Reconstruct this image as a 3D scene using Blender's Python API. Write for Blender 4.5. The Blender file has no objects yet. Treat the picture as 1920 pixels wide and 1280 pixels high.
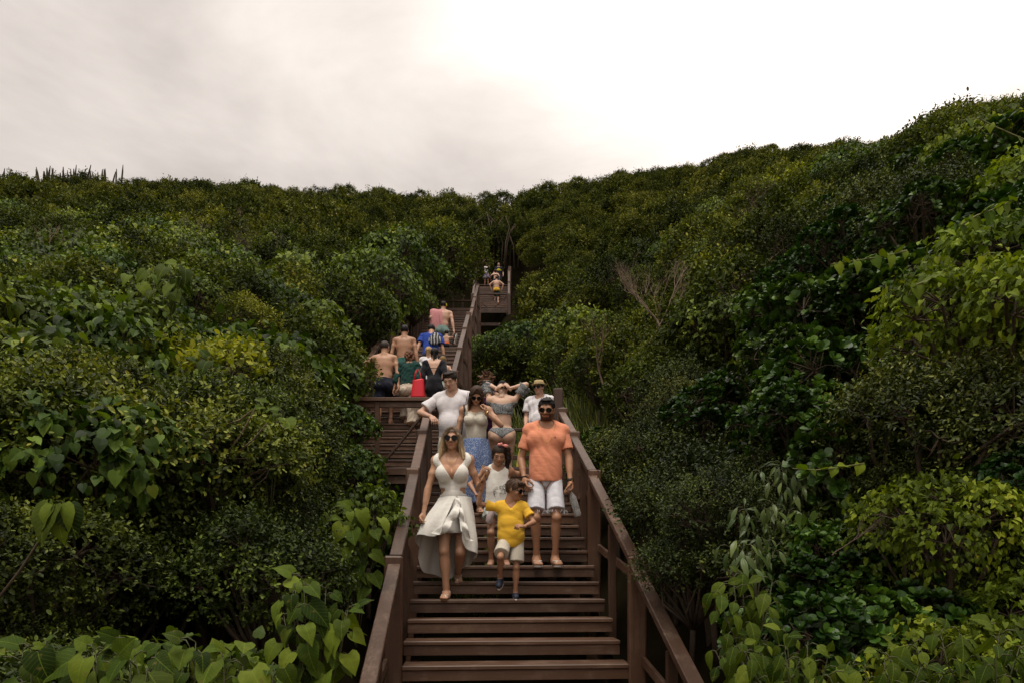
import bpy, math, random
import numpy as np
from mathutils import Vector, Matrix

R = math.radians
scene = bpy.context.scene
COL = scene.collection

# ------------------------------------------------------------------ camera
# eye at the world origin, looking level along +Y; a rising-front (shift) lens keeps the posts upright
cam_data = bpy.data.cameras.new("camera")
cam = bpy.data.objects.new("camera", cam_data)
COL.objects.link(cam)
cam.location = (0, 0, 0)
cam.rotation_euler = (R(90), 0, 0)
cam_data.sensor_width = 36.0
cam_data.lens = 24.0
cam_data.shift_y = 0.2266
cam_data.clip_start = 0.05
cam_data.clip_end = 3000
scene.camera = cam

# ------------------------------------------------------------------ sky and sun
SUN_EL, SUN_AZ = 72.0, 196.0           # degrees; azimuth clockwise from +Y: high, slightly behind and left of the camera
GLOW_EL, GLOW_AZ = 47.0, 28.0          # where the cloud deck is thinnest and brightest
world = bpy.data.worlds.new("World")
scene.world = world
world.use_nodes = True
wn, wl = world.node_tree.nodes, world.node_tree.links
wn.clear()
w_out = wn.new("ShaderNodeOutputWorld")
w_bg = wn.new("ShaderNodeBackground")
w_sky = wn.new("ShaderNodeTexSky")
w_sky.sky_type = 'NISHITA'
w_sky.sun_disc = False
w_sky.sun_elevation = R(SUN_EL)
w_sky.sun_rotation = R(SUN_AZ)
w_sky.air_density = 1.0
w_sky.dust_density = 4.0
w_bg.inputs['Strength'].default_value = 0.10
# an unbroken deck of thin cloud in front of that sky: noise on the view direction, brighter where the deck is thin
w_tc = wn.new("ShaderNodeTexCoord")
w_map = wn.new("ShaderNodeMapping")
w_map.inputs['Scale'].default_value = (1.0, 1.0, 2.6)
w_map.inputs['Location'].default_value = (3.1, 1.7, 0.4)
wl.new(w_tc.outputs['Generated'], w_map.inputs['Vector'])
w_n1 = wn.new("ShaderNodeTexNoise")
w_n1.inputs['Scale'].default_value = 2.5
w_n1.inputs['Detail'].default_value = 7.0
w_n1.inputs['Roughness'].default_value = 0.56
w_n1.inputs['Distortion'].default_value = 0.35
wl.new(w_map.outputs['Vector'], w_n1.inputs['Vector'])
w_ramp = wn.new("ShaderNodeValToRGB")
w_ramp.color_ramp.elements[0].position = 0.34
w_ramp.color_ramp.elements[0].color = (4.35, 3.88, 3.52, 1)
w_ramp.color_ramp.elements[1].position = 0.72
w_ramp.color_ramp.elements[1].color = (6.9, 6.25, 5.7, 1)
wl.new(w_n1.outputs['Fac'], w_ramp.inputs['Fac'])
w_dot = wn.new("ShaderNodeVectorMath"); w_dot.operation = 'DOT_PRODUCT'
w_nrm = wn.new("ShaderNodeVectorMath"); w_nrm.operation = 'NORMALIZE'
wl.new(w_tc.outputs['Generated'], w_nrm.inputs[0])
wl.new(w_nrm.outputs['Vector'], w_dot.inputs[0])
w_dot.inputs[1].default_value = (math.sin(R(GLOW_AZ)) * math.cos(R(GLOW_EL)), math.cos(R(GLOW_AZ)) * math.cos(R(GLOW_EL)), math.sin(R(GLOW_EL)))
w_glow = wn.new("ShaderNodeMapRange")
w_glow.interpolation_type = 'SMOOTHSTEP'
w_glow.inputs['From Min'].default_value = 0.85
w_glow.inputs['From Max'].default_value = 1.05
w_glow.inputs['To Min'].default_value = 1.0
w_glow.inputs['To Max'].default_value = 2.2
wl.new(w_dot.outputs['Value'], w_glow.inputs['Value'])
# overcast luminance: the zenith is brighter than the horizon
w_sep = wn.new("ShaderNodeSeparateXYZ"); wl.new(w_nrm.outputs['Vector'], w_sep.inputs[0])
w_zen = wn.new("ShaderNodeMapRange"); w_zen.inputs['From Min'].default_value = 0.0; w_zen.inputs['From Max'].default_value = 1.0
w_zen.inputs['To Min'].default_value = 0.62; w_zen.inputs['To Max'].default_value = 1.6
wl.new(w_sep.outputs['Z'], w_zen.inputs['Value'])
w_m2 = wn.new("ShaderNodeMath"); w_m2.operation = 'MULTIPLY'
wl.new(w_glow.outputs['Result'], w_m2.inputs[0]); wl.new(w_zen.outputs['Result'], w_m2.inputs[1])
w_mul = wn.new("ShaderNodeVectorMath"); w_mul.operation = 'SCALE'
wl.new(w_ramp.outputs['Color'], w_mul.inputs[0])
wl.new(w_m2.outputs['Value'], w_mul.inputs['Scale'])
w_mix = wn.new("ShaderNodeMix"); w_mix.data_type = 'RGBA'
w_mix.inputs['Factor'].default_value = 0.93
wl.new(w_sky.outputs['Color'], w_mix.inputs['A'])
wl.new(w_mul.outputs['Vector'], w_mix.inputs['B'])
wl.new(w_mix.outputs['Result'], w_bg.inputs['Color'])
wl.new(w_bg.outputs['Background'], w_out.inputs['Surface'])

sun_d = bpy.data.lights.new("sun", 'SUN')
sun_d.energy = 1.4
sun_d.angle = R(22)
sun_d.color = (1.0, 0.94, 0.84)
sun = bpy.data.objects.new("sun", sun_d)
COL.objects.link(sun)
sun.rotation_euler = (R(90 - SUN_EL), 0, R(180 - SUN_AZ))

vs = scene.view_settings
vs.view_transform = 'Standard'
vs.look = 'None'
vs.exposure = 0.45
vs.gamma = 1.0
vs.use_curve_mapping = False
scene.cycles.max_bounces = 4
scene.cycles.diffuse_bounces = 1
scene.cycles.glossy_bounces = 2
scene.cycles.use_adaptive_sampling = True
scene.cycles.adaptive_threshold = 0.02
scene.cycles.transmission_bounces = 4
scene.cycles.transparent_max_bounces = 6
scene.cycles.use_denoising = True

# ------------------------------------------------------------------ small helpers
F = 1280.0
def at(px, py, d):
    """photograph pixel + distance ahead -> world point"""
    return np.array([(px - 960.0) / F * d, d, (1075.0 - py) / F * d])

def mesh_np(name, V, T, mats=(), midx=None, smooth=True, attrs=None, sharp=0):
    """mesh from numpy arrays; T is (n,3) or (n,4)"""
    V = np.asarray(V, dtype=np.float32); T = np.asarray(T, dtype=np.int32)
    me = bpy.data.meshes.new(name)
    n = T.shape[1]
    me.vertices.add(len(V)); me.vertices.foreach_set("co", V.ravel())
    me.loops.add(T.size); me.loops.foreach_set("vertex_index", T.ravel())
    me.polygons.add(len(T))
    me.polygons.foreach_set("loop_start", np.arange(len(T), dtype=np.int32) * n)
    me.polygons.foreach_set("loop_total", np.full(len(T), n, dtype=np.int32))
    for m in mats: me.materials.append(m)
    if midx is not None: me.polygons.foreach_set("material_index", np.asarray(midx, dtype=np.int32))
    me.polygons.foreach_set("use_smooth", np.full(len(T), bool(smooth)))
    me.update(calc_edges=True)
    if sharp: me.set_sharp_from_angle(angle=R(sharp))
    for k, a in (attrs or {}).items():
        at_ = me.attributes.new(k, 'FLOAT', 'POINT')
        at_.data.foreach_set("value", np.asarray(a, dtype=np.float32))
    return me

def link(name, data, parent=None, loc=None, rz=0.0):
    o = bpy.data.objects.new(name, data)
    COL.objects.link(o)
    if parent is not None: o.parent = parent
    if loc is not None: o.location = tuple(float(v) for v in loc)
    if rz: o.rotation_euler = (0, 0, rz)
    return o

def tag(o, label=None, cat=None, group=None, kind=None):
    if label: o['label'] = label
    if cat: o['category'] = cat
    if group: o['group'] = group
    if kind: o['kind'] = kind
    return o

NTH = ['leftmost'] + [w_ + ' from left' for w_ in 'second third fourth fifth sixth seventh eighth ninth tenth eleventh twelfth thirteenth fourteenth fifteenth sixteenth seventeenth eighteenth nineteenth twentieth twenty-first twenty-second twenty-third twenty-fourth twenty-fifth twenty-sixth twenty-seventh twenty-eighth twenty-ninth thirtieth'.split()]
def number_row(objs, text):
    """tell look-alikes apart by their place in the row"""
    objs = sorted(objs, key=lambda o: o.location[0] / max(o.location[1], .1))
    for i, o in enumerate(objs):
        if len(objs) > 1: o['label'] = f"{text}, {NTH[i] if i < len(objs) - 1 else 'rightmost'}"

def thing(name, label, cat, loc=(0, 0, 0), rz=0.0, group=None):
    return tag(link(name, None, None, loc, rz), label, cat, group)

class MB:
    """collects boxes, tubes and strips; build() makes ONE mesh object"""
    def __init__(s): s.v = []; s.f = []
    def add(s, V, Fs):
        b = len(s.v); s.v += [tuple(map(float, p)) for p in V]; s.f += [tuple(i + b for i in f) for f in Fs]
    def box(s, c, h, ax=None, bevel=0.0):
        """centre c, half sizes h, ax = 3 axes (rows)"""
        c = np.array(c, float); ax = np.eye(3) if ax is None else np.array(ax, float)
        if bevel <= 0:
            P = [c + ax[0] * h[0] * i + ax[1] * h[1] * j + ax[2] * h[2] * k for i in (-1, 1) for j in (-1, 1) for k in (-1, 1)]
            s.add(P, [(0, 1, 3, 2), (4, 6, 7, 5), (0, 4, 5, 1), (2, 3, 7, 6), (0, 2, 6, 4), (1, 5, 7, 3)])
            return
        b = bevel
        P = []; idx = {}
        for i in (-1, 1):
            for j in (-1, 1):
                for k in (-1, 1):
                    for a in range(3):
                        q = [h[0] - b, h[1] - b, h[2] - b]; q[a] = h[a]
                        idx[(i, j, k, a)] = len(P)
                        P.append(c + ax[0] * q[0] * i + ax[1] * q[1] * j + ax[2] * q[2] * k)
        Fs = []
        for i in (-1, 1):
            g = lambda j, k: idx[(i, j, k, 0)]
            f = (g(-1, -1), g(1, -1), g(1, 1), g(-1, 1)); Fs.append(f if i > 0 else f[::-1])
            g = lambda j, k: idx[(j, i, k, 1)]
            f = (g(-1, -1), g(-1, 1), g(1, 1), g(1, -1)); Fs.append(f if i > 0 else f[::-1])
            g = lambda j, k: idx[(j, k, i, 2)]
            f = (g(-1, -1), g(1, -1), g(1, 1), g(-1, 1)); Fs.append(f if i > 0 else f[::-1])
        for i in (-1, 1):
            for j in (-1, 1):
                Fs.append((idx[(i, j, -1, 0)], idx[(i, j, 1, 0)], idx[(i, j, 1, 1)], idx[(i, j, -1, 1)]))
                Fs.append((idx[(i, -1, j, 0)], idx[(i, 1, j, 0)], idx[(i, 1, j, 2)], idx[(i, -1, j, 2)]))
                Fs.append((idx[(-1, i, j, 1)], idx[(1, i, j, 1)], idx[(1, i, j, 2)], idx[(-1, i, j, 2)]))
                for k in (-1, 1):
                    Fs.append(tuple(idx[(i, j, k, a)] for a in range(3)))
        s.add(P, Fs)
    def beam(s, a, b, w, h, bevel=0.0, up=(0, 0, 1)):
        """rectangular bar from a to b, w across, h along 'up'"""
        a = np.array(a, float); b = np.array(b, float); d = b - a; L = np.linalg.norm(d); d = d / L
        r = np.cross(d, up); r = r / np.linalg.norm(r); u = np.cross(r, d)
        s.box((a + b) / 2, (w / 2, L / 2, h / 2), (r, d, u), bevel)
    def tube(s, pts, rad, n=6, cap=True):
        pts = np.array(pts, float); m = len(pts)
        rad = np.full(m, rad) if np.isscalar(rad) else np.array(rad, float)
        T = np.gradient(pts, axis=0); T /= np.linalg.norm(T, axis=1)[:, None] + 1e-9
        ref = np.array([0.0, 0, 1]) if abs(T[0][2]) < 0.9 else np.array([1.0, 0, 0])
        V = []
        for i in range(m):
            r = np.cross(T[i], ref); r /= np.linalg.norm(r) + 1e-9; u = np.cross(r, T[i])
            for k in range(n):
                a = 2 * math.pi * k / n
                V.append(pts[i] + rad[i] * (math.cos(a) * r + math.sin(a) * u))
        Fs = [(i * n + k, i * n + (k + 1) % n, (i + 1) * n + (k + 1) % n, (i + 1) * n + k) for i in range(m - 1) for k in range(n)]
        if cap: Fs += [tuple(range(n))[::-1], tuple((m - 1) * n + k for k in range(n))]
        s.add(V, Fs)
    def mesh(s, name, mat, smooth=False):
        me = bpy.data.meshes.new(name); me.from_pydata(s.v, [], s.f)
        if mat: me.materials.append(mat)
        if smooth: me.polygons.foreach_set("use_smooth", [True] * len(me.polygons))
        me.update()
        import bmesh
        bm = bmesh.new(); bm.from_mesh(me); bmesh.ops.recalc_face_normals(bm, faces=bm.faces); bm.to_mesh(me); bm.free()
        return me
    def build(s, name, mat, parent=None, smooth=False, loc=None):
        return link(name, s.mesh(name, mat, smooth), parent, loc)

# ------------------------------------------------------------------ materials
MATS = {}
def new_mat(name):
    m = bpy.data.materials.new(name); m.use_nodes = True
    MATS[name] = m
    nt = m.node_tree
    return m, nt.nodes, nt.links, nt.nodes["Principled BSDF"]

def mat_plain(name, col, rough=0.7, spec=0.4, var=0.12, scale=14.0, bump=0.0, bscale=60.0, metallic=0.0, sheen=0.0, stretch=None, wrinkle=0.0):
    """colour with a soft mottling and a fine relief"""
    m, n, l, p = new_mat(name)
    tc = n.new("ShaderNodeTexCoord"); vec = tc.outputs['Object']
    if stretch:
        mp = n.new("ShaderNodeMapping"); mp.inputs['Scale'].default_value = stretch
        l.new(vec, mp.inputs['Vector']); vec = mp.outputs['Vector']
    nz = n.new("ShaderNodeTexNoise"); nz.inputs['Scale'].default_value = scale; nz.inputs['Detail'].default_value = 4
    l.new(vec, nz.inputs['Vector'])
    mx = n.new("ShaderNodeMix"); mx.data_type = 'RGBA'
    mx.inputs['A'].default_value = tuple(c * (1 - var) for c in col) + (1,)
    mx.inputs['B'].default_value = tuple(min(1, c * (1 + var)) for c in col) + (1,)
    l.new(nz.outputs['Fac'], mx.inputs['Factor'])
    l.new(mx.outputs['Result'], p.inputs['Base Color'])
    p.inputs['Roughness'].default_value = rough
    p.inputs['Specular IOR Level'].default_value = spec
    p.inputs['Metallic'].default_value = metallic
    if sheen: p.inputs['Sheen Weight'].default_value = sheen
    if bump:
        b = n.new("ShaderNodeBump"); b.inputs['Strength'].default_value = bump; b.inputs['Distance'].default_value = 0.01
        n2 = n.new("ShaderNodeTexNoise"); n2.inputs['Scale'].default_value = bscale; n2.inputs['Detail'].default_value = 3
        l.new(vec, n2.inputs['Vector']); l.new(n2.outputs['Fac'], b.inputs['Height']); l.new(b.outputs['Normal'], p.inputs['Normal'])
        if wrinkle:
            mp2 = n.new("ShaderNodeMapping"); mp2.inputs['Scale'].default_value = (1.0, 1.0, 2.2); mp2.inputs['Rotation'].default_value = (0.3, 0.5, 0.2); l.new(tc.outputs['Object'], mp2.inputs['Vector'])
            n3 = n.new("ShaderNodeTexNoise"); n3.inputs['Scale'].default_value = 5.0; n3.inputs['Detail'].default_value = 1.5; n3.inputs['Distortion'].default_value = 1.2
            l.new(mp2.outputs['Vector'], n3.inputs['Vector'])
            rdg = n.new("ShaderNodeMath"); rdg.operation = 'PINGPONG'; rdg.inputs[1].default_value = 0.5; l.new(n3.outputs['Fac'], rdg.inputs[0])
            b2 = n.new("ShaderNodeBump"); b2.inputs['Strength'].default_value = wrinkle; b2.inputs['Distance'].default_value = 0.06
            l.new(rdg.outputs[0], b2.inputs['Height']); l.new(b2.outputs['Normal'], b.inputs['Normal'])
    return m

def mat_wood(name, axis, col=(0.090, 0.044, 0.024), wear=(0.235, 0.160, 0.112), amount=0.5, rough=0.42):
    """brown painted timber: grain along one axis, worn and scuffed places"""
    m, n, l, p = new_mat(name)
    tc = n.new("ShaderNodeTexCoord"); oi = n.new("ShaderNodeObjectInfo")
    off = n.new("ShaderNodeVectorMath"); off.operation = 'SCALE'; off.inputs['Scale'].default_value = 7.3
    cmb = n.new("ShaderNodeCombineXYZ")
    for k in 'XYZ': l.new(oi.outputs['Random'], cmb.inputs[k])
    l.new(cmb.outputs['Vector'], off.inputs[0])
    ad = n.new("ShaderNodeVectorMath"); ad.operation = 'ADD'
    l.new(tc.outputs['Object'], ad.inputs[0]); l.new(off.outputs['Vector'], ad.inputs[1])
    mp = n.new("ShaderNodeMapping")
    sc = [60.0, 60.0, 60.0]; sc[axis] = 2.5
    mp.inputs['Scale'].default_value = sc
    l.new(ad.outputs['Vector'], mp.inputs['Vector'])
    g = n.new("ShaderNodeTexNoise"); g.inputs['Scale'].default_value = 1.0; g.inputs['Detail'].default_value = 6; g.inputs['Roughness'].default_value = 0.65
    l.new(mp.outputs['Vector'], g.inputs['Vector'])
    w = n.new("ShaderNodeTexNoise"); w.inputs['Scale'].default_value = 3.2; w.inputs['Detail'].default_value = 8; w.inputs['Roughness'].default_value = 0.7
    l.new(ad.outputs['Vector'], w.inputs['Vector'])
    mx = n.new("ShaderNodeMix"); mx.data_type = 'RGBA'
    mx.inputs['A'].default_value = tuple(c * 0.72 for c in col) + (1,)
    mx.inputs['B'].default_value = tuple(c * 1.25 for c in col) + (1,)
    l.new(g.outputs['Fac'], mx.inputs['Factor'])
    r1 = n.new("ShaderNodeMapRange"); r1.inputs['From Min'].default_value = 0.47; r1.inputs['From Max'].default_value = 0.66; r1.inputs['To Max'].default_value = amount
    l.new(w.outputs['Fac'], r1.inputs['Value'])
    ml = n.new("ShaderNodeMath"); ml.operation = 'MULTIPLY'
    r2 = n.new("ShaderNodeMapRange"); r2.inputs['From Min'].default_value = 0.35; r2.inputs['From Max'].default_value = 0.65
    l.new(g.outputs['Fac'], r2.inputs['Value'])
    l.new(r1.outputs['Result'], ml.inputs[0]); l.new(r2.outputs['Result'], ml.inputs[1])
    m2 = n.new("ShaderNodeMix"); m2.data_type = 'RGBA'; m2.inputs['B'].default_value = wear + (1,)
    l.new(mx.outputs['Result'], m2.inputs['A']); l.new(ml.outputs['Value'], m2.inputs['Factor'])
    hv = n.new("ShaderNodeHueSaturation")
    rv = n.new("ShaderNodeMapRange"); rv.inputs['To Min'].default_value = 0.62; rv.inputs['To Max'].default_value = 1.38
    l.new(oi.outputs['Random'], rv.inputs['Value']); l.new(rv.outputs['Result'], hv.inputs['Value'])
    l.new(m2.outputs['Result'], hv.inputs['Color']); l.new(hv.outputs['Color'], p.inputs['Base Color'])
    rr = n.new("ShaderNodeMapRange"); rr.inputs['To Min'].default_value = rough - 0.1; rr.inputs['To Max'].default_value = rough + 0.25
    l.new(w.outputs['Fac'], rr.inputs['Value']); l.new(rr.outputs['Result'], p.inputs['Roughness'])
    b = n.new("ShaderNodeBump"); b.inputs['Strength'].default_value = 0.35; b.inputs['Distance'].default_value = 0.004
    l.new(g.outputs['Fac'], b.inputs['Height']); l.new(b.outputs['Normal'], p.inputs['Normal'])
    return m

def mat_leaf(name, dark, mid, light, rough=0.42, spec=0.5, transl=0.22, yellow=None, obj_var=0.25, veins=False):
    """leaves: colour by the per-leaf value 'rnd' and by plant, waxy gloss, some light shining through"""
    m, n, l, p = new_mat(name)
    a = n.new("ShaderNodeAttribute"); a.attribute_name = 'rnd'
    rp = n.new("ShaderNodeValToRGB"); cr = rp.color_ramp
    cr.elements[0].position = 0.22; cr.elements[0].color = dark + (1,)
    cr.elements[1].position = 0.93 if yellow else 1.0; cr.elements[1].color = light + (1,)
    e = cr.elements.new(0.60); e.color = mid + (1,)
    if yellow:
        e = cr.elements.new(0.985); e.color = yellow + (1,)
    l.new(a.outputs['Fac'], rp.inputs['Fac'])
    oi = n.new("ShaderNodeObjectInfo")
    hv = n.new("ShaderNodeHueSaturation")
    r1 = n.new("ShaderNodeMapRange"); r1.inputs['To Min'].default_value = 1 - obj_var; r1.inputs['To Max'].default_value = 1 + obj_var
    l.new(oi.outputs['Random'], r1.inputs['Value']); l.new(r1.outputs['Result'], hv.inputs['Value'])
    r2 = n.new("ShaderNodeMapRange"); r2.inputs['To Min'].default_value = 0.522; r2.inputs['To Max'].default_value = 0.482
    l.new(oi.outputs['Random'], r2.inputs['Value']); l.new(r2.outputs['Result'], hv.inputs['Hue'])
    l.new(rp.outputs['Color'], hv.inputs['Color'])
    col_out = hv.outputs['Color']
    if veins:                                            # leaf space: x along the midrib, y across
        tc = n.new("ShaderNodeTexCoord"); sx = n.new("ShaderNodeSeparateXYZ"); l.new(tc.outputs['Object'], sx.inputs[0])
        def mth(op, a, b=None):
            k = n.new("ShaderNodeMath"); k.operation = op
            for i_, v in enumerate((a, b)):
                if v is None: continue
                if isinstance(v, (int, float)): k.inputs[i_].default_value = v
                else: l.new(v, k.inputs[i_])
            return k.outputs[0]
        ay = mth('ABSOLUTE', sx.outputs['Y'])
        ph = mth('MULTIPLY', mth('SUBTRACT', sx.outputs['X'], mth('MULTIPLY', ay, 0.75)), 7.0)
        saw = mth('ABSOLUTE', mth('SUBTRACT', mth('FRACT', ph), 0.5))
        side_v = mth('LESS_THAN', saw, 0.055); mid_v = mth('LESS_THAN', ay, 0.014)
        vn = mth('MAXIMUM', mth('MULTIPLY', side_v, 0.45), mid_v)
        vm = n.new("ShaderNodeMix"); vm.data_type = 'RGBA'; vm.inputs['B'].default_value = tuple(min(1, c * 1.7) for c in light) + (1,)
        l.new(mth('MULTIPLY', vn, 0.42), vm.inputs['Factor']); l.new(col_out, vm.inputs['A'])
        nz = n.new("ShaderNodeTexNoise"); nz.inputs['Scale'].default_value = 3.5; nz.inputs['Detail'].default_value = 5
        of = n.new("ShaderNodeVectorMath"); of.operation = 'ADD'; l.new(tc.outputs['Object'], of.inputs[0])
        cb = n.new("ShaderNodeCombineXYZ"); l.new(mth('MULTIPLY', oi.outputs['Random'], 31.0), cb.inputs['X']); l.new(cb.outputs[0], of.inputs[1]); l.new(of.outputs[0], nz.inputs['Vector'])
        br = n.new("ShaderNodeMapRange"); br.inputs['From Min'].default_value = 0.62; br.inputs['From Max'].default_value = 0.72; br.inputs['To Max'].default_value = 0.75
        l.new(nz.outputs['Fac'], br.inputs['Value'])
        bm_ = n.new("ShaderNodeMix"); bm_.data_type = 'RGBA'; bm_.inputs['B'].default_value = (0.11, 0.085, 0.025, 1)
        l.new(br.outputs['Result'], bm_.inputs['Factor']); l.new(vm.outputs['Result'], bm_.inputs['A'])
        mot = n.new("ShaderNodeHueSaturation"); mr_ = n.new("ShaderNodeMapRange"); mr_.inputs['To Min'].default_value = 0.6; mr_.inputs['To Max'].default_value = 1.4
        l.new(nz.outputs['Fac'], mr_.inputs['Value']); l.new(mr_.outputs['Result'], mot.inputs['Value']); l.new(bm_.outputs['Result'], mot.inputs['Color'])
        col_out = mot.outputs['Color']
        bp = n.new("ShaderNodeBump"); bp.inputs['Strength'].default_value = 0.5; bp.inputs['Distance'].default_value = 0.004; bp.invert = True
        l.new(vn, bp.inputs['Height']); l.new(bp.outputs['Normal'], p.inputs['Normal'])
    l.new(col_out, p.inputs['Base Color'])
    p.inputs['Roughness'].default_value = rough
    p.inputs['Specular IOR Level'].default_value = spec
    t = n.new("ShaderNodeBsdfTranslucent")
    tm = n.new("ShaderNodeMix"); tm.data_type = 'RGBA'; tm.blend_type = 'MULTIPLY'; tm.inputs['Factor'].default_value = 1.0
    tm.inputs['B'].default_value = (1.5, 1.5, 0.4, 1)
    l.new(col_out, tm.inputs['A']); l.new(tm.outputs['Result'], t.inputs['Color'])
    ms = n.new("ShaderNodeMixShader"); ms.inputs['Fac'].default_value = transl
    l.new(p.outputs['BSDF'], ms.inputs[1]); l.new(t.outputs['BSDF'], ms.inputs[2])
    l.new(ms.outputs['Shader'], n["Material Output"].inputs['Surface'])
    return m

W_X = mat_wood("painted_timber_across", 0, amount=0.75)
W_Y = mat_wood("painted_timber_along", 1, amount=1.0, rough=0.42)
W_Z = mat_wood("painted_timber_upright", 2, amount=0.35)
BARK = mat_plain("bark", (0.075, 0.055, 0.038), 0.9, 0.2, 0.4, 25, 0.6, 50)
DEADWOOD = mat_plain("dead_wood", (0.22, 0.165, 0.12), 0.85, 0.2, 0.3, 20, 0.4, 60)
STEM = mat_plain("green_stem", (0.06, 0.062, 0.02), 0.6, 0.4, 0.25, 20)
SOIL = mat_plain("leaf_litter_soil", (0.016, 0.013, 0.007), 1.0, 0.0, 0.45, 3.0, 0.8, 12)
# ------------------------------------------------------------------ the hill: canopy height and ground under it
CX = np.array([-300, 0, 400, 610, 720, 800, 900, 1000, 1100, 1250, 1450, 1650, 1850, 2300], float)     # photo columns
CD = np.array([2.0, 3.0, 4.0, 5.0, 6.5, 8.0, 10.0, 14.0, 20.0, 28.0, 38.0, 48.0, 62.0])          # distances ahead
CY = np.array([  # photo row of the canopy top at that column and distance
 [1250, 1150, 640, 570, 520, 488, 460, 428, 397, 374, 356, 344, 331],
 [1290, 1180, 660, 585, 535, 498, 466, 432, 399, 376, 357, 345, 332],
 [1330, 1230, 790, 680, 605, 556, 508, 457, 414, 386, 367, 356, 344],
 [1420, 1330, 1130, 900, 790, 710, 640, 545, 465, 415, 385, 368, 354],
 [1450, 1360, 1220, 1070, 975, 945, 915, 720, 500, 430, 395, 374, 356],
 [1500, 1400, 1300, 1240, 1140, 1060, 960, 800, 640, 500, 440, 400, 360],
 [1500, 1400, 1300, 1240, 1160, 1100, 1000, 850, 720, 650, 610, 450, 357],
 [1500, 1400, 1300, 1220, 1120, 1020, 900, 740, 620, 530, 455, 405, 348],
 [1500, 1380, 1260, 1130, 990, 890, 785, 640, 545, 470, 405, 362, 333],
 [1450, 1300, 1150, 990, 830, 725, 635, 540, 465, 405, 355, 330, 314],
 [1400, 1280, 1020, 740, 580, 495, 430, 375, 335, 315, 295, 284, 272],
 [1330, 1200, 690, 530, 415, 350, 308, 288, 280, 276, 274, 272, 270],
 [1300, 1120, 450, 320, 245, 220, 210, 206, 205, 205, 205, 205, 205],
 [1250, 1000, 300, 230, 190, 170, 160, 150, 150, 150, 150, 150, 150]], float)
LCD = np.log(CD)
def canopy(X, Y):
    X = np.asarray(X, float); Y = np.asarray(Y, float)
    d = np.clip(Y, 2.0, 62.0)
    px = np.clip(960 + F * X / d, -300, 2300)
    i = np.clip(np.searchsorted(CX, px) - 1, 0, len(CX) - 2); fx = (px - CX[i]) / (CX[i + 1] - CX[i]); fx = fx * fx * (3 - 2 * fx)
    ld = np.log(d); j = np.clip(np.searchsorted(LCD, ld) - 1, 0, len(CD) - 2); fd = (ld - LCD[j]) / (LCD[j + 1] - LCD[j])
    y = (CY[i, j] * (1 - fx) + CY[i + 1, j] * fx) * (1 - fd) + (CY[i, j + 1] * (1 - fx) + CY[i + 1, j + 1] * fx) * fd
    return (1075 - y) / F * d

# stair lines (distance, tread height, centre X, half width)
T1, R1 = 0.319, 0.1645                     # going and rise of the lowest flight
AX = np.array([-0.0624, 0.998]); BX = np.array([0.998, 0.0624])
O1 = np.array([-0.025, 6.46]); Z1 = -0.24
ST = np.array([[-12, -1.75, 0.1, 1.2], [3.6, -1.75, 0.1, 1.2], [9.95, 1.57, -0.24, 1.0], [11.2, 1.57, -1.3, 1.9], [17.9, 5.94, -2.07, 1.0], [19.3, 5.94, -2.15, 1.0],
               [25.3, 9.85, -2.2, 1.0], [27.5, 9.85, -2.0, 1.3], [40.0, 15.7, -1.3, 1.2], [43.6, 18.6, -1.25, 1.2], [50.0, 20.5, -1.0, 1.2], [62, 27, -1, 0.5]])
def stair_line(Y):
    return [np.interp(Y, ST[:, 0], ST[:, k]) for k in (1, 2, 3)]

def veg_height(Y):
    return np.interp(Y, [0, 3, 6, 12, 25, 60], [1.3, 1.5, 1.9, 2.2, 2.6, 2.8])

def ground(X, Y):
    X = np.asarray(X, float); Y = np.asarray(Y, float)
    g = canopy(X, Y) - veg_height(Y)
    over = np.clip((Y - 62.0) / 60.0, 0, None)
    g = g - 0.55 * np.clip(Y - 64, 0, None) * np.clip(over * 3, 0, 1)           # the far side of the ridge falls away
    g = np.maximum(g, -9.0)
    z, c, w = stair_line(Y)
    away = np.clip(np.abs(X - c) - w, 0, None)
    g = np.minimum(g, z - 0.75 + 1.5 * away ** 1.2 + np.where(Y > 50, 50, 0))
    near = np.clip((Y - 1.2) / 2.2, 0, 1)
    g = g * near + (-1.78) * (1 - near)
    return np.where(Y < 62, np.maximum(g, -3.2), g)

xs = np.concatenate([np.linspace(-420, -70, 12)[:-1], np.linspace(-70, -14, 40)[:-1], np.linspace(-14, 14, 113), np.linspace(14, 70, 40)[1:], np.linspace(70, 420, 12)[1:]])
ys = np.concatenate([np.linspace(-60, -4, 8)[:-1], np.linspace(-4, 30, 137), np.linspace(30, 75, 70)[1:], np.linspace(75, 400, 20)[1:]])
GX, GY = np.meshgrid(xs, ys)
GZ = ground(GX, GY)
nx_, ny_ = len(xs), len(ys)
ii = (np.arange(ny_ - 1)[:, None] * nx_ + np.arange(nx_ - 1)[None, :]).ravel()
gq = np.stack([ii, ii + 1, ii + nx_ + 1, ii + nx_], 1)
SAND = mat_plain("unseen_beach_sand", (0.52, 0.43, 0.31), 0.9, 0.2, 0.15, 2.0, 0.4, 40)
gmi = (GY.ravel()[gq].mean(1) < -5.0).astype(int)                  # unseen beach behind the photographer, added to bounce light onto the front
gm = mesh_np("ground", np.stack([GX.ravel(), GY.ravel(), GZ.ravel()], 1), gq, [SOIL, SAND], gmi)
tag(link("ground", gm), kind='structure')
# ------------------------------------------------------------------ the timber stairway
def proto_box(name, hx, hy, hz, mat, bevel):
    m = MB(); m.box((0, 0, 0), (hx, hy, hz), None, bevel)
    return m.mesh(name, mat)

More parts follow.
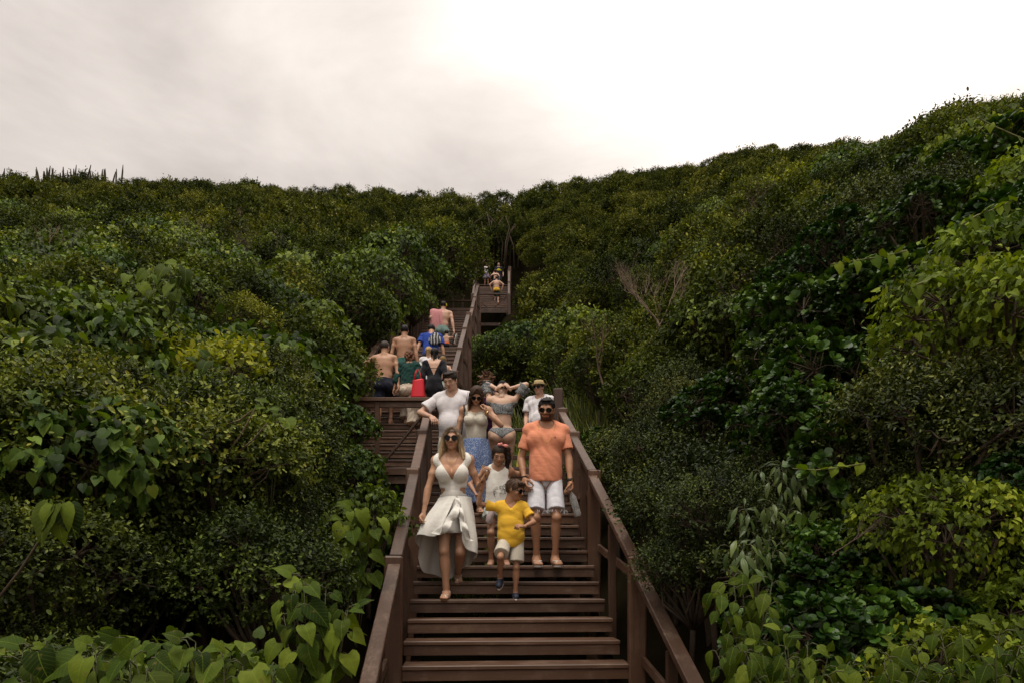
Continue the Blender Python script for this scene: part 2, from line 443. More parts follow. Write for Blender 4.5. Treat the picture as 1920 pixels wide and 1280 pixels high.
rng_s = random.Random(5)
BOLT = mat_plain("rusty_bolt", (0.10, 0.07, 0.05), 0.6, 0.4, 0.3, 60)
def flight(root, o, ax, z0, k0, k1, going, rise, half, thick=0.115, width_jit=0.012, stringers=True):
    """step boards k0..k1: nosing of step k stands at o + ax*k*going, height z0 + k*rise (local to root)"""
    b = np.array([ax[1], -ax[0]])
    rz = math.atan2(b[1], b[0])
    tread = proto_box("tread", half, going * 0.44, 0.019, W_X, 0.007)
    board = proto_box("step_board", half - 0.004, 0.019, (thick - 0.03) / 2, W_X, 0.004)
    cleat = proto_box("tread_cleat", 0.11, 0.05, 0.028, W_X, 0.003)
    for k in range(k0, k1 + 1):
        j = [rng_s.uniform(-1, 1) for _ in range(6)]
        p = np.array(o) + ax * (k * going + going * 0.44)
        z = z0 + k * rise - 0.019
        t = link("tread", tread, root, (p[0] + j[0] * width_jit, p[1], z), 0)
        t.rotation_euler = (R(0.5 * j[1]), R(0.22 * j[2]), rz + R(0.25 * j[3]))
        q = np.array(o) + ax * (k * going + 0.030)
        s = link("step_board", board, root, (q[0] + j[0] * width_jit, q[1], z - 0.019 - 0.003 - (thick - 0.03) / 2), 0)
        s.rotation_euler = (R(1.2 * j[4]), R(0.25 * j[2]), rz + R(0.3 * j[5]))
        for sd in (-1, 1):
            c = p + b * sd * (half - 0.17)
            link("tread_cleat", cleat, root, (c[0], c[1], z - 0.052), rz)
    if stringers:
        for sd in (-1, 1):
            m = MB()
            a = np.array(o) + ax * ((k0 - 0.6) * going + 0.14) + b * sd * (half - 0.08)
            e = np.array(o) + ax * ((k1 + 0.2) * going + 0.14) + b * sd * (half - 0.08)
            m.beam((a[0], a[1], z0 + (k0 - 0.6) * rise - 0.27), (e[0], e[1], z0 + (k1 + 0.2) * rise - 0.27), 0.07, 0.20, 0.004)
            m.build("stringer", W_Y, root)

def post(root, x, y, ztop, zbot, w=0.145, rz=0.0, cap=True):
    m = MB()
    L = ztop - zbot
    m.box((0, 0, 0), (w / 2, w * 0.30, L / 2), None, 0.014)
    o = m.build("post", W_Z, root, loc=(x, y, (ztop + zbot) / 2)); o.rotation_euler = (R(rng_s.uniform(-.6, .6)), R(rng_s.uniform(-.7, .7)), rz)
    m = MB()
    for dz in (L / 2 - 0.17, L / 2 - 0.27): m.tube([(w * 0.18, -w * 0.30 - 0.006, dz), (w * 0.18, -w * 0.30 + 0.01, dz)], 0.009, 8)
    m.build("bolt_heads", BOLT, o)
    if cap:
        m = MB(); m.box((0, 0, 0), (w * 0.27, w * 0.26, 0.30), None, 0.012)
        m.build("post_tenon", W_Z, root, loc=(x, y + w * 0.58, ztop - 0.272)).rotation_euler = (0, 0, rz)
    return o

def rail_side(root, pts, side, ax, h=0.87, drop=0.085, rw=0.10, rt=0.052, base=1.35, brace=True, mid=True, pw=0.145):
    """posts at pts [(x,y,tread z)], a handrail plank from each post's flank down to the next, a mid post and a brace per bay"""
    rz = math.atan2(-ax[0], ax[1])
    for i, (x, y, z) in enumerate(pts):
        post(root, x, y, z + h, z - base, pw, rz)
        if i == 0: continue
        px, py, pz = pts[i - 1]
        a = np.array([x, y - 0.035, z + h - drop]); e = np.array([px, py + 0.045, pz + h - drop + 0.075])
        b3 = np.array([ax[1], -ax[0], 0]) * (-side) * 0.018
        m = MB(); m.beam(a + b3, e + b3, rw, rt, 0.006); m.build("handrail", W_Y, root)
        m = MB(); m.beam(a + b3 * 0.2 + (0, 0, -0.075), e + b3 * 0.2 + (0, 0, -0.075), 0.038, 0.088, 0.003); m.build("under_rail", W_Y, root)
        if mid:
            c = (a + e) / 2
            m = MB(); m.box((0, 0, 0), (0.036, 0.028, 0.62), None, 0.004)
            m.build("mid_post", W_Z, root, loc=(c[0], c[1], c[2] - 0.12 - 0.62)).rotation_euler = (0, 0, rz)
        if brace:
            m = MB()
            u = np.array([x, y - 0.05, z + 0.02]); v = np.array([px, py + 0.06, pz + h - 0.20])
            off = np.array([ax[1], -ax[0], 0]) * side * 0.045
            m.beam(u + off, v + off, 0.032, 0.075, 0.003); m.build("brace", W_Y, root)

def s1(k, lat=0.0):
    """point of the lowest flight at step k (nosing line), lat metres to the right"""
    p = O1 + AX * (k * T1) + BX * lat
    return (float(p[0]), float(p[1]), Z1 + k * R1)

H1 = 0.93
f1 = thing("stair_flight", "lowest brown timber stair flight, in front, with the family walking down it", "staircase", s1(0), 0, "timber stair flights")
def loc1(p): return (p[0] - f1.location[0], p[1] - f1.location[1], p[2] - f1.location[2])
flight(f1, (0, 0), AX, 0.0, -8, 10, T1, R1, H1)
YP = [-9.0, -2.95, 3.1, 7.4, 10.9]          # steps at which the posts stand
for side in (-1, 1):
    rail_side(f1, [loc1(s1(k, side * (H1 + 0.06))) for k in YP], side, AX)

# lower landing on which the photographer stands
m0 = thing("stair_landing", "timber landing at the foot of the lowest stair flight, below the frame", "landing", (0.1, 2.4, -1.62))
pl = proto_box("deck_plank", 1.2, 0.068, 0.019, W_X, 0.004)
for i in range(17):
    link("deck_plank", pl, m0, (0, -1.25 + i * 0.142, -0.019))

# first landing: wide, reaches left to the second flight
L1Z = Z1 + 11 * R1
l1 = thing("stair_landing", "wide timber landing above the lowest flight, guard rail across its left front", "landing", (-1.2, 10.0, L1Z), 0, "timber stair landings")
pl = proto_box("deck_plank", 1.95, 0.066, 0.019, W_X, 0.004)
for i in range(9):
    link("deck_plank", pl, l1, (0, 0.06 + i * 0.138, -0.019))
pl2 = proto_box("deck_plank", 0.93, 0.066, 0.019, W_X, 0.004)
for i in range(9, 14):
    link("deck_plank", pl2, l1, (1.02, 0.06 + i * 0.138, -0.019))
m = MB(); m.box((0, -0.03, -0.075), (1.95, 0.022, 0.052), None, 0.004); m.build("fascia_board", W_X, l1)
m = MB(); m.box((0, 0.03, -0.19), (1.93, 0.04, 0.06), None, 0.004); m.build("landing_beam", W_X, l1)
# guard rail over the left front of the landing
gx0, gx1 = -1.9, 0.02
m = MB(); m.box(((gx0 + gx1) / 2, -0.02, 0.975), ((gx1 - gx0) / 2, 0.05, 0.026), None, 0.005); m.build("guard_rail", W_X, l1)
m = MB(); m.box(((gx0 + gx1) / 2, -0.005, 0.905), ((gx1 - gx0) / 2, 0.02, 0.042), None, 0.004); m.build("under_rail", W_X, l1)
for gx in (-1.86, -0.77):
    m = MB(); m.box((gx, -0.01, 0.16), (0.036, 0.03, 0.785), None, 0.005); m.build("post", W_Z, l1)
m = MB(); m.beam((-0.06, -0.035, 0.80), (-0.70, -0.035, 0.02), 0.03, 0.075, 0.003, up=(0, 1, 0.01)); m.build("brace", W_X, l1)
m = MB(); m.beam((-0.84, -0.035, 0.80), (-1.30, -0.035, 0.02), 0.03, 0.075, 0.003, up=(0, 1, 0.01)); m.build("brace", W_X, l1)
# guard rail along the back right of the landing
m = MB(); m.box((1.22, 1.86, 0.93), (0.72, 0.045, 0.024), None, 0.005); m.build("guard_rail", W_X, l1)
m = MB(); m.box((1.22, 1.86, 0.45), (0.72, 0.022, 0.04), None, 0.005); m.build("mid_rail", W_X, l1)
for gx in (0.52, 1.92):
    m = MB(); m.box((gx, 1.86, 0.05), (0.06, 0.05, 0.95), None, 0.01); m.build("post", W_Z, l1)
m = MB(); m.box((1.9, 0.3, 0.10), (0.07, 0.05, 1.12), None, 0.012); m.build("post", W_Z, l1)
m = MB(); m.beam((1.86, 0.34, 0.99), (1.9, 1.8, 0.94), 0.10, 0.05, 0.005); m.build("guard_rail", W_Y, l1)
for gx, gy in ((-1.8, 0.2), (-0.6, 0.2), (0.7, 0.25), (1.8, 0.25), (-1.8, 1.7), (1.8, 1.7)):
    m = MB(); m.box((gx, gy, -1.05), (0.07, 0.07, 0.84), None, 0.01); m.build("support_post", W_Z, l1)

# second flight, left of the first
UY = np.array([0.0, 1.0])
T2, R2 = 0.30, 0.1905
F2O = (-2.07, 11.05)
f2 = thing("stair_flight", "second brown stair flight, left of the first, crowded with climbing people", "staircase", (F2O[0], F2O[1], L1Z), 0, "timber stair flights")
flight(f2, (0, 0), UY, 0.0, 1, 22, T2, R2, 0.88, thick=0.10)
def f2z(Y): return L1Z + (Y - F2O[1]) / T2 * R2
for side in (-1, 1):
    rail_side(f2, [(side * 0.94, yy - F2O[1], f2z(yy) - L1Z) for yy in (11.2, 13.4, 14.9, 16.5, 17.9)], side, UY, h=0.92)

LMZ = L1Z + 23 * R2
LMY = F2O[1] + 23 * T2
lm = thing("stair_landing", "short timber landing halfway up, under the man with the pink towel", "landing", (-2.1, LMY, LMZ), 0, "timber stair landings")
pl = proto_box("deck_plank", 0.98, 0.066, 0.019, W_X, 0.004)
for i in range(10):
    link("deck_plank", pl, lm, (0, 0.06 + i * 0.138, -0.019))
m = MB(); m.box((0, -0.03, -0.085), (0.98, 0.022, 0.062), None, 0.004); m.build("fascia_board", W_X, lm)
for gx, gy in ((-0.9, 0.15), (0.9, 0.15), (-0.9, 1.2), (0.9, 1.2)):
    m = MB(); m.box((gx, gy, -1.2), (0.07, 0.07, 1.12), None, 0.01); m.build("support_post", W_Z, lm)
m = MB(); m.box((-0.97, 0.65, 0.86), (0.045, 0.66, 0.024), None, 0.005); m.build("guard_rail", W_Y, lm)
for i in range(6):
    m = MB(); m.box((-0.97, 0.08 + i * 0.23, 0.33), (0.022, 0.035, 0.50), None, 0.004); m.build("baluster", W_Z, lm)

# third flight
F3O = (-2.2, LMY + 1.36)
f3 = thing("stair_flight", "narrow upper stair flight behind the man with the pink towel", "staircase", (F3O[0], F3O[1], LMZ), 0, "timber stair flights")
flight(f3, (0, 0), UY, 0.0, 1, 20, T2, R2, 0.86, thick=0.10)
for side in (-1, 1):
    rail_side(f3, [(side * 0.9 + (0.03 if side > 0 else 0), k * T2, k * R2) for k in (0, 4.5, 9, 14, 20.5)], side, UY, h=0.92)
L2Z = LMZ + 21 * R2; L2Y = F3O[1] + 21 * T2
l2 = thing("stair_landing", "small timber landing in the deep shade at the top of the narrow flight", "landing", (-2.2, L2Y, L2Z), 0, "timber stair landings")
pl = proto_box("deck_plank", 0.95, 0.066, 0.019, W_X, 0.004)
for i in range(12):
    link("deck_plank", pl, l2, (0, 0.06 + i * 0.138, -0.019))
m = MB(); m.box((0, -0.03, -0.085), (0.95, 0.022, 0.062), None, 0.004); m.build("fascia_board", W_X, l2)
m = MB(); m.box((0, 1.6, 0.9), (0.95, 0.04, 0.026), None, 0.004); m.build("guard_rail", W_X, l2)
for gx in (-0.9, 0.9):
    m = MB(); m.box((gx, 1.6, -0.1), (0.06, 0.05, 1.0), None, 0.01); m.build("post", W_Z, l2)

# topmost flight, far up
T4, R4 = 0.27, 0.235
F4O = (-1.25, 40.6); F4Z = (1075 - 578) / F * 40.5
f4 = thing("stair_flight", "topmost distant stair flight with bathers at its head", "staircase", (F4O[0], F4O[1], F4Z), 0, "timber stair flights")
flight(f4, (0, 0), UY, 0.0, 0, 11, T4, R4, 1.02, thick=0.14)
for side in (-1, 1):
    rail_side(f4, [(side * 1.08, yy, yy / T4 * R4) for yy in (-0.1, 1.5, 3.1)], side, UY, h=0.95, pw=0.2, rw=0.13)
m = MB(); m.box((0, -0.06, -0.16), (1.1, 0.03, 0.11), None, 0.004); m.build("fascia_board", W_X, f4)
m = MB(); m.box((0, 0.3, -0.82), (1.05, 0.06, 0.09), None, 0.004); m.build("cross_beam", W_X, f4)
for gx in (-1.0, 1.0):
    m = MB(); m.box((gx, 0.2, -1.3), (0.09, 0.09, 1.1), None, 0.01); m.build("support_post", W_Z, f4)
    m = MB(); m.box((gx * 0.9, -0.09, 0.35), (0.03, 0.03, 0.5), None, 0.01); m.build("mid_post", W_Z, f4)
m = MB(); m.box((0.0, -0.1, 0.84), (1.02, 0.05, 0.04), None, 0.005); m.build("guard_rail", W_X, f4)
m = MB(); m.beam((-0.98, -0.12, 0.78), (-0.25, -0.12, 0.06), 0.03, 0.09, 0.003, up=(0, 1, .01)); m.build("brace", W_X, f4)
m = MB(); m.beam((0.98, -0.12, 0.78), (0.25, -0.12, 0.06), 0.03, 0.09, 0.003, up=(0, 1, .01)); m.build("brace", W_X, f4)
L4Z = F4Z + 12 * R4; L4Y = F4O[1] + 12 * T4
l4 = thing("stair_landing", "topmost timber landing where the woman holds up a camera", "landing", (-1.25, L4Y, L4Z), 0, "timber stair landings")
pl = proto_box("deck_plank", 1.15, 0.066, 0.019, W_X, 0.004)
for i in range(16):
    link("deck_plank", pl, l4, (0, 0.06 + i * 0.138, -0.019))
for sd in (-1, 1):
    m = MB(); m.box((sd * 1.1, 1.1, 0.95), (0.06, 1.15, 0.03), None, 0.004); m.build("guard_rail", W_Y, l4)
    m = MB(); m.box((sd * 1.1, 0.05, 0.3), (0.1, 0.08, 0.85), None, 0.01); m.build("post", W_Z, l4)
    m = MB(); m.box((sd * 1.1, 2.2, 0.3), (0.08, 0.08, 0.75), None, 0.01); m.build("post", W_Z, l4)
# ------------------------------------------------------------------ vegetation: leaf shapes
def tmpl(side, mid, droop=0.0, fold=0.12):
    """leaf outline -> triangles. side = [(along, half width)], mid = along values on the midrib; x along, y across, z up"""
    zf = lambda x, y: -droop * x * x + fold * abs(y)
    V = [(x, 0.0, zf(x, 0)) for x in mid]; T = []
    nm = len(mid)
    for sg in (1, -1):
        b = len(V)
        V += [(x, sg * y, zf(x, y)) for x, y in side]
        chain = list(range(b, b + len(side)))
        # march along the outline and the midrib together
        i = j = 0
        while i < len(chain) - 1 or j < nm - 1:
            if j == nm - 1 or (i < len(chain) - 1 and side[i + 1][0] <= mid[j + 1]):
                t = (j, chain[i], chain[i + 1]); i += 1
            else:
                t = (j, chain[i], j + 1); j += 1
            T.append(t if sg < 0 else t[::-1])
    return np.array(V), np.array(T)

L_RHOMB = (np.array([(0, 0, 0), (0.5, 0.5, 0.06), (1, 0, -0.05), (0.5, -0.5, 0.06)], float), np.array([(0, 2, 1), (0, 3, 2)]))
L_OVAL = tmpl([(0.22, 0.36), (0.62, 0.46), (0.9, 0.24)], [0, 1.0], 0.06, 0.18)
L_OBOV = tmpl([(0.2, 0.16), (0.5, 0.34), (0.8, 0.44), (0.95, 0.26)], [0, 0.5, 1.0], 0.12, 0.16)
L_HEART = tmpl([(-0.10, 0.20), (0.05, 0.46), (0.35, 0.50), (0.7, 0.27), (0.9, 0.08)], [0, 0.45, 1.0], 0.22, 0.14)
L_ARROW = tmpl([(-0.12, 0.30), (0.08, 0.44), (0.35, 0.36), (0.7, 0.2)], [0, 0.5, 1.0], 0.15, 0.2)
L_LANCE = tmpl([(0.12, 0.16), (0.4, 0.24), (0.7, 0.17)], [0, 0.5, 1.0], 0.30, 0.2)

def norm(a): return a / (np.linalg.norm(a, axis=-1, keepdims=True) + 1e-9)

def leaves(P, A, N, L, W, template, rnd, rng):
    TV, TT = template
    A = norm(A); N = N - (N * A).sum(1, keepdims=True) * A; N = norm(N); S = np.cross(N, A)
    n = len(P); v = len(TV)
    curl = rng.normal(0, 0.08, n)
    V = (P[:, None, :] + A[:, None, :] * (TV[None, :, 0, None] * L[:, None, None])
         + S[:, None, :] * (TV[None, :, 1, None] * W[:, None, None])
         + N[:, None, :] * ((TV[None, :, 2, None] + curl[:, None, None] * TV[None, :, 0, None] ** 2) * L[:, None, None]))
    T = TT[None, :, :] + (np.arange(n) * v)[:, None, None]
    return V.reshape(-1, 3), T.reshape(-1, 3), np.repeat(rnd, v)

def lobes(rng, R, n, flat=0.75, spread=0.62, rr=(0.17, 0.36)):
    d = norm(rng.normal(size=(n, 3))); d[:, 2] = np.abs(d[:, 2]) * 0.9 - 0.12
    C = d * R * spread * rng.uniform(0.85, 1.3, (n, 1)); C[:, 2] *= flat
    r = R * rng.uniform(rr[0], rr[1], n)
    C = np.vstack([C, [[0, 0, -0.05 * R]]]); r = np.append(r, 0.46 * R)
    return C, r

def shell(rng, C, r, n, up=0.25, keep_low=0.35, depth=0.35):
    """n twig bases spread over the outside of the lobes, with outward directions"""
    w = r ** 2 / (r ** 2).sum()
    out_p, out_d = [], []; got = 0
    for _ in range(12):
        m = n * 2
        i = rng.choice(len(r), m, p=w)
        d = rng.normal(size=(m, 3)); d[:, 2] += up; d = norm(d)
        p = C[i] + d * (r[i] * (1 - depth * rng.random(m) ** 2))[:, None]
        D = np.linalg.norm(p[:, None, :] - C[None], axis=2) / r[None]
        D[np.arange(m), i] = 9
        ok = (D.min(1) > 0.8) & ((d[:, 2] > -0.25) | (rng.random(m) < keep_low))
        out_p.append(p[ok]); out_d.append(d[ok]); got += ok.sum()
        if got >= n: break
    return np.vstack(out_p)[:n], np.vstack(out_d)[:n]

def crown_mesh(name, seed, R, mat, twigs, per, L, W, template, twig_len, style='twig', nl=24, jit=0.5, flat=0.8, tip_light=0.25, stemmat=None, rr=(0.17, 0.36)):
    rng = np.random.default_rng(seed)
    C, r = lobes(rng, R, nl, flat, rr=rr)
    P, D = shell(rng, C, r, twigs)
    n = len(P)
    lob = np.argmin(np.linalg.norm(P[:, None, :] - C[None], axis=2) / r[None], axis=1)
    tint = np.clip(0.8 * rng.random(len(r))[lob] + 0.25 * rng.random(n), 0, 1)
    tl = twig_len * np.exp(rng.normal(0, 0.3, n)) * np.where(rng.random(n) < 0.02, 1.35, 1.0)
    rows = []
    UP = np.array([0, 0, 1.0])
    if style == 'rosette':
        ax = norm(D * 0.75 + UP * 0.55 + rng.normal(0, 0.22, (n, 3)))
        e1 = norm(np.cross(ax, rng.normal(size=(n, 3)))); e2 = np.cross(ax, e1)
        for k in range(per):
            a = k * 2.39996 + rng.normal(0, 0.15, n)
            op = 0.35 + 0.75 * k / per
            rad = e1 * np.cos(a)[:, None] + e2 * np.sin(a)[:, None]
            A = ax * np.cos(op) + rad * np.sin(op) + rng.normal(0, 0.08, (n, 3))
            N = ax * np.sin(op) - rad * np.cos(op) * 0.9 + 0.25 * UP
            l = L * rng.uniform(0.65, 1.15, n) * (0.72 + 0.4 * k / per)
            rows.append((P - ax * (0.15 * L * k / per), A, N, l, l * W, tint * 0.55 + 0.45 * rng.random(n) - 0.22 * k / per + tip_light * 0.5))
    elif style == 'hang':
        for k in range(per):
            s = rng.random(n)
            az = norm(D + rng.normal(0, 0.55, (n, 3)))
            A = norm(az * 0.55 + np.array([0, 0, -0.75]) + rng.normal(0, 0.3, (n, 3)))
            N = norm(D * 0.8 + UP * 0.75 + rng.normal(0, jit, (n, 3)))
            l = L * rng.uniform(0.5, 1.2, n)
            rows.append((P + az * (tl * s)[:, None] + UP * 0.02, A, N, l, l * W, tint * 0.5 + 0.5 * rng.random(n)))
    else:
        td = norm(D * 0.8 + UP * 0.35 + rng.normal(0, 0.35, (n, 3)))
        e1 = norm(np.cross(td, rng.normal(size=(n, 3)))); e2 = np.cross(td, e1)
        for k in range(per):
            s = (k + 0.7 * rng.random(n)) / per
            a = k * 2.39996 + rng.normal(0, 0.3, n)
            rad = e1 * np.cos(a)[:, None] + e2 * np.sin(a)[:, None]
            A = norm(td * (0.35 + 0.4 * s)[:, None] + rad * 0.85 + rng.normal(0, 0.2, (n, 3)))
            N = norm(UP * 0.75 + D * 0.5 + td * 0.25 + rng.normal(0, jit, (n, 3)))
            l = L * rng.uniform(0.6, 1.2, n) * (1.08 - 0.35 * s)
            rows.append((P + td * (tl * s)[:, None], A, N, l, l * W, tint * 0.5 + 0.38 * rng.random(n) + tip_light * s * s))
    P_, A_, N_, L_, W_, Q_ = [np.concatenate([row[i] for row in rows]) for i in range(6)]
    V, T, Q = leaves(P_, A_, N_, L_, W_, template, np.clip(Q_, 0, 1), rng)
    return mesh_np(name, V, T, [mat], None, False, {'rnd': Q}), (C, r)

def stem_mesh(name, seed, C, r, drop, base_r=0.035, mat=BARK, extra=5):
    """limbs from the root up into each lobe of a crown"""
    rng = np.random.default_rng(seed + 991)
    m = MB()
    hub = np.array([0, 0, -drop * 0.45])
    root = np.array([0, 0, -drop])
    m.tube([root, (root + hub) / 2 + rng.normal(0, 0.04, 3), hub], [base_r * 1.3, base_r * 1.1, base_r], 6)
    for c, q in zip(C, r):
        mid = hub * 0.45 + c * 0.45 + rng.normal(0, 0.09 * drop / 1.5, 3)
        m.tube([hub, mid, c, c + norm(c) * q * 0.6], [base_r * 0.7, base_r * 0.45, base_r * 0.25, base_r * 0.1], 5)
        for _ in range(extra):
            d = norm(rng.normal(size=3) + np.array([0, 0, 0.5]))
            m.tube([c, c + d * q * 0.55 + rng.normal(0, 0.03, 3), c + d * q * 1.02], [base_r * 0.2, base_r * 0.14, base_r * 0.07], 4, False)
    return m.mesh(name, mat, True)

LEAF_GAIN = 1.0
_ml = mat_leaf
def mat_leaf(name, dark, mid, light, *a, **k):
    g = lambda c: (c[0] * LEAF_GAIN * 1.07, c[1] * LEAF_GAIN * 1.03, c[2] * LEAF_GAIN * .8)
    return _ml(name, tuple(v * .68 for v in g(dark)), g(mid), tuple(v * 1.3 for v in g(light)), *a, **k)  # darks deepened, lights raised: shadow and highlight contrast put into the leaf colour
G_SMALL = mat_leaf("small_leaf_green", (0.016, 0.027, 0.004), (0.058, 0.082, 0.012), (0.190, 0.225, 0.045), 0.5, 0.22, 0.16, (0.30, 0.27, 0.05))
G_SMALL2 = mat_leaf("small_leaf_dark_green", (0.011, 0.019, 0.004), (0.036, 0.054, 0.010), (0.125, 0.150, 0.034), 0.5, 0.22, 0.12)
G_HEART = mat_leaf("heart_leaf_green", (0.022, 0.044, 0.005), (0.064, 0.106, 0.012), (0.170, 0.230, 0.035), 0.55, 0.2, 0.2, (0.34, 0.30, 0.03))
G_ROSETTE = mat_leaf("rosette_leaf_green", (0.012, 0.034, 0.005), (0.034, 0.080, 0.012), (0.100, 0.175, 0.030), 0.4, 0.28, 0.10, obj_var=0.2)
G_VINE = mat_leaf("vine_leaf_green", (0.036, 0.066, 0.005), (0.090, 0.140, 0.010), (0.190, 0.250, 0.026), 0.6, 0.15, 0.25, (0.36, 0.32, 0.03), obj_var=0.18)
G_YOUNG = mat_leaf("young_leaf_yellow_green", (0.070, 0.100, 0.010), (0.150, 0.190, 0.020), (0.29, 0.31, 0.05), 0.55, 0.2, 0.26, obj_var=0.15)
G_SCRUB = mat_leaf("scrub_leaf_olive", (0.018, 0.030, 0.004), (0.058, 0.080, 0.011), (0.160, 0.185, 0.034), 0.6, 0.15, 0.16, (0.20, 0.17, 0.05), obj_var=0.45)
G_FAR = mat_leaf("far_scrub_leaf", (0.020, 0.030, 0.006), (0.056, 0.072, 0.014), (0.135, 0.150, 0.034), 0.65, 0.1, 0.15, (0.17, 0.145, 0.06), obj_var=0.5)
G_LANCE = mat_leaf("hanging_leaf_dark_green", (0.012, 0.026, 0.008), (0.028, 0.052, 0.016), (0.075, 0.11, 0.034), 0.4, 0.3, 0.12)
G_BIG = mat_leaf("broad_leaf_green", (0.024, 0.044, 0.006), (0.044, 0.074, 0.008), (0.085, 0.125, 0.017), 0.6, 0.1, 0.2, obj_var=0.4, veins=True)

SPEC = {}
def species(key, name, n, R, drop, **kw):
    out = []
    for i in range(n):
        me, (C, r) = crown_mesh("crown", hash_(key) + i, R, **kw)
        st = stem_mesh("stem", hash_(key) + i, C, r, drop, 0.03 + 0.012 * R)
        out.append((me, st, R, drop))
    SPEC[key] = (name, out)
def hash_(k): return sum(ord(c) * (i + 7) for i, c in enumerate(k)) * 13

species('small', 'small_leaved_shrub', 3, 0.72, 1.5, mat=G_SMALL, twigs=1900, per=8, L=0.042, W=0.6, template=L_OVAL, twig_len=0.13, nl=30)
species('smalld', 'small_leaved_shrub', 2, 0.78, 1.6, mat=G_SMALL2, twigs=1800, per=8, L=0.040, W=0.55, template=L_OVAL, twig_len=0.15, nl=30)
species('heart', 'heart_leaved_shrub', 3, 0.80, 1.6, mat=G_HEART, twigs=650, per=3, L=0.095, W=0.84, template=L_HEART, twig_len=0.10, style='hang', nl=27)
species('rosette', 'rosette_leaved_shrub', 3, 0.90, 1.7, mat=G_ROSETTE, twigs=560, per=9, L=0.088, W=0.8, template=L_OBOV, twig_len=0.0, style='rosette', nl=27)
species('vine', 'climbing_vine', 3, 0.75, 1.6, mat=G_VINE, twigs=1400, per=3, L=0.056, W=0.95, template=L_ARROW, twig_len=0.10, style='hang', nl=28, jit=0.6)
species('young', 'bright_leaved_shrub', 2, 0.70, 1.6, mat=G_YOUNG, twigs=520, per=4, L=0.075, W=0.7, template=L_OVAL, twig_len=0.12, nl=26)
species('scrub', 'hillside_shrub', 5, 1.15, 2.1, mat=G_SCRUB, twigs=1050, per=6, L=0.085, W=0.55, template=L_OVAL, twig_len=0.20, nl=19, rr=(.22, .42))
species('scrubh', 'hillside_shrub', 3, 1.10, 2.1, mat=G_HEART, twigs=950, per=4, L=0.085, W=0.75, template=L_HEART, twig_len=0.16, style='hang', nl=32)
for i in range(5):
    me, cr = crown_mesh("crown", 4000 + i, 1.7, mat=G_FAR, twigs=640, per=6, L=0.19, W=0.5, template=L_RHOMB, twig_len=0.30, nl=16, flat=0.72, rr=(.22, .42))
    SPEC.setdefault('far', ('far', []))[1].append((me, None, 1.7, 0))

def put_shrub(key, var, p, s, rz, label, group, cat="shrub", flat=1.0):
    """p = crown centre; root Empty stands at the stem's foot"""
    name, protos = SPEC[key]
    me, st, Rr, drop = protos[var % len(protos)]
    root = thing(name, label, cat, (p[0], p[1], p[2] - drop * s), rz, group)
    c = link("crown", me, root, (0, 0, drop * s)); c.scale = (s, s, s * flat); tag(c, kind='stuff')
    t = link("stem", st, root, (0, 0, drop * s)); t.scale = (s, s, s)
    return root

rv = random.Random(21)
LAB = {
 'small': ("bush of tiny oval leaves", "small-leaved bushes"),
 'smalld': ("dark bush of tiny leaves", "dark small-leaved bushes"),
 'heart': ("bush of heart-shaped leaves", "heart-leaved bushes"),
 'rosette': ("glossy bush of leaf rosettes", "rosette-leaved bushes"),
 'vine': ("pale green climbing vine", "climbing vines"),
 'young': ("yellow-green young-leaved bush", "yellow-green bushes"),
 'scrub': ("olive fine-leaved shrub", "olive shrubs"),
 'scrubh': ("green droopy-leaved shrub", "drooping-leaved shrubs"),
}
def pick(px, d, py):
    u = rv.random()
    if px < 900:
        if d < 5.2:
            if px < 540: return 'small' if u < 0.82 else ('heart' if u < 0.95 else 'young')
            return 'heart' if u < 0.85 else 'small'
        if d < 9:
            return 'heart' if u < 0.5 else ('small' if u < 0.66 else ('scrubh' if u < 0.82 else ('young' if u < 0.86 else 'scrub')))
        if d < 15: return 'scrubh' if u < 0.5 else ('scrub' if u < 0.88 else 'young')
        return 'scrub' if u < 0.62 else 'scrubh'
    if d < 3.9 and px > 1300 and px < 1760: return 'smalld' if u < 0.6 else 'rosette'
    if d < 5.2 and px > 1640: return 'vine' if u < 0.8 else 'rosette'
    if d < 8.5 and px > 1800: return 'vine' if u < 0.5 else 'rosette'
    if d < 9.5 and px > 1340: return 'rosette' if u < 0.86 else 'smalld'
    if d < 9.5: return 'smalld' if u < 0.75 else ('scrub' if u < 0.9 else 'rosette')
    if d < 15: return 'scrub' if u < 0.62 else ('smalld' if u < 0.8 else ('rosette' if u < 0.9 else 'scrubh'))
    return 'scrub' if u < 0.68 else ('scrubh' if u < .95 else 'young')

def where(px, d):
    side = "left" if px < 900 else "right"
    if d < 4.2: return f"nearest the camera, {side} bank"
    if d < 6.5: return f"{side} bank beside the lowest flight" if 560 < px < 1350 else f"low on the {side} bank"
    if d < 9.5: return f"{side} bank level with the family" if 500 < px < 1400 else f"halfway up the {side} bank"
    if d < 13: return f"{side} slope level with the landing" if 450 < px < 1350 else f"top of the {side} bank"
    if d < 18: return f"{side} slope beside the second flight" if 450 < px < 1350 else f"out on the {side} slope"
    return f"high on the {side} slope"
PLACED = {}

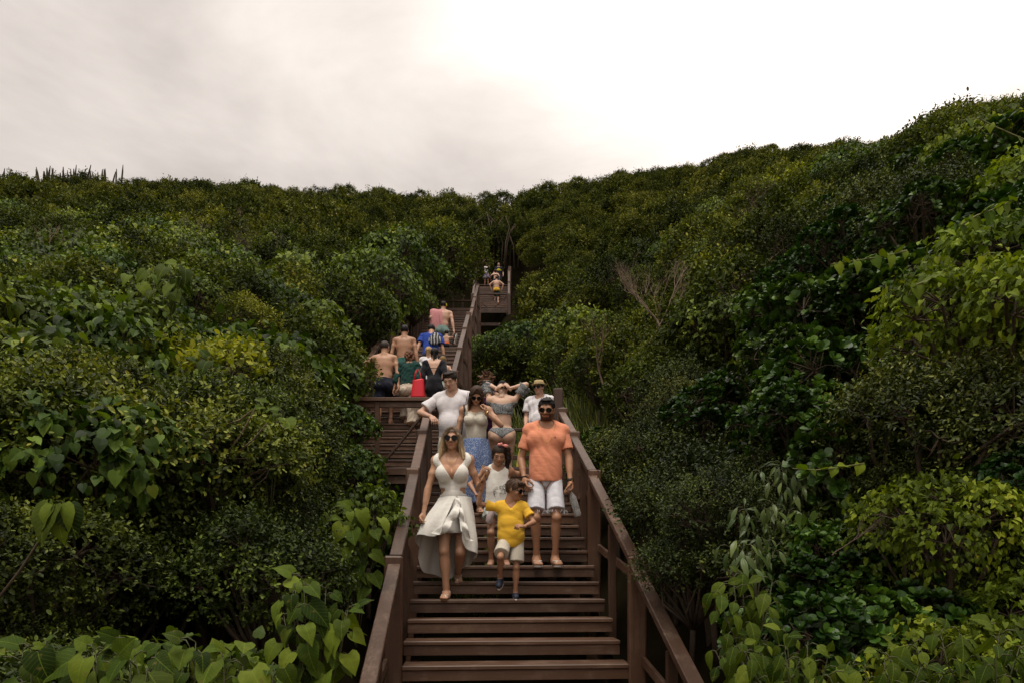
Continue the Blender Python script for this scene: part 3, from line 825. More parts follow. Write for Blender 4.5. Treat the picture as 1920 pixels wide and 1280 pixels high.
def blocks_top(X, Y, rr, top):
    """would hide the topmost flight from the foot of the stairs"""
    a, b = 960 + F * (X - rr) / Y, 960 + F * (X + rr) / Y
    return Y < 40.6 and b > 884 and a < 952 and 1075 - F * top / Y < 592
def free(X, Y, rad):
    z, c, w = stair_line(Y)
    return abs(X - c) > w + rad
rings = [(2.3, 4.3, 0.56, 0.50), (4.3, 7.0, 0.80, 0.72), (7.0, 10.5, 1.05, 0.82), (10.5, 16.0, 1.45, 1.0), (16.0, 25.0, 2.0, 1.22)]
count = {}
for d0, d1, step, rad in rings:
    y = d0
    while y < d1:
        half = 0.86 * y + 0.5
        x = -half + rv.uniform(0, step)
        while x < half:
            X = x + rv.uniform(-.35, .35) * step; Y = y + rv.uniform(-.35, .35) * step
            x += step
            if Y < 2.0: continue
            px = 960 + F * X / Y
            rr = rad * rv.uniform(0.7, 1.3)
            if not free(X, Y, rr * (0.62 if Y < 11 else 0.5)): continue
            top = float(canopy(X, Y)) + rv.uniform(-.25, .15) * rad
            z_, c_, w_ = stair_line(Y)
            if Y < 11 and abs(X - c_) < w_ + rr * 1.2: top -= 0.15
            # keep the view to the wide landing and the second flight open
            if X < c_ and 5.5 < Y < 13 and 960 + F * (X + rr) / Y > 708 and 1075 - F * top / Y < 900: continue
            if blocks_top(X, Y, rr, top): continue
            key = pick(px, Y, 0)
            name, protos = SPEC[key]
            s = rr / protos[0][2]
            if key in ('small', 'smalld'): s = min(max(s, 0.75), 1.15)
            zc = top - protos[0][2] * s * 0.86
            lab, grp = LAB[key]
            o = put_shrub(key, rv.randrange(9), (X, Y, zc), s, rv.uniform(0, 6.28), f"{lab}, {where(px, Y)}", f"{grp}, {where(px, Y)}")
            PLACED.setdefault((key, where(px, Y)), []).append((px, o))
            count[key] = count.get(key, 0) + 1
            # understorey below it, where the bank drops steeply to the ground
            zl = zc - 0.95 * rr; gz = float(ground(X, Y)); nlow = 0
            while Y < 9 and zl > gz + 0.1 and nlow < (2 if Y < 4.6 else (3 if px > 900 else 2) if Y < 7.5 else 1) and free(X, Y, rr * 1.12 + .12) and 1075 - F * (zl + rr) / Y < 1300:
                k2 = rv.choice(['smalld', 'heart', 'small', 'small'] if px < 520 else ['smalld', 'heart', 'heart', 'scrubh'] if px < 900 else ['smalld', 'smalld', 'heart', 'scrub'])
                s2 = rr / SPEC[k2][1][0][2] * rv.uniform(0.85, 1.1)
                lo_ = put_shrub(k2, rv.randrange(9), (X + rv.uniform(-.15, .15), Y + rv.uniform(-.1, .25), zl), s2, rv.uniform(0, 6.28),
                          f"low shaded {LAB[k2][0]}, {where(px, Y)}", f"shaded {LAB[k2][1]}, {where(px, Y)}")
                count['low'] = count.get('low', 0) + 1; PLACED.setdefault(('low ' + k2, where(px, Y)), []).append((px, lo_))
                zl -= 0.9 * rr; nlow += 1
        y += step
for px, py, d, rr, lab in ((845, 478, 27.6, 1.55, "dark overhanging shrub above the top of the narrow flight"), (800, 500, 25.5, 1.7, "large overhanging shrub left of the narrow flight's top"), (748, 520, 22.5, 1.7, "large rounded shrub left of the man with the pink towel"),
                           (700, 560, 19.0, 1.45, "rounded shrub leaning over the left rail of the second flight"), (775, 572, 20.3, .75, "low shrub hanging over the left rail beside the towel man"), (655, 610, 15.6, 1.25, "shrub pressed against the second flight's left rail"), (585, 690, 12.2, .95, "shrub at the foot of the second flight's left rail"),
                           (868, 508, 31.0, 1.3, "shrub crown touching the topmost flight's left rail"), (1010, 560, 36, 1.5, "pale green shrub right of the topmost flight"), (1000, 668, 21.5, 1.3, "bright green shrub right of the narrow flight"), (922, 668, 19.5, .8, "small bright shrub tight against the narrow flight's right rail")):
    p = at(px, py, d); key = 'scrubh' if d < 24 else 'scrub'
    put_shrub(key, rv.randrange(9), p, rr / SPEC[key][1][0][2], rv.uniform(0, 6.28), lab, "shrubs overhanging the upper flights")
for px, py, d, rr, lab in ((1268, 965, 5.7, .45, "dark bush close outside the right rail, above the other"), (1300, 1075, 4.75, .42, "dark bush close outside the right rail, below the other"), (1345, 985, 4.7, .45, "dark bush between the right rail and the long leaves"), (1225, 860, 6.9, .50, "dark bush outside the right rail behind the orange-shirted man")):
    put_shrub('smalld', rv.randrange(9), at(px, py, d), rr / SPEC['smalld'][1][0][2], rv.uniform(0, 6.28), lab, "dark bushes along the right rail")
for px, py, d, rr, lab in ((628, 735, 9.6, .55, "heart-leaved bush hiding the left end of the guard rail"), (642, 815, 8.7, .50, "heart-leaved bush in front of the landing's left post"), (655, 900, 7.6, .45, "low heart-leaved bush below the landing's left end"), (690, 985, 6.2, .42, "heart-leaved bush filling the gap below the landing"), (600, 650, 11.4, .8, "leafy bush left of the bare-backed man with navy shorts")):
    put_shrub('heart', rv.randrange(9), at(px, py, d), rr / SPEC['heart'][1][0][2], rv.uniform(0, 6.28), lab, "bushes round the wide landing")
for (key, wh), lst in PLACED.items():                       # where only a dozen stand together, each gets its place in the row
    if len(lst) <= 30: number_row([o for _, o in lst], f"{'low shaded ' if key[:4] == 'low ' else ''}{LAB[key.replace('low ', '')][0]}, {wh}")
print("shrubs", count, sum(count.values()))

# far scrub: one mass that nobody could count, instanced over the upper hill
proto_col = bpy.data.collections.new("far_scrub_shapes")
for me, _, _, _ in SPEC['far'][1]:
    o = bpy.data.objects.new("scrub_crown", me); proto_col.objects.link(o)
pts, scl, rot, idx = [], [], [], []
y = 25.0
while y < 68.0:
    step = 1.9 if y < 40 else 2.2
    half = 0.88 * y + 2
    x = -half + rv.uniform(0, step)
    while x < half:
        X = x + rv.uniform(-.4, .4) * step; Y = y + rv.uniform(-.4, .4) * step; x += step
        if Y < 47 and not free(X, Y, 0.75): continue
        s = rv.uniform(0.4, 0.95) if rv.random() < 0.8 else rv.uniform(0.95, 1.4)
        top = float(canopy(X, min(Y, 62)))
        if Y > 63: top -= (Y - 63) * 0.4
        if blocks_top(X, Y, 1.5 * s, top + .5): continue
        pts.append((X, Y, top - 1.7 * s * 0.90 + rv.uniform(-.6, .35))); scl.append(s); rot.append(rv.uniform(0, 6.28)); idx.append(rv.randrange(5))
    y += step
sm = bpy.data.meshes.new("hillside_scrub"); sm.from_pydata(pts, [], [])
for nm, tp, arr in (("sc", 'FLOAT', scl), ("rz", 'FLOAT', rot), ("ix", 'INT', idx)):
    a_ = sm.attributes.new(nm, tp, 'POINT'); a_.data.foreach_set("value", arr)
scrub = tag(link("hillside_scrub", sm), "dense olive scrub covering the upper hillside to the skyline", "scrub", kind='stuff')
ng = bpy.data.node_groups.new("scatter_scrub", 'GeometryNodeTree')
ng.interface.new_socket("Geometry", in_out='INPUT', socket_type='NodeSocketGeometry')
ng.interface.new_socket("Geometry", in_out='OUTPUT', socket_type='NodeSocketGeometry')
N_ = ng.nodes; Lk = ng.links
gi = N_.new("NodeGroupInput"); go = N_.new("NodeGroupOutput")
iop = N_.new("GeometryNodeInstanceOnPoints"); ci = N_.new("GeometryNodeCollectionInfo")
ci.inputs['Collection'].default_value = proto_col
ci.inputs['Separate Children'].default_value = True
ci.inputs['Reset Children'].default_value = True
def named(nm, tp):
    k = N_.new("GeometryNodeInputNamedAttribute"); k.data_type = tp; k.inputs['Name'].default_value = nm; return k.outputs['Attribute']
iop.inputs['Pick Instance'].default_value = True
Lk.new(gi.outputs[0], iop.inputs['Points']); Lk.new(ci.outputs[0], iop.inputs['Instance'])
Lk.new(named("ix", 'INT'), iop.inputs['Instance Index'])
cx = N_.new("ShaderNodeCombineXYZ"); Lk.new(named("rz", 'FLOAT'), cx.inputs['Z'])
Lk.new(cx.outputs[0], iop.inputs['Rotation']); Lk.new(named("sc", 'FLOAT'), iop.inputs['Scale'])
Lk.new(iop.outputs[0], go.inputs[0])
md = scrub.modifiers.new("scatter", 'NODES'); md.node_group = ng
print("far scrub", len(pts))
# ------------------------------------------------------------------ figures: one continuous surface from smoothly joined volumes
def surf_net(Fv, org, h):
    """naive surface nets: field on a grid -> vertices, quads"""
    ins = Fv < 0
    nx, ny, nz = Fv.shape
    c = np.zeros((nx - 1, ny - 1, nz - 1), np.int8)
    for i in (0, 1):
        for j in (0, 1):
            for k in (0, 1):
                c += ins[i:nx - 1 + i, j:ny - 1 + j, k:nz - 1 + k]
    act = (c > 0) & (c < 8)
    I, J, K = np.nonzero(act)
    vid = np.full(act.shape, -1, np.int32); vid[I, J, K] = np.arange(len(I))
    S = np.zeros((len(I), 3)); n = np.zeros(len(I))
    corners = [(0, 0, 0), (1, 0, 0), (0, 1, 0), (1, 1, 0), (0, 0, 1), (1, 0, 1), (0, 1, 1), (1, 1, 1)]
    for a in range(8):
        for b in range(a + 1, 8):
            ca, cb = np.array(corners[a]), np.array(corners[b])
            if np.abs(ca - cb).sum() != 1: continue
            fa = Fv[I + ca[0], J + ca[1], K + ca[2]]; fb = Fv[I + cb[0], J + cb[1], K + cb[2]]
            m = (fa < 0) != (fb < 0)
            t = np.where(m, fa / np.where(np.abs(fa - fb) < 1e-9, 1, fa - fb), 0)
            S += np.where(m[:, None], ca + t[:, None] * (cb - ca), 0); n += m
    V = (np.stack([I, J, K], 1) + S / np.maximum(n, 1)[:, None]) * h + org
    Q = []
    for ax in range(3):
        sl0 = [slice(None)] * 3; sl1 = [slice(None)] * 3
        sl0[ax] = slice(0, -1); sl1[ax] = slice(1, None)
        a, b = ins[tuple(sl0)], ins[tuple(sl1)]
        X = np.argwhere(a != b)
        o1, o2 = [(1, 2), (2, 0), (0, 1)][ax]
        X = X[(X[:, o1] > 0) & (X[:, o2] > 0) & (X[:, o1] < Fv.shape[o1] - 1) & (X[:, o2] < Fv.shape[o2] - 1)]
        e1 = np.zeros(3, int); e1[o1] = 1; e2 = np.zeros(3, int); e2[o2] = 1
        g = lambda P: vid[P[:, 0], P[:, 1], P[:, 2]]
        q = np.stack([g(X - e1 - e2), g(X - e2), g(X), g(X - e1)], 1)
        flip = b[X[:, 0], X[:, 1], X[:, 2]]
        q[flip] = q[flip][:, ::-1]
        Q.append(q)
    Q = np.vstack(Q)
    return V, Q[(Q >= 0).all(1)]

def rc(a, b, r1, r2=None, k=0.02, op='+'):
    return ('rc', np.array(a, float), np.array(b, float), r1, r1 if r2 is None else r2, k, op)
def el(c, r, M=None, k=0.02, op='+'):
    return ('el', np.array(c, float), np.array(r, float), np.eye(3) if M is None else np.array(M, float), None, k, op)

def field(prims, h, clip=None, disp=None, pad=0.03, bounds=None):
    lo = np.full(3, 1e9); hi = -lo
    bb = []
    for p in prims:
        if p[0] == 'rc':
            r = max(p[3], p[4]); l = np.minimum(p[1], p[2]) - r; u = np.maximum(p[1], p[2]) + r
        else:
            e = np.sqrt(((p[3] * p[2][None, :]) ** 2).sum(1)); l = p[1] - e; u = p[1] + e
        bb.append((l, u))
        if p[6] == '+': lo = np.minimum(lo, l); hi = np.maximum(hi, u)
    lo -= pad; hi += pad
    n = np.ceil((hi - lo) / h).astype(int) + 1
    ax = [lo[i] + np.arange(n[i]) * h for i in range(3)]
    Fv = np.full(n, 0.5, np.float32)
    for p, (l, u) in zip(prims, bb):
        m = p[5] * 1.3 + pad + (0.02 if p[6] == '+' else 0)
        i0 = np.maximum(np.floor((l - m - lo) / h).astype(int), 0); i1 = np.minimum(np.ceil((u + m - lo) / h).astype(int) + 1, n)
        if (i1 <= i0).any(): continue
        sl = tuple(slice(a, b) for a, b in zip(i0, i1))
        X = ax[0][sl[0]][:, None, None].astype(np.float32); Y = ax[1][sl[1]][None, :, None].astype(np.float32); Z = ax[2][sl[2]][None, None, :].astype(np.float32)
        if p[0] == 'rc':
            d = p[2] - p[1]; dd = max(float(d @ d), 1e-9)
            x, y, z = X - p[1][0], Y - p[1][1], Z - p[1][2]
            t = np.clip((x * d[0] + y * d[1] + z * d[2]) / dd, 0, 1)
            D = np.sqrt((x - t * d[0]) ** 2 + (y - t * d[1]) ** 2 + (z - t * d[2]) ** 2) - (p[3] + (p[4] - p[3]) * t)
        else:
            x, y, z = X - p[1][0], Y - p[1][1], Z - p[1][2]
            M = p[3]; r = p[2]
            q = [(M[0, i] * x + M[1, i] * y + M[2, i] * z) / r[i] for i in range(3)]
            k0 = np.sqrt(q[0] ** 2 + q[1] ** 2 + q[2] ** 2); k1 = np.sqrt((q[0] / r[0]) ** 2 + (q[1] / r[1]) ** 2 + (q[2] / r[2]) ** 2) + 1e-6
            D = k0 * (k0 - 1) / k1
        A = Fv[sl]; k = p[5]
        if p[6] == '+':
            hh = np.clip(0.5 + 0.5 * (D - A) / k, 0, 1); Fv[sl] = D * (1 - hh) + A * hh - k * hh * (1 - hh)
        else:
            D = -D
            hh = np.clip(0.5 - 0.5 * (D - A) / k, 0, 1); Fv[sl] = D * (1 - hh) + A * hh + k * hh * (1 - hh)
    X = ax[0][:, None, None]; Y = ax[1][None, :, None]; Z = ax[2][None, None, :]
    if disp is not None: Fv = Fv + disp(X, Y, Z)
    if clip is not None: Fv = np.maximum(Fv, clip(X, Y, Z))
    Fv[0] = Fv[-1] = 0.5; Fv[:, 0] = Fv[:, -1] = 0.5; Fv[:, :, 0] = Fv[:, :, -1] = 0.5
    return surf_net(np.asarray(Fv, np.float32), lo, h)

def rot(rx=0, ry=0, rz=0):
    return np.array(Matrix.Rotation(R(rz), 3, 'Z') @ Matrix.Rotation(R(rx), 3, 'X') @ Matrix.Rotation(R(ry), 3, 'Y'))

def unit(v): v = np.array(v, float); return v / (np.linalg.norm(v) + 1e-9)

def ik(p, t, l1, l2, hint):
    d = t - p; L = np.linalg.norm(d)
    if L > (l1 + l2) * 0.998:
        t = p + d / L * (l1 + l2) * 0.998; d = t - p; L = np.linalg.norm(d)
    u = d / L; a = (l1 * l1 - l2 * l2 + L * L) / (2 * L); hh = math.sqrt(max(l1 * l1 - a * a, 0))
    v = np.array(hint, float); v = v - (v @ u) * u; v = unit(v)
    return p + u * a + v * hh, t

# --- cached local shapes: head (unit = head height), hands and feet (unit = metres for a 1.7 m adult)
_cache = {}
def head_shape(res, sex, big=False):
    key = ('head', res, sex)
    if key in _cache: return _cache[key]
    f = sex == 'f'
    P = [el((0, .07, .12), (.335, .40, .38), k=.05), el((0, -.07, -.10), (.275 if f else .285, .295, .35), k=.10),
         el((0, -.19, -.37), (.13 if f else .165, .15, .125), k=.10),
         el((-.17, -.22, -.13), (.10, .10, .10), k=.08), el((.17, -.22, -.13), (.10, .10, .10), k=.08),
         rc((-.17, -.315, .085), (.17, -.315, .085), .045 if f else .055, k=.06),
         rc((0, -.36, .05), (0, -.445, -.125), .03, .048, k=.04), rc((-.055, -.405, -.145), (.055, -.405, -.145), .032, k=.03),
         el((-.145, -.385, .01), (.095, .055, .05), k=.04, op='-'), el((.145, -.385, .01), (.095, .055, .05), k=.04, op='-'),
         el((-.145, -.30, .01), (.075, .065, .05), k=.02), el((.145, -.30, .01), (.075, .065, .05), k=.02),
         rc((-.075, -.352, -.245), (.075, -.352, -.245), .026, k=.02), rc((-.06, -.352, -.285), (.06, -.352, -.285), .03, k=.02),
         el((-.335, .06, -.03), (.04, .085, .125), rot(0, -8, 0), k=.03), el((.335, .06, -.03), (.04, .085, .125), rot(0, 8, 0), k=.03),
         rc((0, .10, -.25), (0, .14, -.80), .22 if f else .265, .235 if f else .29, k=.10)]
    V, Q = field(P, res, pad=.06)
    c = V[Q].mean(1); x, y, z = np.abs(c[:, 0]), c[:, 1], c[:, 2]
    mi = np.zeros(len(Q), int)
    mi[(x < .115) & (y < -.335) & (z > -.315) & (z < -.222)] = 1                                        # lips
    mi[(x > .07) & (x < .22) & (y < -.27) & (z > .085 + (x > .17) * 0) & (z < .112)] = 2                                # brows
    mi[(((x - .145) / .06) ** 2 + ((z - .005) / .024) ** 2 < 1) & (y < -.2)] = 3                          # eyes
    mi[(((x - .145) / .028) ** 2 + ((z - .005) / .026) ** 2 < 1) & (y < -.2)] = 2
    _cache[key] = (V, Q, mi); return _cache[key]

def hand_shape(res, curl, spread=1.0):
    """wrist at the origin, fingers along +X, palm facing -Z, thumb towards +Y"""
    key = ('hand', res, round(curl, 2), spread)
    if key in _cache: return _cache[key]
    P = [rc((-.03, 0, 0), (.03, 0, 0), .024, .026, k=.02), el((.05, 0, 0), (.048, .040, .017), k=.02), rc((.02, .022, -.004), (.075, .026, 0), .015, k=.015)]
    for i, (y, L) in enumerate(((.032, .072), (.011, .080), (-.011, .074), (-.031, .058))):
        a = 0.0; p = np.array([.088 - .003 * abs(i - 1.2), y, 0]); ang = R(8 + 62 * curl); yaw = spread * (1.2 - i) * 0.06
        for j, fr in enumerate((.45, .31, .24)):
            a += ang * (0.9 if j == 0 else 1.0)
            q = p + L * fr * np.array([math.cos(a) * math.cos(yaw), math.sin(yaw), -math.sin(a)])
            P.append(rc(p, q, .0098 - .001 * j, .0088 - .001 * j, k=.006)); p = q
    t0 = np.array([.022, .028, -.006]); t1 = t0 + np.array([.028, .028, -.012 - .012 * curl]); t2 = t1 + np.array([.028, .012 - .02 * curl, -.012 - .016 * curl]); t3 = t2 + np.array([.022, .002 - .02 * curl, -.010 * (1 + curl)])
    P += [rc(t0, t1, .015, .0125, k=.012), rc(t1, t2, .0115, .0105, k=.006), rc(t2, t3, .0105, .0085, k=.006)]
    _cache[key] = field(P, res, pad=.02); return _cache[key]

def foot_shape(res):
    """ankle at the origin, toes towards -Y, sole at z = -0.075"""
    key = ('foot', res)
    if key in _cache: return _cache[key]
    P = [rc((0, .0, .05), (0, .008, -.01), .034, .036, k=.03), rc((0, .02, -.035), (0, .028, -.045), .034, .030, k=.03),
         rc((0, -.01, -.035), (.006, -.10, -.052), .036, .026, k=.04), rc((-.018, -.05, -.055), (-.02, -.125, -.058), .024, .018, k=.03), rc((.022, -.05, -.055), (.028, -.115, -.058), .022, .016, k=.03)]
    for i, (x, y, r) in enumerate(((-.030, -.168, .013), (-.010, -.170, .0095), (.008, -.163, .009), (.024, -.153, .0085), (.038, -.140, .0085))):
        P.append(rc((x * .8, -.115, -.060), (x, y + r, -.062), r, r * .9, k=.010))
    V, Q = field(P, res, clip=lambda X, Y, Z: -(Z + .074) + 0 * X + 0 * Y, pad=.02)
    _cache[key] = (V, Q); return _cache[key]

SKIN = {}
def skin_mats(tone):
    """tone = base colour of the skin"""
    if tone not in SKIN:
        i = len(SKIN)
        sk, n, l, p = new_mat(f"skin_{i}")
        tc = n.new("ShaderNodeTexCoord"); nz = n.new("ShaderNodeTexNoise"); nz.inputs['Scale'].default_value = 13; nz.inputs['Detail'].default_value = 8; nz.inputs['Roughness'].default_value = .7
        l.new(tc.outputs['Object'], nz.inputs['Vector'])
        mx = n.new("ShaderNodeMix"); mx.data_type = 'RGBA'
        mx.inputs['A'].default_value = (tone[0] * .76, tone[1] * .66, tone[2] * .60, 1); mx.inputs['B'].default_value = (tone[0] * 1.2, tone[1] * 1.28, tone[2] * 1.32, 1)
        l.new(nz.outputs['Fac'], mx.inputs['Factor']); l.new(mx.outputs['Result'], p.inputs['Base Color'])
        p.inputs['Roughness'].default_value = 0.48; p.inputs['Specular IOR Level'].default_value = 0.42
        p.inputs['Subsurface Weight'].default_value = 0.0
        lips = mat_plain(f"lips_{i}", (tone[0] * .82, tone[1] * .52, tone[2] * .50), 0.4)
        brow = mat_plain(f"brow_{i}", (tone[0] * .14, tone[1] * .13, tone[2] * .13), 0.8)
        eye = mat_plain(f"eye_{i}", (.30, .25, .21), 0.35)
        beard = mat_plain(f"beard_{i}", (tone[0] * .16, tone[1] * .15, tone[2] * .15), 0.8, var=0.4, scale=120)
        SKIN[tone] = [sk, lips, brow, eye, beard]
    return SKIN[tone]

class Fig:
    """a posed figure. Local frame: the figure faces -Y, x grows to the picture's right when it faces the camera.
    legs / arms: index 0 = negative x side, 1 = positive x side"""
    def __init__(s, H, sex='m', head_h=None, build=1.0, pelvis=(0, 0, None), lean=0, side=0, twist=0, hip_twist=0,
                 feet=((-.1, 0, 0), (.1, 0, 0)), toes=((-.12, -1), (.12, -1)), knees=((0, -1, 0), (0, -1, 0)),
                 hands=(None, None), elbows=((-.3, 1, -.2), (.3, 1, -.2)), head=(0, 0, 0), child=False, belly=0.0, bust=1.0, shoulder=1.0, hipw=1.0):
        s.H = H; s.sex = sex; s.build = build; s.child = child
        s.hh = head_h or 0.134 * H
        U = s.U = (H - s.hh) / 0.866
        pz = pelvis[2] if pelvis[2] is not None else 0.525 * U
        s.P = np.array([pelvis[0], pelvis[1], pz], float)
        s.M = rot(lean, side, twist)                     # torso axes: columns x, y (back), z (up)
        s.Mp = rot(lean * 0.25, side * 0.4, hip_twist)
        f = sex == 'f'
        sh = (0.103 if f else 0.118) * shoulder * (0.93 if child else 1)
        hp = (0.056 if f else 0.052) * hipw
        T = lambda x, y, z: s.P + s.M @ (np.array([x, y, z]) * U)
        s.T = T
        s.neck0 = T(0, .012, .305)
        s.sho = [T(-sh, .005, .283), T(sh, .005, .283)]
        s.hip = [s.P + s.Mp @ (np.array([-hp, 0, -.02]) * U), s.P + s.Mp @ (np.array([hp, 0, -.02]) * U)]
        s.Mh = rot(head[1], head[2], head[0])
        s.hc = s.neck0 + s.M @ np.array([0, -.008 * U, .030 * U]) + s.Mh @ np.array([0, -.10 * s.hh, .56 * s.hh])
        lu, ll = 0.2335 * U, 0.2335 * U
        au, al = 0.172 * U, 0.150 * U
        s.fs = U / 1.7 * (1.05 if not f else 0.97)
        s.ank, s.kne, s.toe = [], [], []
        for i in (0, 1):
            fx = np.array(feet[i], float); a = fx + np.array([0, 0, .075 * s.fs])
            k, a2 = ik(s.hip[i], a, lu, ll, knees[i])
            s.kne.append(k); s.ank.append(a2); s.toe.append(unit((toes[i][0], toes[i][1], toes[i][2] if len(toes[i]) > 2 else 0)))
        s.elb, s.wri, s.hdir = [], [], []
        for i in (0, 1):
            sg = -1 if i == 0 else 1
            t = hands[i]
            if t is None: t = s.sho[i] + s.M @ (np.array([sg * .045, -.02, -.315]) * U)
            e, w = ik(s.sho[i], np.array(t, float), au, al, s.M @ np.array(elbows[i], float))
            s.elb.append(e); s.wri.append(w); s.hdir.append(unit(w - e))
        s.belly = belly; s.bust = bust; s.hipw = hipw; s.shw = sh
    # --- volumes
    def torso(s, g=0.0, pecs=True):
        U = s.U; b = s.build; f = s.sex == 'f'; T = s.T; M = s.M; cm = 0.8 if s.child else 1
        P = [el(T(0, .004, .205), ((.088 if f else .102) * U * b ** .6 + g, .062 * U * b + g, .105 * U + g), M, k=.05),
             el(T(0, .006, .262), ((.098 if f else .112) * U * b ** .4 * (.92 if s.child else 1) + g, .050 * U * b + g, .042 * U + g), M, k=.04),
             el(T(0, -.002, .09), ((.074 if f else .090) * U * b + g, .058 * U * b + g, .085 * U + g), M, k=.06),
             el(s.P + s.Mp @ np.array([0, .004 * U, -.005 * U]), ((.098 if f else .090) * s.hipw * U * b ** .7 + g, .066 * U * b + g, .065 * U + g), s.Mp, k=.05),
             rc(s.sho[0] * .97 + s.sho[1] * .03, s.sho[1] * .97 + s.sho[0] * .03, .031 * U * b ** .4 + g, k=.03)]
        for i, sg in ((0, -1), (1, 1)):
            P.append(el(s.P + s.Mp @ (np.array([sg * .045, .040, -.045]) * U), (.050 * U * b + g, .045 * U * b + g, .052 * U + g), s.Mp, k=.035))
            P.append(rc(T(sg * .035, .008, .318), T(sg * .095, .008, .288), .024 * U + g, .030 * U + g, k=.04))
            if f and not s.child:
                P.append(el(T(sg * .046, -.058, .205), (.040 * U * s.bust + g, .036 * U * s.bust + g, .040 * U * s.bust + g), M, k=.025))
            elif not s.child and pecs:
                P.append(el(T(sg * .05, -.030, .225), (.055 * U + g, .030 * U + g, .045 * U + g), M, k=.04))
        if s.belly: P.append(el(T(0, -.035, .075), (.080 * U * b + g, (.045 + s.belly * .06) * U + g, .085 * U + g), M, k=.05))
        return P
    def arm(s, i, g=0.0, upto=None):
        U = s.U; b = s.build ** .6 * (0.80 if s.sex == 'f' else 0.95) * (0.85 if s.child else 1)
        S, E, W = s.sho[i], s.elb[i], s.wri[i]
        P = [rc(S, E, .029 * U * b + g, .0225 * U * b + g, k=.02), el(S * .55 + E * .45, (.030 * U * b + g,) * 3, k=.02)]
        if upto is None:
            P += [rc(E, W, .0235 * U * b + g, .0155 * U * b + g, k=.02), rc(E * .85 + W * .15, E * .5 + W * .5, .0245 * U * b + g, .019 * U * b + g, k=.02)]
        return P
    def leg(s, i, g=0.0, calf=True):
        U = s.U; b = s.build ** .7 * (0.93 if s.sex == 'f' else 0.90) * (0.86 if s.child else 1)
        Hp, K, A = s.hip[i], s.kne[i], s.ank[i]
        P = [rc(Hp, K, .054 * U * b + g, .0325 * U * b + g, k=.03), rc(Hp * .85 + K * .15, Hp * .45 + K * .55, .053 * U * b + g, .043 * U * b + g, k=.03)]
        if calf:
            back = unit(np.cross(np.cross(A - K, s.toe[i]), A - K)) * -1
            if back @ s.toe[i] > 0: back = -back
            P += [rc(K, A, .0305 * U * b + g, .0215 * U * b + g, k=.02), el(K + unit(s.toe[i]) * .006 * U, (.030 * U * b + g,) * 3, k=.015), el(K * .70 + A * .30 + back * .012 * U, (.034 * U * b + g, .034 * U * b + g, .075 * U + g), s._axis(A - K), k=.03)]
        return P
    def _axis(s, d):
        d = unit(d); x = unit(np.cross(d, (0, 1, 0.01))); y = np.cross(d, x)
        return np.stack([x, y, d], 1)
    def body_prims(s, g=0.0):
        P = s.torso(g)
        for i in (0, 1): P += s.arm(i, g) + s.leg(i, g)
        P.append(rc(s.neck0 - s.M @ np.array([0, 0, .03 * s.U]), s.neck0 + s.Mh @ np.array([0, 0, .12 * s.hh]), (.27 if s.sex == 'm' else .215) * s.hh + g, k=.03))
        return P
    def tl(s, X, Y, Z):
        """torso coordinates (x, forward, up) in units of U"""
        x, y, z = X - s.P[0], Y - s.P[1], Z - s.P[2]
        M = s.M; q = [(M[0, i] * x + M[1, i] * y + M[2, i] * z) / s.U for i in range(3)]
        return q[0], -q[1], q[2]

def place(V, M, c, sc=1.0): return (V * sc) @ np.asarray(M).T + c

def hand_frame(i, hdir, palm):
    """axes for hand_shape: x along the hand, z away from the palm"""
    x = unit(hdir); z = -np.array(palm, float); z = z - (z @ x) * x; z = unit(z); y = np.cross(z, x)
    return np.stack([x, y, z], 1)

def make_body(root, fg, tone, res=0.010, curl=(0.35, 0.35), palms=((1, 0, 0), (-1, 0, 0)), hdirs=(None, None), beard=False, no_feet=False, hres=None):
    mats = skin_mats(tone)
    V, Q = field(fg.body_prims(), res)
    Vs, Qs, Ms = [V], [Q], [np.zeros(len(Q), int)]
    off = len(V)
    q = 1.0 if res < 0.013 else (1.7 if res < 0.02 else 3)
    hV, hQ, hM = head_shape(0.020 * q, fg.sex)
    hm = hM.copy()
    if beard:
        c = hV[hQ].mean(1); x, y, z = np.abs(c[:, 0]), c[:, 1], c[:, 2]
        bd = (z < -.16) & (z > -.5) & (y < .02) & ~((x < .085) & (z > -.30) & (z < -.225)) & ((z < -.30) | (x > .16) | ((z > -.225) & (z < -.175) & (x < .15))) & (y > -.6)
        hm[bd & (hm == 0)] = 4
    Vs.append(place(hV, fg.Mh, fg.hc, fg.hh)); Qs.append(hQ + off); Ms.append(hm); off += len(hV)
    for i in (0, 1):
        V, Q = hand_shape(0.0042 * q, curl[i])
        d = hdirs[i] if hdirs[i] is not None else fg.hdir[i]
        Fm = hand_frame(i, d, palms[i])
        if i == 0: V = V * np.array([1, 1, 1])
        # thumb towards +Y of the frame; mirror when that would put it on the outside
        thumb = Fm[:, 1]
        want = np.array([0, -1, 0.25]) if abs(unit(d)[2]) > 0.5 else np.array([0, 0, 1.0])
        if thumb @ want < 0:
            V = V * np.array([1, -1, 1]); Q = Q[:, ::-1]
        Vs.append(place(V, Fm, fg.wri[i], fg.fs * (0.9 if fg.sex == 'f' else 1.0))); Qs.append(Q + off); Ms.append(np.zeros(len(Q), int)); off += len(V)
        if not no_feet:
            V, Q = foot_shape(0.0075 * q)
            if i == 1: pass
            t = fg.toe[i]; y = -unit(t); x = unit(np.cross(y, (0, 0, 1))); z = np.cross(x, y)
            Vm = V * np.array([1 if i == 1 else -1, 1, 1]); Qm = Q if i == 1 else Q[:, ::-1]
            Vs.append(place(Vm, np.stack([x, y, z], 1), fg.ank[i], fg.fs)); Qs.append(Qm + off); Ms.append(np.zeros(len(Q), int)); off += len(V)
    me = mesh_np("body", np.vstack(Vs), np.vstack(Qs), mats, np.concatenate(Ms))
    return link("body", me, root)

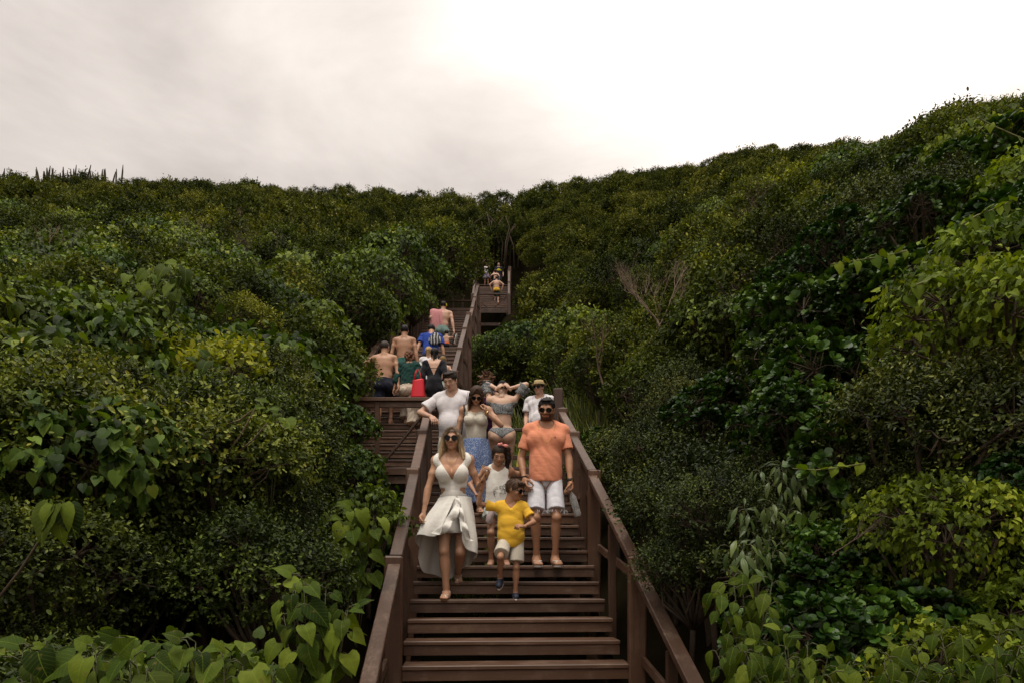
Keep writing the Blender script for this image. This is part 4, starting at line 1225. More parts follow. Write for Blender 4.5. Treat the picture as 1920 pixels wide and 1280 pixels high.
def folds(seed, amp, wl=0.09, dirz=0.6, n=4):
    rg = np.random.default_rng(seed)
    D = rg.normal(size=(n, 3)); D[:, 2] *= dirz; D = D / np.linalg.norm(D, axis=1)[:, None] * (2 * math.pi / (wl * rg.uniform(0.7, 1.6, (n, 1))))
    ph = rg.uniform(0, 6.28, (n, 2)); E = rg.normal(size=(n, 3)) * 14
    def f(X, Y, Z):
        s = 0
        for d, p, e in zip(D, ph, E):
            v = np.sin(d[0] * X + d[1] * Y + d[2] * Z + p[0] + 1.4 * np.sin(e[0] * X + e[1] * Y + e[2] * Z + p[1]))
            s = s + amp / n * 1.7 * (v + 0.5 * np.abs(v))
        return s
    return f

def cloth(root, name, prims, mat, h=0.009, clip=None, disp=None, label=None):
    V, Q = field(prims, h, clip, disp)
    # keep only reasonable pieces
    o = link(name, mesh_np(name, V, Q, [mat], sharp=48), root)
    if label: o['label'] = label
    return o

def below(fg, lim):          # positive above lim (torso up) -> clipped away
    return lambda X, Y, Z: (fg.tl(X, Y, Z)[2] - lim) * fg.U

def tshirt(root, fg, mat, g=0.016, hem=-.035, sleeve=0.62, neck=0.047, vneck=0.0, h=0.009, seed=1, amp=0.006, name="shirt", loose=0.0, label=None, sleeve_g=0.012):
    P = fg.torso(g)
    U = fg.U
    # a straight drop from chest to hem
    P.append(el(fg.T(0, -.004, .06), ((.086 if fg.sex == 'f' else .088) * U * fg.build ** .7 + g + loose, .062 * U * fg.build + g + loose + fg.belly * .03 * U, .20 * U), fg.M, k=.05))
    sl = []
    if sleeve > 0:
        for i in (0, 1):
            S, E = fg.sho[i], fg.elb[i]; e = S + (E - S) * sleeve
            b = fg.build ** .6 * (0.80 if fg.sex == 'f' else 0.92) * (0.85 if fg.child else 1)
            q = [rc(S + (E - S) * .04 - fg.M @ np.array([0, 0, .006 * U]), S + (E - S) * (sleeve + .15), .033 * U * b + g * .7, .034 * U * b + g * .6 + sleeve_g, k=.02)]
            if sleeve > .9: q.append(rc(E, E + (fg.wri[i] - E) * .3, .034 * U * b + g * .6 + sleeve_g, k=.02))
            sl.append((q, e, unit(E - S)))
            P.append(rc(S - fg.M @ np.array([0, 0, .006 * U]), S + (E - S) * .30, .031 * U * b + g * .7, .030 * U * b + g * .5, k=.03))
    neckc = fg.T(0, .004 - .012, .318)
    P.append(el(neckc, (neck * U, neck * U * 1.1, .040 * U), fg.M, k=.012, op='-'))
    if vneck:
        P.append(rc(fg.T(0, -.06, .30), fg.T(0, -.075, .30 - vneck), .030 * U, .008 * U, k=.01, op='-'))
    if sleeve == 0:
        for i, sg in ((0, -1), (1, 1)):
            P.append(rc(fg.T(sg * (fg.shw + .012), .0, .33), fg.T(sg * (fg.shw + .006), 0, .235), .040 * U, .034 * U, k=.012, op='-'))
    fd = folds(seed, amp)
    V, Q = field(P, h, lambda X, Y, Z: (hem - fg.tl(X, Y, Z)[2]) * U, fd)
    Vs, Qs = [V], [Q]; off = len(V)
    for q, e, d in sl:
        V, Q = field(q, h, (lambda X, Y, Z, e=e, d=d: (X - e[0]) * d[0] + (Y - e[1]) * d[1] + (Z - e[2]) * d[2]) if sleeve <= .9 else None, fd)
        Vs.append(V); Qs.append(Q + off); off += len(V)
    o = link(name, mesh_np(name, np.vstack(Vs), np.vstack(Qs), [mat], sharp=48), root)
    if label: o['label'] = label
    return o

def shorts(root, fg, mat, length=0.75, g=0.016, top=0.045, h=0.009, seed=2, amp=0.005, name="shorts", flare=0.02, calf=None, label=None):
    U = fg.U
    P = fg.torso(g)[:4] + fg.torso(g)[5:6]
    P = [p for p in fg.torso(g)[3:4]] + [fg.torso(g)[2]]
    for i, sg in ((0, -1), (1, 1)):
        P.append(el(fg.P + fg.Mp @ (np.array([sg * .045, .040, -.045]) * U), (.052 * U * fg.build + g, .045 * U * fg.build + g, .052 * U + g), fg.Mp, k=.035))
    b = fg.build ** .7 * (0.9 if fg.child else 1)
    fd = folds(seed, amp, 0.08)
    parts = [(P, lambda X, Y, Z: np.maximum((fg.tl(X, Y, Z)[2] - top) * U, (-.115 - fg.tl(X, Y, Z)[2]) * U if length > .3 else (-.09 - fg.tl(X, Y, Z)[2]) * U))]
    for i in (0, 1):
        Hp, K, A = fg.hip[i], fg.kne[i], fg.ank[i]
        e = Hp + (K - Hp) * min(length, 1.0); d = unit(K - Hp)
        r1 = (.054 + (.0345 - .054) * min(length, 1)) * U * b
        q = [rc(Hp, e + d * (.06 * U if length <= 1 else 0), .051 * U * b + g, r1 + g + flare * U, k=.02)]
        if length > 1:
            e = K + (A - K) * (length - 1); d = unit(A - K)
            q.append(rc(K, e + d * .06 * U, .036 * U * b + g + flare * U * .6, .030 * U * b + g + flare * U * 1.3, k=.05))
        parts.append((q, (lambda X, Y, Z, e=e, d=d, Hp=Hp: np.maximum(np.maximum((X - e[0]) * d[0] + (Y - e[1]) * d[1] + (Z - e[2]) * d[2] - np.where(Z > e[2] + .12, 9, 0), -9), (fg.tl(X, Y, Z)[2] - min(top, .02)) * U))))
    Vs, Qs = [], []; off = 0
    for q, cl in parts:
        V, Q = field(q, h, cl, fd); Vs.append(V); Qs.append(Q + off); off += len(V)
    o = link(name, mesh_np(name, np.vstack(Vs), np.vstack(Qs), [mat], sharp=48), root)
    if label: o['label'] = label
    return o

def drape(root, name, rows, mat, close=False, thick=0.003, nseg=4, label=None, fold=0.0, ffreq=40.0, fseed=0):
    """cloth sheet through rows of points (each row a curve from top to bottom of the sheet), made a thin solid"""
    G = np.array(rows, float)                                   # rows x cols x 3
    def refine(G, axis, n, closed=False):
        G = np.moveaxis(G, axis, 0); m = len(G)
        ts = np.linspace(0, m if closed else m - 1, (m if closed else m - 1) * n + (0 if closed else 1), endpoint=not closed)
        out = []
        for t in ts:
            i = int(min(math.floor(t), m - 1 if closed else m - 2)); f = t - i
            g = lambda k: G[k % m] if closed else G[min(max(k, 0), m - 1)]
            p0, p1, p2, p3 = g(i - 1), g(i), g(i + 1), g(i + 2)
            out.append(0.5 * ((2 * p1) + (-p0 + p2) * f + (2 * p0 - 5 * p1 + 4 * p2 - p3) * f * f + (-p0 + 3 * p1 - 3 * p2 + p3) * f ** 3))
        return np.moveaxis(np.array(out), 0, axis)
    G = refine(G, 0, nseg); G = refine(G, 1, nseg, close)
    a, b = G.shape[:2]
    du = np.gradient(G, axis=0)
    dv = (np.roll(G, -1, 1) - np.roll(G, 1, 1)) if close else np.gradient(G, axis=1)
    N = np.cross(du, dv); N /= np.linalg.norm(N, axis=2, keepdims=True) + 1e-9
    if fold:
        uu = np.linspace(0, 1, b)[None, :]; vv = np.linspace(0, 1, a)[:, None]
        dsp = fold * vv ** .8 * (np.sin(uu * ffreq + 2.2 * np.sin(vv * 2.3 + uu * 5 + fseed)) + .6 * np.sin(uu * ffreq * 1.73 + 3.1 * vv + 1.3 * fseed) + .4 * np.sin(uu * ffreq * .41 - 4 * vv))
        G = G + N * dsp[:, :, None]
        du = np.gradient(G, axis=0); dv = (np.roll(G, -1, 1) - np.roll(G, 1, 1)) if close else np.gradient(G, axis=1)
        N = np.cross(du, dv); N /= np.linalg.norm(N, axis=2, keepdims=True) + 1e-9
    V = np.vstack([(G + N * thick / 2).reshape(-1, 3), (G - N * thick / 2).reshape(-1, 3)])
    i, j = np.meshgrid(np.arange(a - 1), np.arange(b if close else b - 1), indexing='ij'); i = i.ravel(); j = j.ravel(); jn = (j + 1) % b
    q = np.stack([i * b + j, (i + 1) * b + j, (i + 1) * b + jn, i * b + jn], 1); o = a * b
    Fc = [q, q[:, ::-1] + o]
    e = lambda s: Fc.append(np.array(s))
    for ii in (0, a - 1):
        jj = np.arange(b if close else b - 1); k = ii * b + jj; k2 = ii * b + (jj + 1) % b
        s = np.stack([k, k2, k2 + o, k + o], 1); e(s if ii == 0 else s[:, ::-1])
    if not close:
        for jj in (0, b - 1):
            ii = np.arange(a - 1); k = ii * b + jj; k2 = (ii + 1) * b + jj
            s = np.stack([k, k2, k2 + o, k + o], 1); e(s[:, ::-1] if jj == 0 else s)
    ob = link(name, mesh_np(name, V, np.vstack(Fc), [mat]), root)
    if label: ob['label'] = label
    return ob

# --- hair
def mat_hair(name, col, tip=None, streak=40):
    m, n, l, p = new_mat(name)
    tc = n.new("ShaderNodeTexCoord"); mp = n.new("ShaderNodeMapping"); mp.inputs['Scale'].default_value = (streak * 2, streak * 2, 5)
    l.new(tc.outputs['Object'], mp.inputs['Vector'])
    nz = n.new("ShaderNodeTexNoise"); nz.inputs['Scale'].default_value = 1; nz.inputs['Detail'].default_value = 4
    l.new(mp.outputs['Vector'], nz.inputs['Vector'])
    mx = n.new("ShaderNodeMix"); mx.data_type = 'RGBA'
    mx.inputs['A'].default_value = tuple(c * .45 for c in col) + (1,); mx.inputs['B'].default_value = tuple(c * 1.6 for c in col) + (1,)
    l.new(nz.outputs['Fac'], mx.inputs['Factor'])
    res = mx.outputs['Result']
    if tip:
        g = n.new("ShaderNodeAttribute"); g.attribute_name = 'rnd'
        m2 = n.new("ShaderNodeMix"); m2.data_type = 'RGBA'
        t2 = n.new("ShaderNodeMix"); t2.data_type = 'RGBA'
        t2.inputs['A'].default_value = tuple(c * .5 for c in tip) + (1,); t2.inputs['B'].default_value = tuple(min(c * 1.35, 1) for c in tip) + (1,)
        l.new(nz.outputs['Fac'], t2.inputs['Factor'])
        l.new(g.outputs['Fac'], m2.inputs['Factor']); l.new(res, m2.inputs['A']); l.new(t2.outputs['Result'], m2.inputs['B']); res = m2.outputs['Result']
    l.new(res, p.inputs['Base Color']); p.inputs['Roughness'].default_value = 0.55; p.inputs['Specular IOR Level'].default_value = 0.28
    b = n.new("ShaderNodeBump"); b.inputs['Strength'].default_value = 0.6; b.inputs['Distance'].default_value = 0.006
    l.new(nz.outputs['Fac'], b.inputs['Height']); l.new(b.outputs['Normal'], p.inputs['Normal'])
    return m

def hair(root, fg, mat, prims=(), cap=True, line=.20, side_line=-.02, nape=-.22, res=0.022, g=.03, rough=.012, freq=26, tipz=None, seed=0, top=0.0, name="hair", strands=0, tufts=0, tlen=1.0):
    """cap of hair over the skull in head units, plus extra volumes (locks, tails); strand relief by displacement"""
    P = []
    if cap: P += [el((0, .08, .125 + top * .5), (.345 + g, .41 + g, .39 + g + top), k=.03)]
    nclip = len(P)
    rg = np.random.default_rng(seed + 5); ph = rg.uniform(0, 6, 6)
    P2 = list(prims); rough = rough * .5
    def disp(X, Y, Z):
        a = np.arctan2(X, Y + .1)
        return rough * (np.sin(a * freq + 5 * np.sin(Z * 4 + ph[0]) + ph[1]) + .7 * np.sin(a * freq * 1.7 + 3 * np.sin(Z * 7 + ph[2]) + ph[3]) + .6 * np.sin(X * 21 + Y * 17 + ph[4]) * np.sin(Z * 19 + ph[5]))
    Vs, Qs = [], []; off = 0
    if cap:
        def clip(X, Y, Z):
            # open at the face: hairline slopes from the brow to the ear, then to the nape
            face = np.where(Y < -.05, (line + .55 * np.abs(X) ** 2 * 0 - Z) - np.where(np.abs(X) > .2, (np.abs(X) - .2) * 1.8, 0), (side_line - Z) - (Y + .05) * (side_line - nape) / .35)
            return np.maximum(face, nape - .04 - Z) + 0 * X
        V, Q = field(P, res, clip, disp, pad=.06); Vs.append(V); Qs.append(Q); off = len(V)
        if tufts:
            cv = V[rg.integers(0, len(V), tufts)]
            nrm = cv - np.array([0, .08, .1]); nrm /= np.linalg.norm(nrm, axis=1)[:, None] + 1e-9
            tf = []
            for q, nv in zip(cv, nrm):
                flow = unit(np.array([q[0] * .6, .35 * np.sign(q[1] + .1), -.8]) - (nv @ np.array([q[0] * .6, .35 * np.sign(q[1] + .1), -.8])) * nv + rg.normal(0, .22, 3))
                Lh = rg.uniform(.07, .17) * tlen
                tb = MB(); tb.tube([q - nv * .01, q + flow * Lh * .5 + nv * .008, q + flow * Lh + nv * rg.uniform(-.01, .012)], [.010, .010, .003], 3, False)
                tf.append((np.array(tb.v), np.array(tb.f)))
            for tv, tq in tf: Vs.append(tv); Qs.append(tq + off); off += len(tv)
    if P2:
        V, Q = field(P2, res, None, disp, pad=.06); Vs.append(V); Qs.append(Q + off); off += len(V)
    if strands:
        off = sum(len(v) for v in Vs)
        for p in prims:
            if p[0] != 'rc': continue
            for _ in range(strands):
                o3 = rg.normal(0, .55, 3) * max(p[3], .04); o4 = o3 * rg.uniform(.6, 1.5) + rg.normal(0, .03, 3)
                a3, b3 = p[1] + o3, p[2] + o4 * (p[4] / p[3] + .3) + np.array([0, 0, -rg.uniform(0, .08)])
                c3 = (a3 + b3) / 2 + rg.normal(0, .025, 3) + unit(o3) * .03
                pts3 = [a3, a3 * .3 + c3 * .7, c3 * .6 + b3 * .4, b3]
                tb = MB(); tb.tube(pts3, [.008, .009, .007, .002], 3, False)
                Vs.append(np.array(tb.v)); Qs.append(np.array(tb.f) + off); off += len(tb.v)
    V = np.vstack(Vs); Q = np.vstack(Qs)
    at_ = None
    if tipz is not None: at_ = {'rnd': np.clip((tipz[0] - V[:, 2]) / (tipz[0] - tipz[1]), 0, 1)}
    me = mesh_np(name, place(V, fg.Mh, fg.hc, fg.hh), Q, [mat], attrs=at_)
    return link(name, me, root)

def hp(fg, p): return fg.hc + fg.Mh @ (np.array(p, float) * fg.hh)

def sunglasses(root, fg, frame, lens, rx=.135, rz=.105, z=.0, rim=.016):
    """two lenses with rims, bridge and side arms"""
    g = MB(); lm = MB()
    for sg in (-1, 1):
        c = np.array([sg * .155, -.405, z])
        ring = [c + np.array([math.cos(a) * rx, abs(math.cos(a) * .5 + sg * .0) * 0 + .03 * (sg * math.cos(a) > 0) * math.cos(a) ** 2, math.sin(a) * rz]) for a in np.linspace(0, 2 * math.pi, 15)[:-1]]
        R3 = [hp(fg, p) for p in ring]
        g.tube(R3 + [R3[0], R3[1]], rim * fg.hh, 5, False)
        f0 = [hp(fg, p + np.array([0, -.006, 0])) for p in ring]; f1 = [hp(fg, p + np.array([0, .012, 0])) for p in ring]
        n = len(ring)
        lm.add(f0 + f1, [tuple(range(n)), tuple(range(2 * n - 1, n - 1, -1))] + [(i, (i + 1) % n, n + (i + 1) % n, n + i) for i in range(n)])
        g.tube([hp(fg, (sg * .28, -.37, z + .03)), hp(fg, (sg * .345, -.2, z + .03)), hp(fg, (sg * .35, .06, z + .01))], .014 * fg.hh, 5)
    g.tube([hp(fg, (-.03, -.415, z + .03)), hp(fg, (0, -.43, z + .045)), hp(fg, (.03, -.415, z + .03))], .014 * fg.hh, 5)
    o = g.build("sunglasses", frame, root, True)
    lm.build("lens", lens, o)
    return o

def band(root, name, c, axis, r, w, mat, t=0.006, flat=1.0):
    """a bracelet, watch strap or ring of cloth around a limb"""
    ax = unit(axis); x = unit(np.cross(ax, (0.3, 1, 0.1))); y = np.cross(ax, x)
    V, Fc = [], []; n = 16
    for k in range(n):
        a = 2 * math.pi * k / n; d = math.cos(a) * x + math.sin(a) * y * flat
        for rr, ww in ((r, -w / 2), (r + t, -w / 2), (r + t, w / 2), (r, w / 2)): V.append(np.array(c) + d * rr + ax * ww)
    for k in range(n):
        b0, b1 = k * 4, ((k + 1) % n) * 4
        for j in range(4): Fc.append((b0 + j, b1 + j, b1 + (j + 1) % 4, b0 + (j + 1) % 4))
    m = MB(); m.add(V, Fc); return m.build(name, mat, root, True)

def chain(root, fg, mat, low=.10, width=.05, r=.0022, pend=0.0, padd=.0):
    """necklace lying on the chest"""
    U = fg.U; pts = []
    for t in np.linspace(-1, 1, 17):
        x = width * t; u = .318 - low * (1 - t * t) ** .8
        f = .030 + .045 * (1 - t * t) ** .6 + padd
        pts.append(fg.T(x, -f, u))
    m = MB(); m.tube(pts, r, 5); o = m.build("necklace", mat, root, True)
    if pend:
        m = MB(); c = fg.T(0, -(.079 + padd), .318 - low - .008); m.box(c, (pend, pend * .4, pend * 1.2), fg.M.T, pend * .3); m.build("pendant", mat, o)
    return o

def flipflop(root, fg, i, sole, strap, name="flip_flop", thick=.016):
    """sole under the foot and a Y strap over the toes; a sole outline, not a box"""
    s = fg.fs; t = fg.toe[i]; y = -unit(t); x = unit(np.cross(y, (0, 0, 1))); z = np.cross(x, y); M = np.stack([x, y, z], 1)
    sg = 1 if i == 1 else -1
    out = [(-.040, -.13), (-.036, -.165), (-.012, -.182), (.018, -.175), (.040, -.150), (.046, -.11), (.038, -.05), (.036, .02), (.030, .055), (0, .066), (-.028, .055), (-.034, .02), (-.030, -.04), (-.036, -.09)]
    P = lambda p: fg.ank[i] + M @ (np.array([p[0] * sg, p[1], p[2]]) * s)
    m = MB(); n = len(out)
    V = [P((a, b, -.0755)) for a, b in out] + [P((a * .98, b * .98, -.0755 - thick)) for a, b in out]
    m.add(V, [tuple(range(n)), tuple(range(2 * n - 1, n - 1, -1))] + [(k, (k + 1) % n, n + (k + 1) % n, n + k) for k in range(n)])
    o = m.build(name, sole, root)
    m = MB()
    for e in ((-.040, -.045, -.070), (.040, -.045, -.070)):
        m.tube([P(e), P((e[0] * .85, -.085, -.032)), P((-.012, -.125, -.036)), P((-.018, -.148, -.066))], .0075 * s, 6)
    m.build("strap", strap, o, True)
    return o

def shoe(root, fg, i, mat, sole, name="shoe"):
    s = fg.fs; t = fg.toe[i]; y = -unit(t); x = unit(np.cross(y, (0, 0, 1))); z = np.cross(x, y); M = np.stack([x, y, z], 1)
    P = [rc((0, .02, -.03), (0, .03, -.045), .044, .042, k=.03), rc((0, -.02, -.03), (0, -.11, -.045), .044, .040, k=.04), rc((0, -.06, -.05), (0, -.135, -.052), .044, .040, k=.03), rc((0, .01, .0), (0, .01, .012), .040, k=.02)]
    V, Q = field(P, .007, clip=lambda X, Y, Z: np.maximum(-(Z + .074), Z - .012) + 0 * X + 0 * Y)
    o = link(name, mesh_np(name, place(V, M, fg.ank[i], s), Q, [mat]), root)
    V, Q = field(P, .007, clip=lambda X, Y, Z: np.maximum(-(Z + .092), Z + .072) + 0 * X + 0 * Y)
    V, Q = field([el((0, -.05, -.083), (.047, .128, .05), k=.01)], .007, clip=lambda X, Y, Z: np.maximum(-(Z + .094), Z + .070) + 0 * X + 0 * Y)
    link("sole", mesh_np("sole", place(V, M, fg.ank[i], s), Q, [sole]), o)
    return o
# ------------------------------------------------------------------ fabrics and small materials
def fab(name, col, **kw):
    a = dict(rough=0.85, spec=0.2, var=0.07, scale=10, bump=0.2, bscale=220, sheen=0.1, wrinkle=0.12); a.update(kw)
    return mat_plain(name, col, **a)
C_WHITE = fab("ivory_cloth", (0.86, 0.83, 0.765)); C_CREAM = fab("cream_rib_cloth", (0.74, 0.69, 0.58)); C_TEE = fab("white_cotton", (0.78, 0.75, 0.77))
C_ORANGE = fab("salmon_orange_cotton", (0.80, 0.305, 0.175)); C_DENIM = fab("pale_denim", (0.74, 0.73, 0.78), bump=0.4); C_YELLOW = fab("yellow_cotton", (0.86, 0.50, 0.045))
C_BEIGE = fab("beige_cotton", (0.60, 0.54, 0.44)); C_MINT = fab("pale_mint_cotton", (0.50, 0.56, 0.52)); C_NAVY = fab("navy_cloth", (0.012, 0.014, 0.028)); C_BLACK = fab("black_knit", (0.010, 0.010, 0.014))
C_TEAL = fab("dark_teal_cloth", (0.010, 0.050, 0.042)); C_TEAL2 = fab("teal_swim_cloth", (0.022, 0.095, 0.080)); C_LINEN = fab("ecru_linen", (0.58, 0.48, 0.38)); C_BLUE = fab("royal_blue_cotton", (0.018, 0.055, 0.32))
C_SAGE = fab("sage_swim_cloth", (0.17, 0.25, 0.225)); C_PURPLE = fab("dark_purple_cloth", (0.055, 0.012, 0.055)); C_RED = mat_plain("red_vinyl", (0.80, 0.022, 0.040), 0.45, 0.5, 0.08, 8, 0.2, 30)
C_PINK = fab("pink_towelling", (0.66, 0.28, 0.29), bump=0.9, bscale=120, var=0.25, scale=30); C_BOW = fab("pink_bow", (0.82, 0.30, 0.27)); C_LEMON = fab("lemon_yellow_cloth", (0.72, 0.62, 0.04))
C_MAROON = fab("maroon_cloth", (0.10, 0.012, 0.018)); C_ORG2 = fab("orange_swim_cloth", (0.62, 0.12, 0.03))
K_BLACK = mat_plain("black_plastic", (0.008, 0.008, 0.008), 0.35, 0.5, 0.05); K_LENS = mat_plain("dark_lens", (0.006, 0.006, 0.007), 0.2, 0.25, 0.02); K_GOLD = mat_plain("gold", (0.62, 0.36, 0.13), 0.35, 0.5, 0.05, metallic=1.0)
K_BRONZE = mat_plain("bronze_wire", (0.10, 0.06, 0.03), 0.4, 0.4, 0.05); K_SILVER = mat_plain("rhinestone", (0.70, 0.62, 0.55), 0.3, 0.6, 0.3, 200); K_RUBBER = mat_plain("white_rubber", (0.68, 0.62, 0.55), 0.6, 0.4, 0.06); K_PINKR = mat_plain("pink_rubber", (0.62, 0.36, 0.32), 0.6, 0.4, 0.06); K_NAVYR = mat_plain("navy_rubber", (0.014, 0.020, 0.040), 0.55, 0.4, 0.1)
K_BROWN = mat_plain("tan_leather", (0.30, 0.15, 0.07), 0.6, 0.4, 0.15); K_STRAW = mat_plain("straw", (0.56, 0.42, 0.21), 0.75, 0.3, 0.2, 90, 0.6, 160); K_DARKR = mat_plain("dark_rubber", (0.02, 0.018, 0.017), 0.6, 0.4, 0.1)

def mat_print(name, a, b, scale, dist, detail=3.0, thr=(0.45, 0.55), kind='wave'):
    m, n, l, p = new_mat(name)
    tc = n.new("ShaderNodeTexCoord")
    if kind == 'wave':
        t = n.new("ShaderNodeTexWave"); t.inputs['Scale'].default_value = scale; t.inputs['Distortion'].default_value = dist; t.inputs['Detail'].default_value = detail; t.inputs['Detail Scale'].default_value = 2.0
    else:
        t = n.new("ShaderNodeTexNoise"); t.inputs['Scale'].default_value = scale; t.inputs['Detail'].default_value = detail
    l.new(tc.outputs['Object'], t.inputs['Vector'])
    mr = n.new("ShaderNodeMapRange"); mr.inputs['From Min'].default_value = thr[0]; mr.inputs['From Max'].default_value = thr[1]
    l.new(t.outputs['Fac'], mr.inputs['Value'])
    mx = n.new("ShaderNodeMix"); mx.data_type = 'RGBA'; mx.inputs['A'].default_value = a + (1,); mx.inputs['B'].default_value = b + (1,)
    l.new(mr.outputs['Result'], mx.inputs['Factor']); l.new(mx.outputs['Result'], p.inputs['Base Color']); p.inputs['Roughness'].default_value = 0.8
    return m
P_LEAF = mat_print("palm_print_swimwear", (0.040, 0.046, 0.055), (0.36, 0.37, 0.37), 24, 9, 4, (0.42, 0.72))
P_BLUE = mat_print("blue_dotted_cloth", (0.105, 0.175, 0.37), (0.42, 0.48, 0.62), 75, 0, 2, (0.52, 0.62), 'noise')
P_SKIRT = mat_print("violet_print_cloth", (0.06, 0.045, 0.10), (0.42, 0.36, 0.40), 40, 0, 3, (0.48, 0.6), 'noise')

H_BLONDE = mat_hair("ash_blonde_hair", (0.135, 0.085, 0.050), (0.74, 0.54, 0.31)); H_BROWN = mat_hair("brown_hair", (0.052, 0.026, 0.014), (0.13, 0.062, 0.030)); H_DARK = mat_hair("dark_brown_hair", (0.024, 0.013, 0.008)); H_BLACK = mat_hair("black_hair", (0.010, 0.007, 0.006))
H_BOY = mat_hair("light_brown_hair", (0.085, 0.046, 0.026)); H_AUB = mat_hair("auburn_hair", (0.13, 0.050, 0.020)); H_BLOND2 = mat_hair("blonde_hair", (0.42, 0.27, 0.12)); H_GREY = mat_hair("greying_hair", (0.050, 0.038, 0.031))

TAN = (0.52, 0.285, 0.175); TAN2 = (0.44, 0.225, 0.13); LIGHT = (0.58, 0.345, 0.24); OLIVE = (0.42, 0.22, 0.13); PALE = (0.64, 0.41, 0.29); BROWN = (0.45, 0.24, 0.145)

def person(label, loc, rz=0.0): return thing("person", label, "person", loc, R(rz))
def xat(px, d): return (px - 960.0) / F * d

# ------------------------------------------------------------------ 1. woman in the white dress
D1 = 6.58
w = person("woman in a white cut-out dress and round sunglasses, walking down in front on the left", (xat(840, D1), D1, Z1))
fg = Fig(1.67, 'f', .222, .96, pelvis=(.05, .07, .865), lean=1, side=-1.5, hip_twist=6,
         feet=((-.015, -.01, 0), (.07, .31, R1)), toes=((-.06, -1), (.12, -1, -.15)), knees=((-.05, -1, 0), (.1, -1, 0)),
         hands=((-.235, -.02, .815), (.36, -.10, 1.16)), elbows=((-1, .35, -.2), (.25, .35, -1)), head=(-4, 4, 2), bust=1.12, shoulder=.93)
make_body(w, fg, TAN, curl=(.75, .8), palms=((.5, -.6, 0), (-.6, -.3, .4)), hdirs=((-.12, -.15, -1), (.55, -.35, .75)))
U = fg.U
P = fg.torso(.009)
P.append(el(fg.T(0, .0, .325), (.060 * U, .058 * U, .05 * U), fg.M, k=.01, op='-'))
for sg in (-1, 1): P.append(rc(fg.T(sg * .128, .0, .34), fg.T(sg * .112, .004, .225), .030 * U, .027 * U, k=.01, op='-'))
for sg in (-1, 1): P.append(el(fg.T(sg * .085, -.02, .112), (.050 * U, .06 * U, .0135 * U), fg.M, k=.008, op='-'))
def clip_top(X, Y, Z):
    x, f, u = fg.tl(X, Y, Z)
    v = np.where(f > .0, np.clip((u - .165) * .60, 0, .075) - np.abs(x), -1) * U
    return np.maximum(np.maximum(v, (.098 - u) * U), (np.abs(x) - .112) * U)
cloth(w, "dress_top", P, C_WHITE, .0075, clip_top)
def clip_yoke(X, Y, Z):
    x, f, u = fg.tl(X, Y, Z)
    return np.maximum((u - .108 + .02 * np.exp(-((np.abs(x) - .07) / .02) ** 2)) * U, (-.01 - u) * U)
cloth(w, "skirt_yoke", fg.torso(.012)[:4], C_WHITE, .009, clip_yoke)
ox = .05
cols = [((.030, -.110), (-.10, -.235, .62)), ((-.035, -.112), (-.20, -.23, .60)), ((-.085, -.085), (-.325, -.14, .60)), ((-.135, -.02), (-.36, .02, .50)), ((-.140, .06), (-.335, .10, .275)),
        ((-.09, .125), (-.20, .20, .225)), ((-.02, .15), (-.07, .28, .20)), ((.07, .14), (.06, .27, .29)), ((.145, .085), (.17, .20, .36)), ((.168, .005), (.215, .06, .41)), ((.145, -.07), (.205, -.08, .42)), ((.10, -.105), (.15, -.20, .50)), ((.045, -.118), (.075, -.235, .64))]
rows = []
NV = 7
for v in np.linspace(0, 1, NV):
    row = []
    for ci, ((tx, ty), (hx, hy, hz)) in enumerate(cols):
        e = v ** 0.9
        b = 1 + .10 * math.sin(math.pi * v)
        x = ox + (tx + (hx - tx) * e) * b; y = .075 + (ty + (hy - ty) * e) * b; z = .985 + (hz - .985) * v
        wv = .030 * v * math.sin(ci * 2.5 + 2.2 * v) 
        n = unit((tx, ty, 0)); row.append((x + n[0] * wv, y + n[1] * wv, z + .012 * v * math.sin(ci * 3.9)))
    rows.append(row)
drape(w, "skirt", rows, C_WHITE, nseg=7, fold=.011, ffreq=62, fseed=2)
# short inner skirt
rows = []
for v in np.linspace(0, 1, 5):
    rows.append([(ox - .005 + math.sin(a) * (.150 + .012 * v + .006 * math.sin(a * 9) * v), .075 - math.cos(a) * (.122 + .06 * v + .006 * math.sin(a * 9) * v), .97 - .34 * v) for a in np.linspace(-math.pi, math.pi, 29)[:-1]])
drape(w, "inner_skirt", rows, C_WHITE, close=True, nseg=2)
# ruffles falling from the waist along both front edges
def ruffle(path, wid, waves, side):
    rows = [[], [], []]
    for t in np.linspace(0, 1, waves * 4 + 1):
        i = t * (len(path) - 1); k = min(int(i), len(path) - 2); f = i - k
        p = np.array(path[k]) * (1 - f) + np.array(path[k + 1]) * f
        s = math.sin(t * waves * 2 * math.pi); wd = wid * (.5 + .6 * t)
        rows[0].append(p); rows[1].append(p + (side * wd * .5, -.012 - .012 * s, -.01 + .008 * s)); rows[2].append(p + (side * wd * (1 + .15 * s), -.010 - .028 * s, -.03 + .018 * math.cos(t * waves * 6.28)))
    return drape(w, "ruffle", rows, C_WHITE, nseg=4)
ruffle([(ox + .02, -.05, .975), (ox + .03, -.10, .90), (ox - .02, -.155, .81), (ox - .10, -.165, .70), (ox - .20, -.165, .62)], .085, 3, 1)
ruffle([(ox + .03, -.05, .975), (ox + .045, -.10, .90), (ox + .055, -.13, .80), (ox + .085, -.145, .68), (ox + .13, -.13, .56)], .070, 3, 1)
lock = []
for sg in (-1, 1):
    for j, (x, y, z0, z1, r) in enumerate(((.34, -.02, .1, -1.02, .085), (.31, .12, .1, -1.1, .10), (.38, -.14, -.15, -.92, .055), (.20, .30, .1, -1.1, .14))):
        lock.append(rc((sg * x, y, z0), (sg * (x + .17), y - .03, z1 + (.08 if sg > 0 else 0)), r * 1.1, r * .75, k=.05))
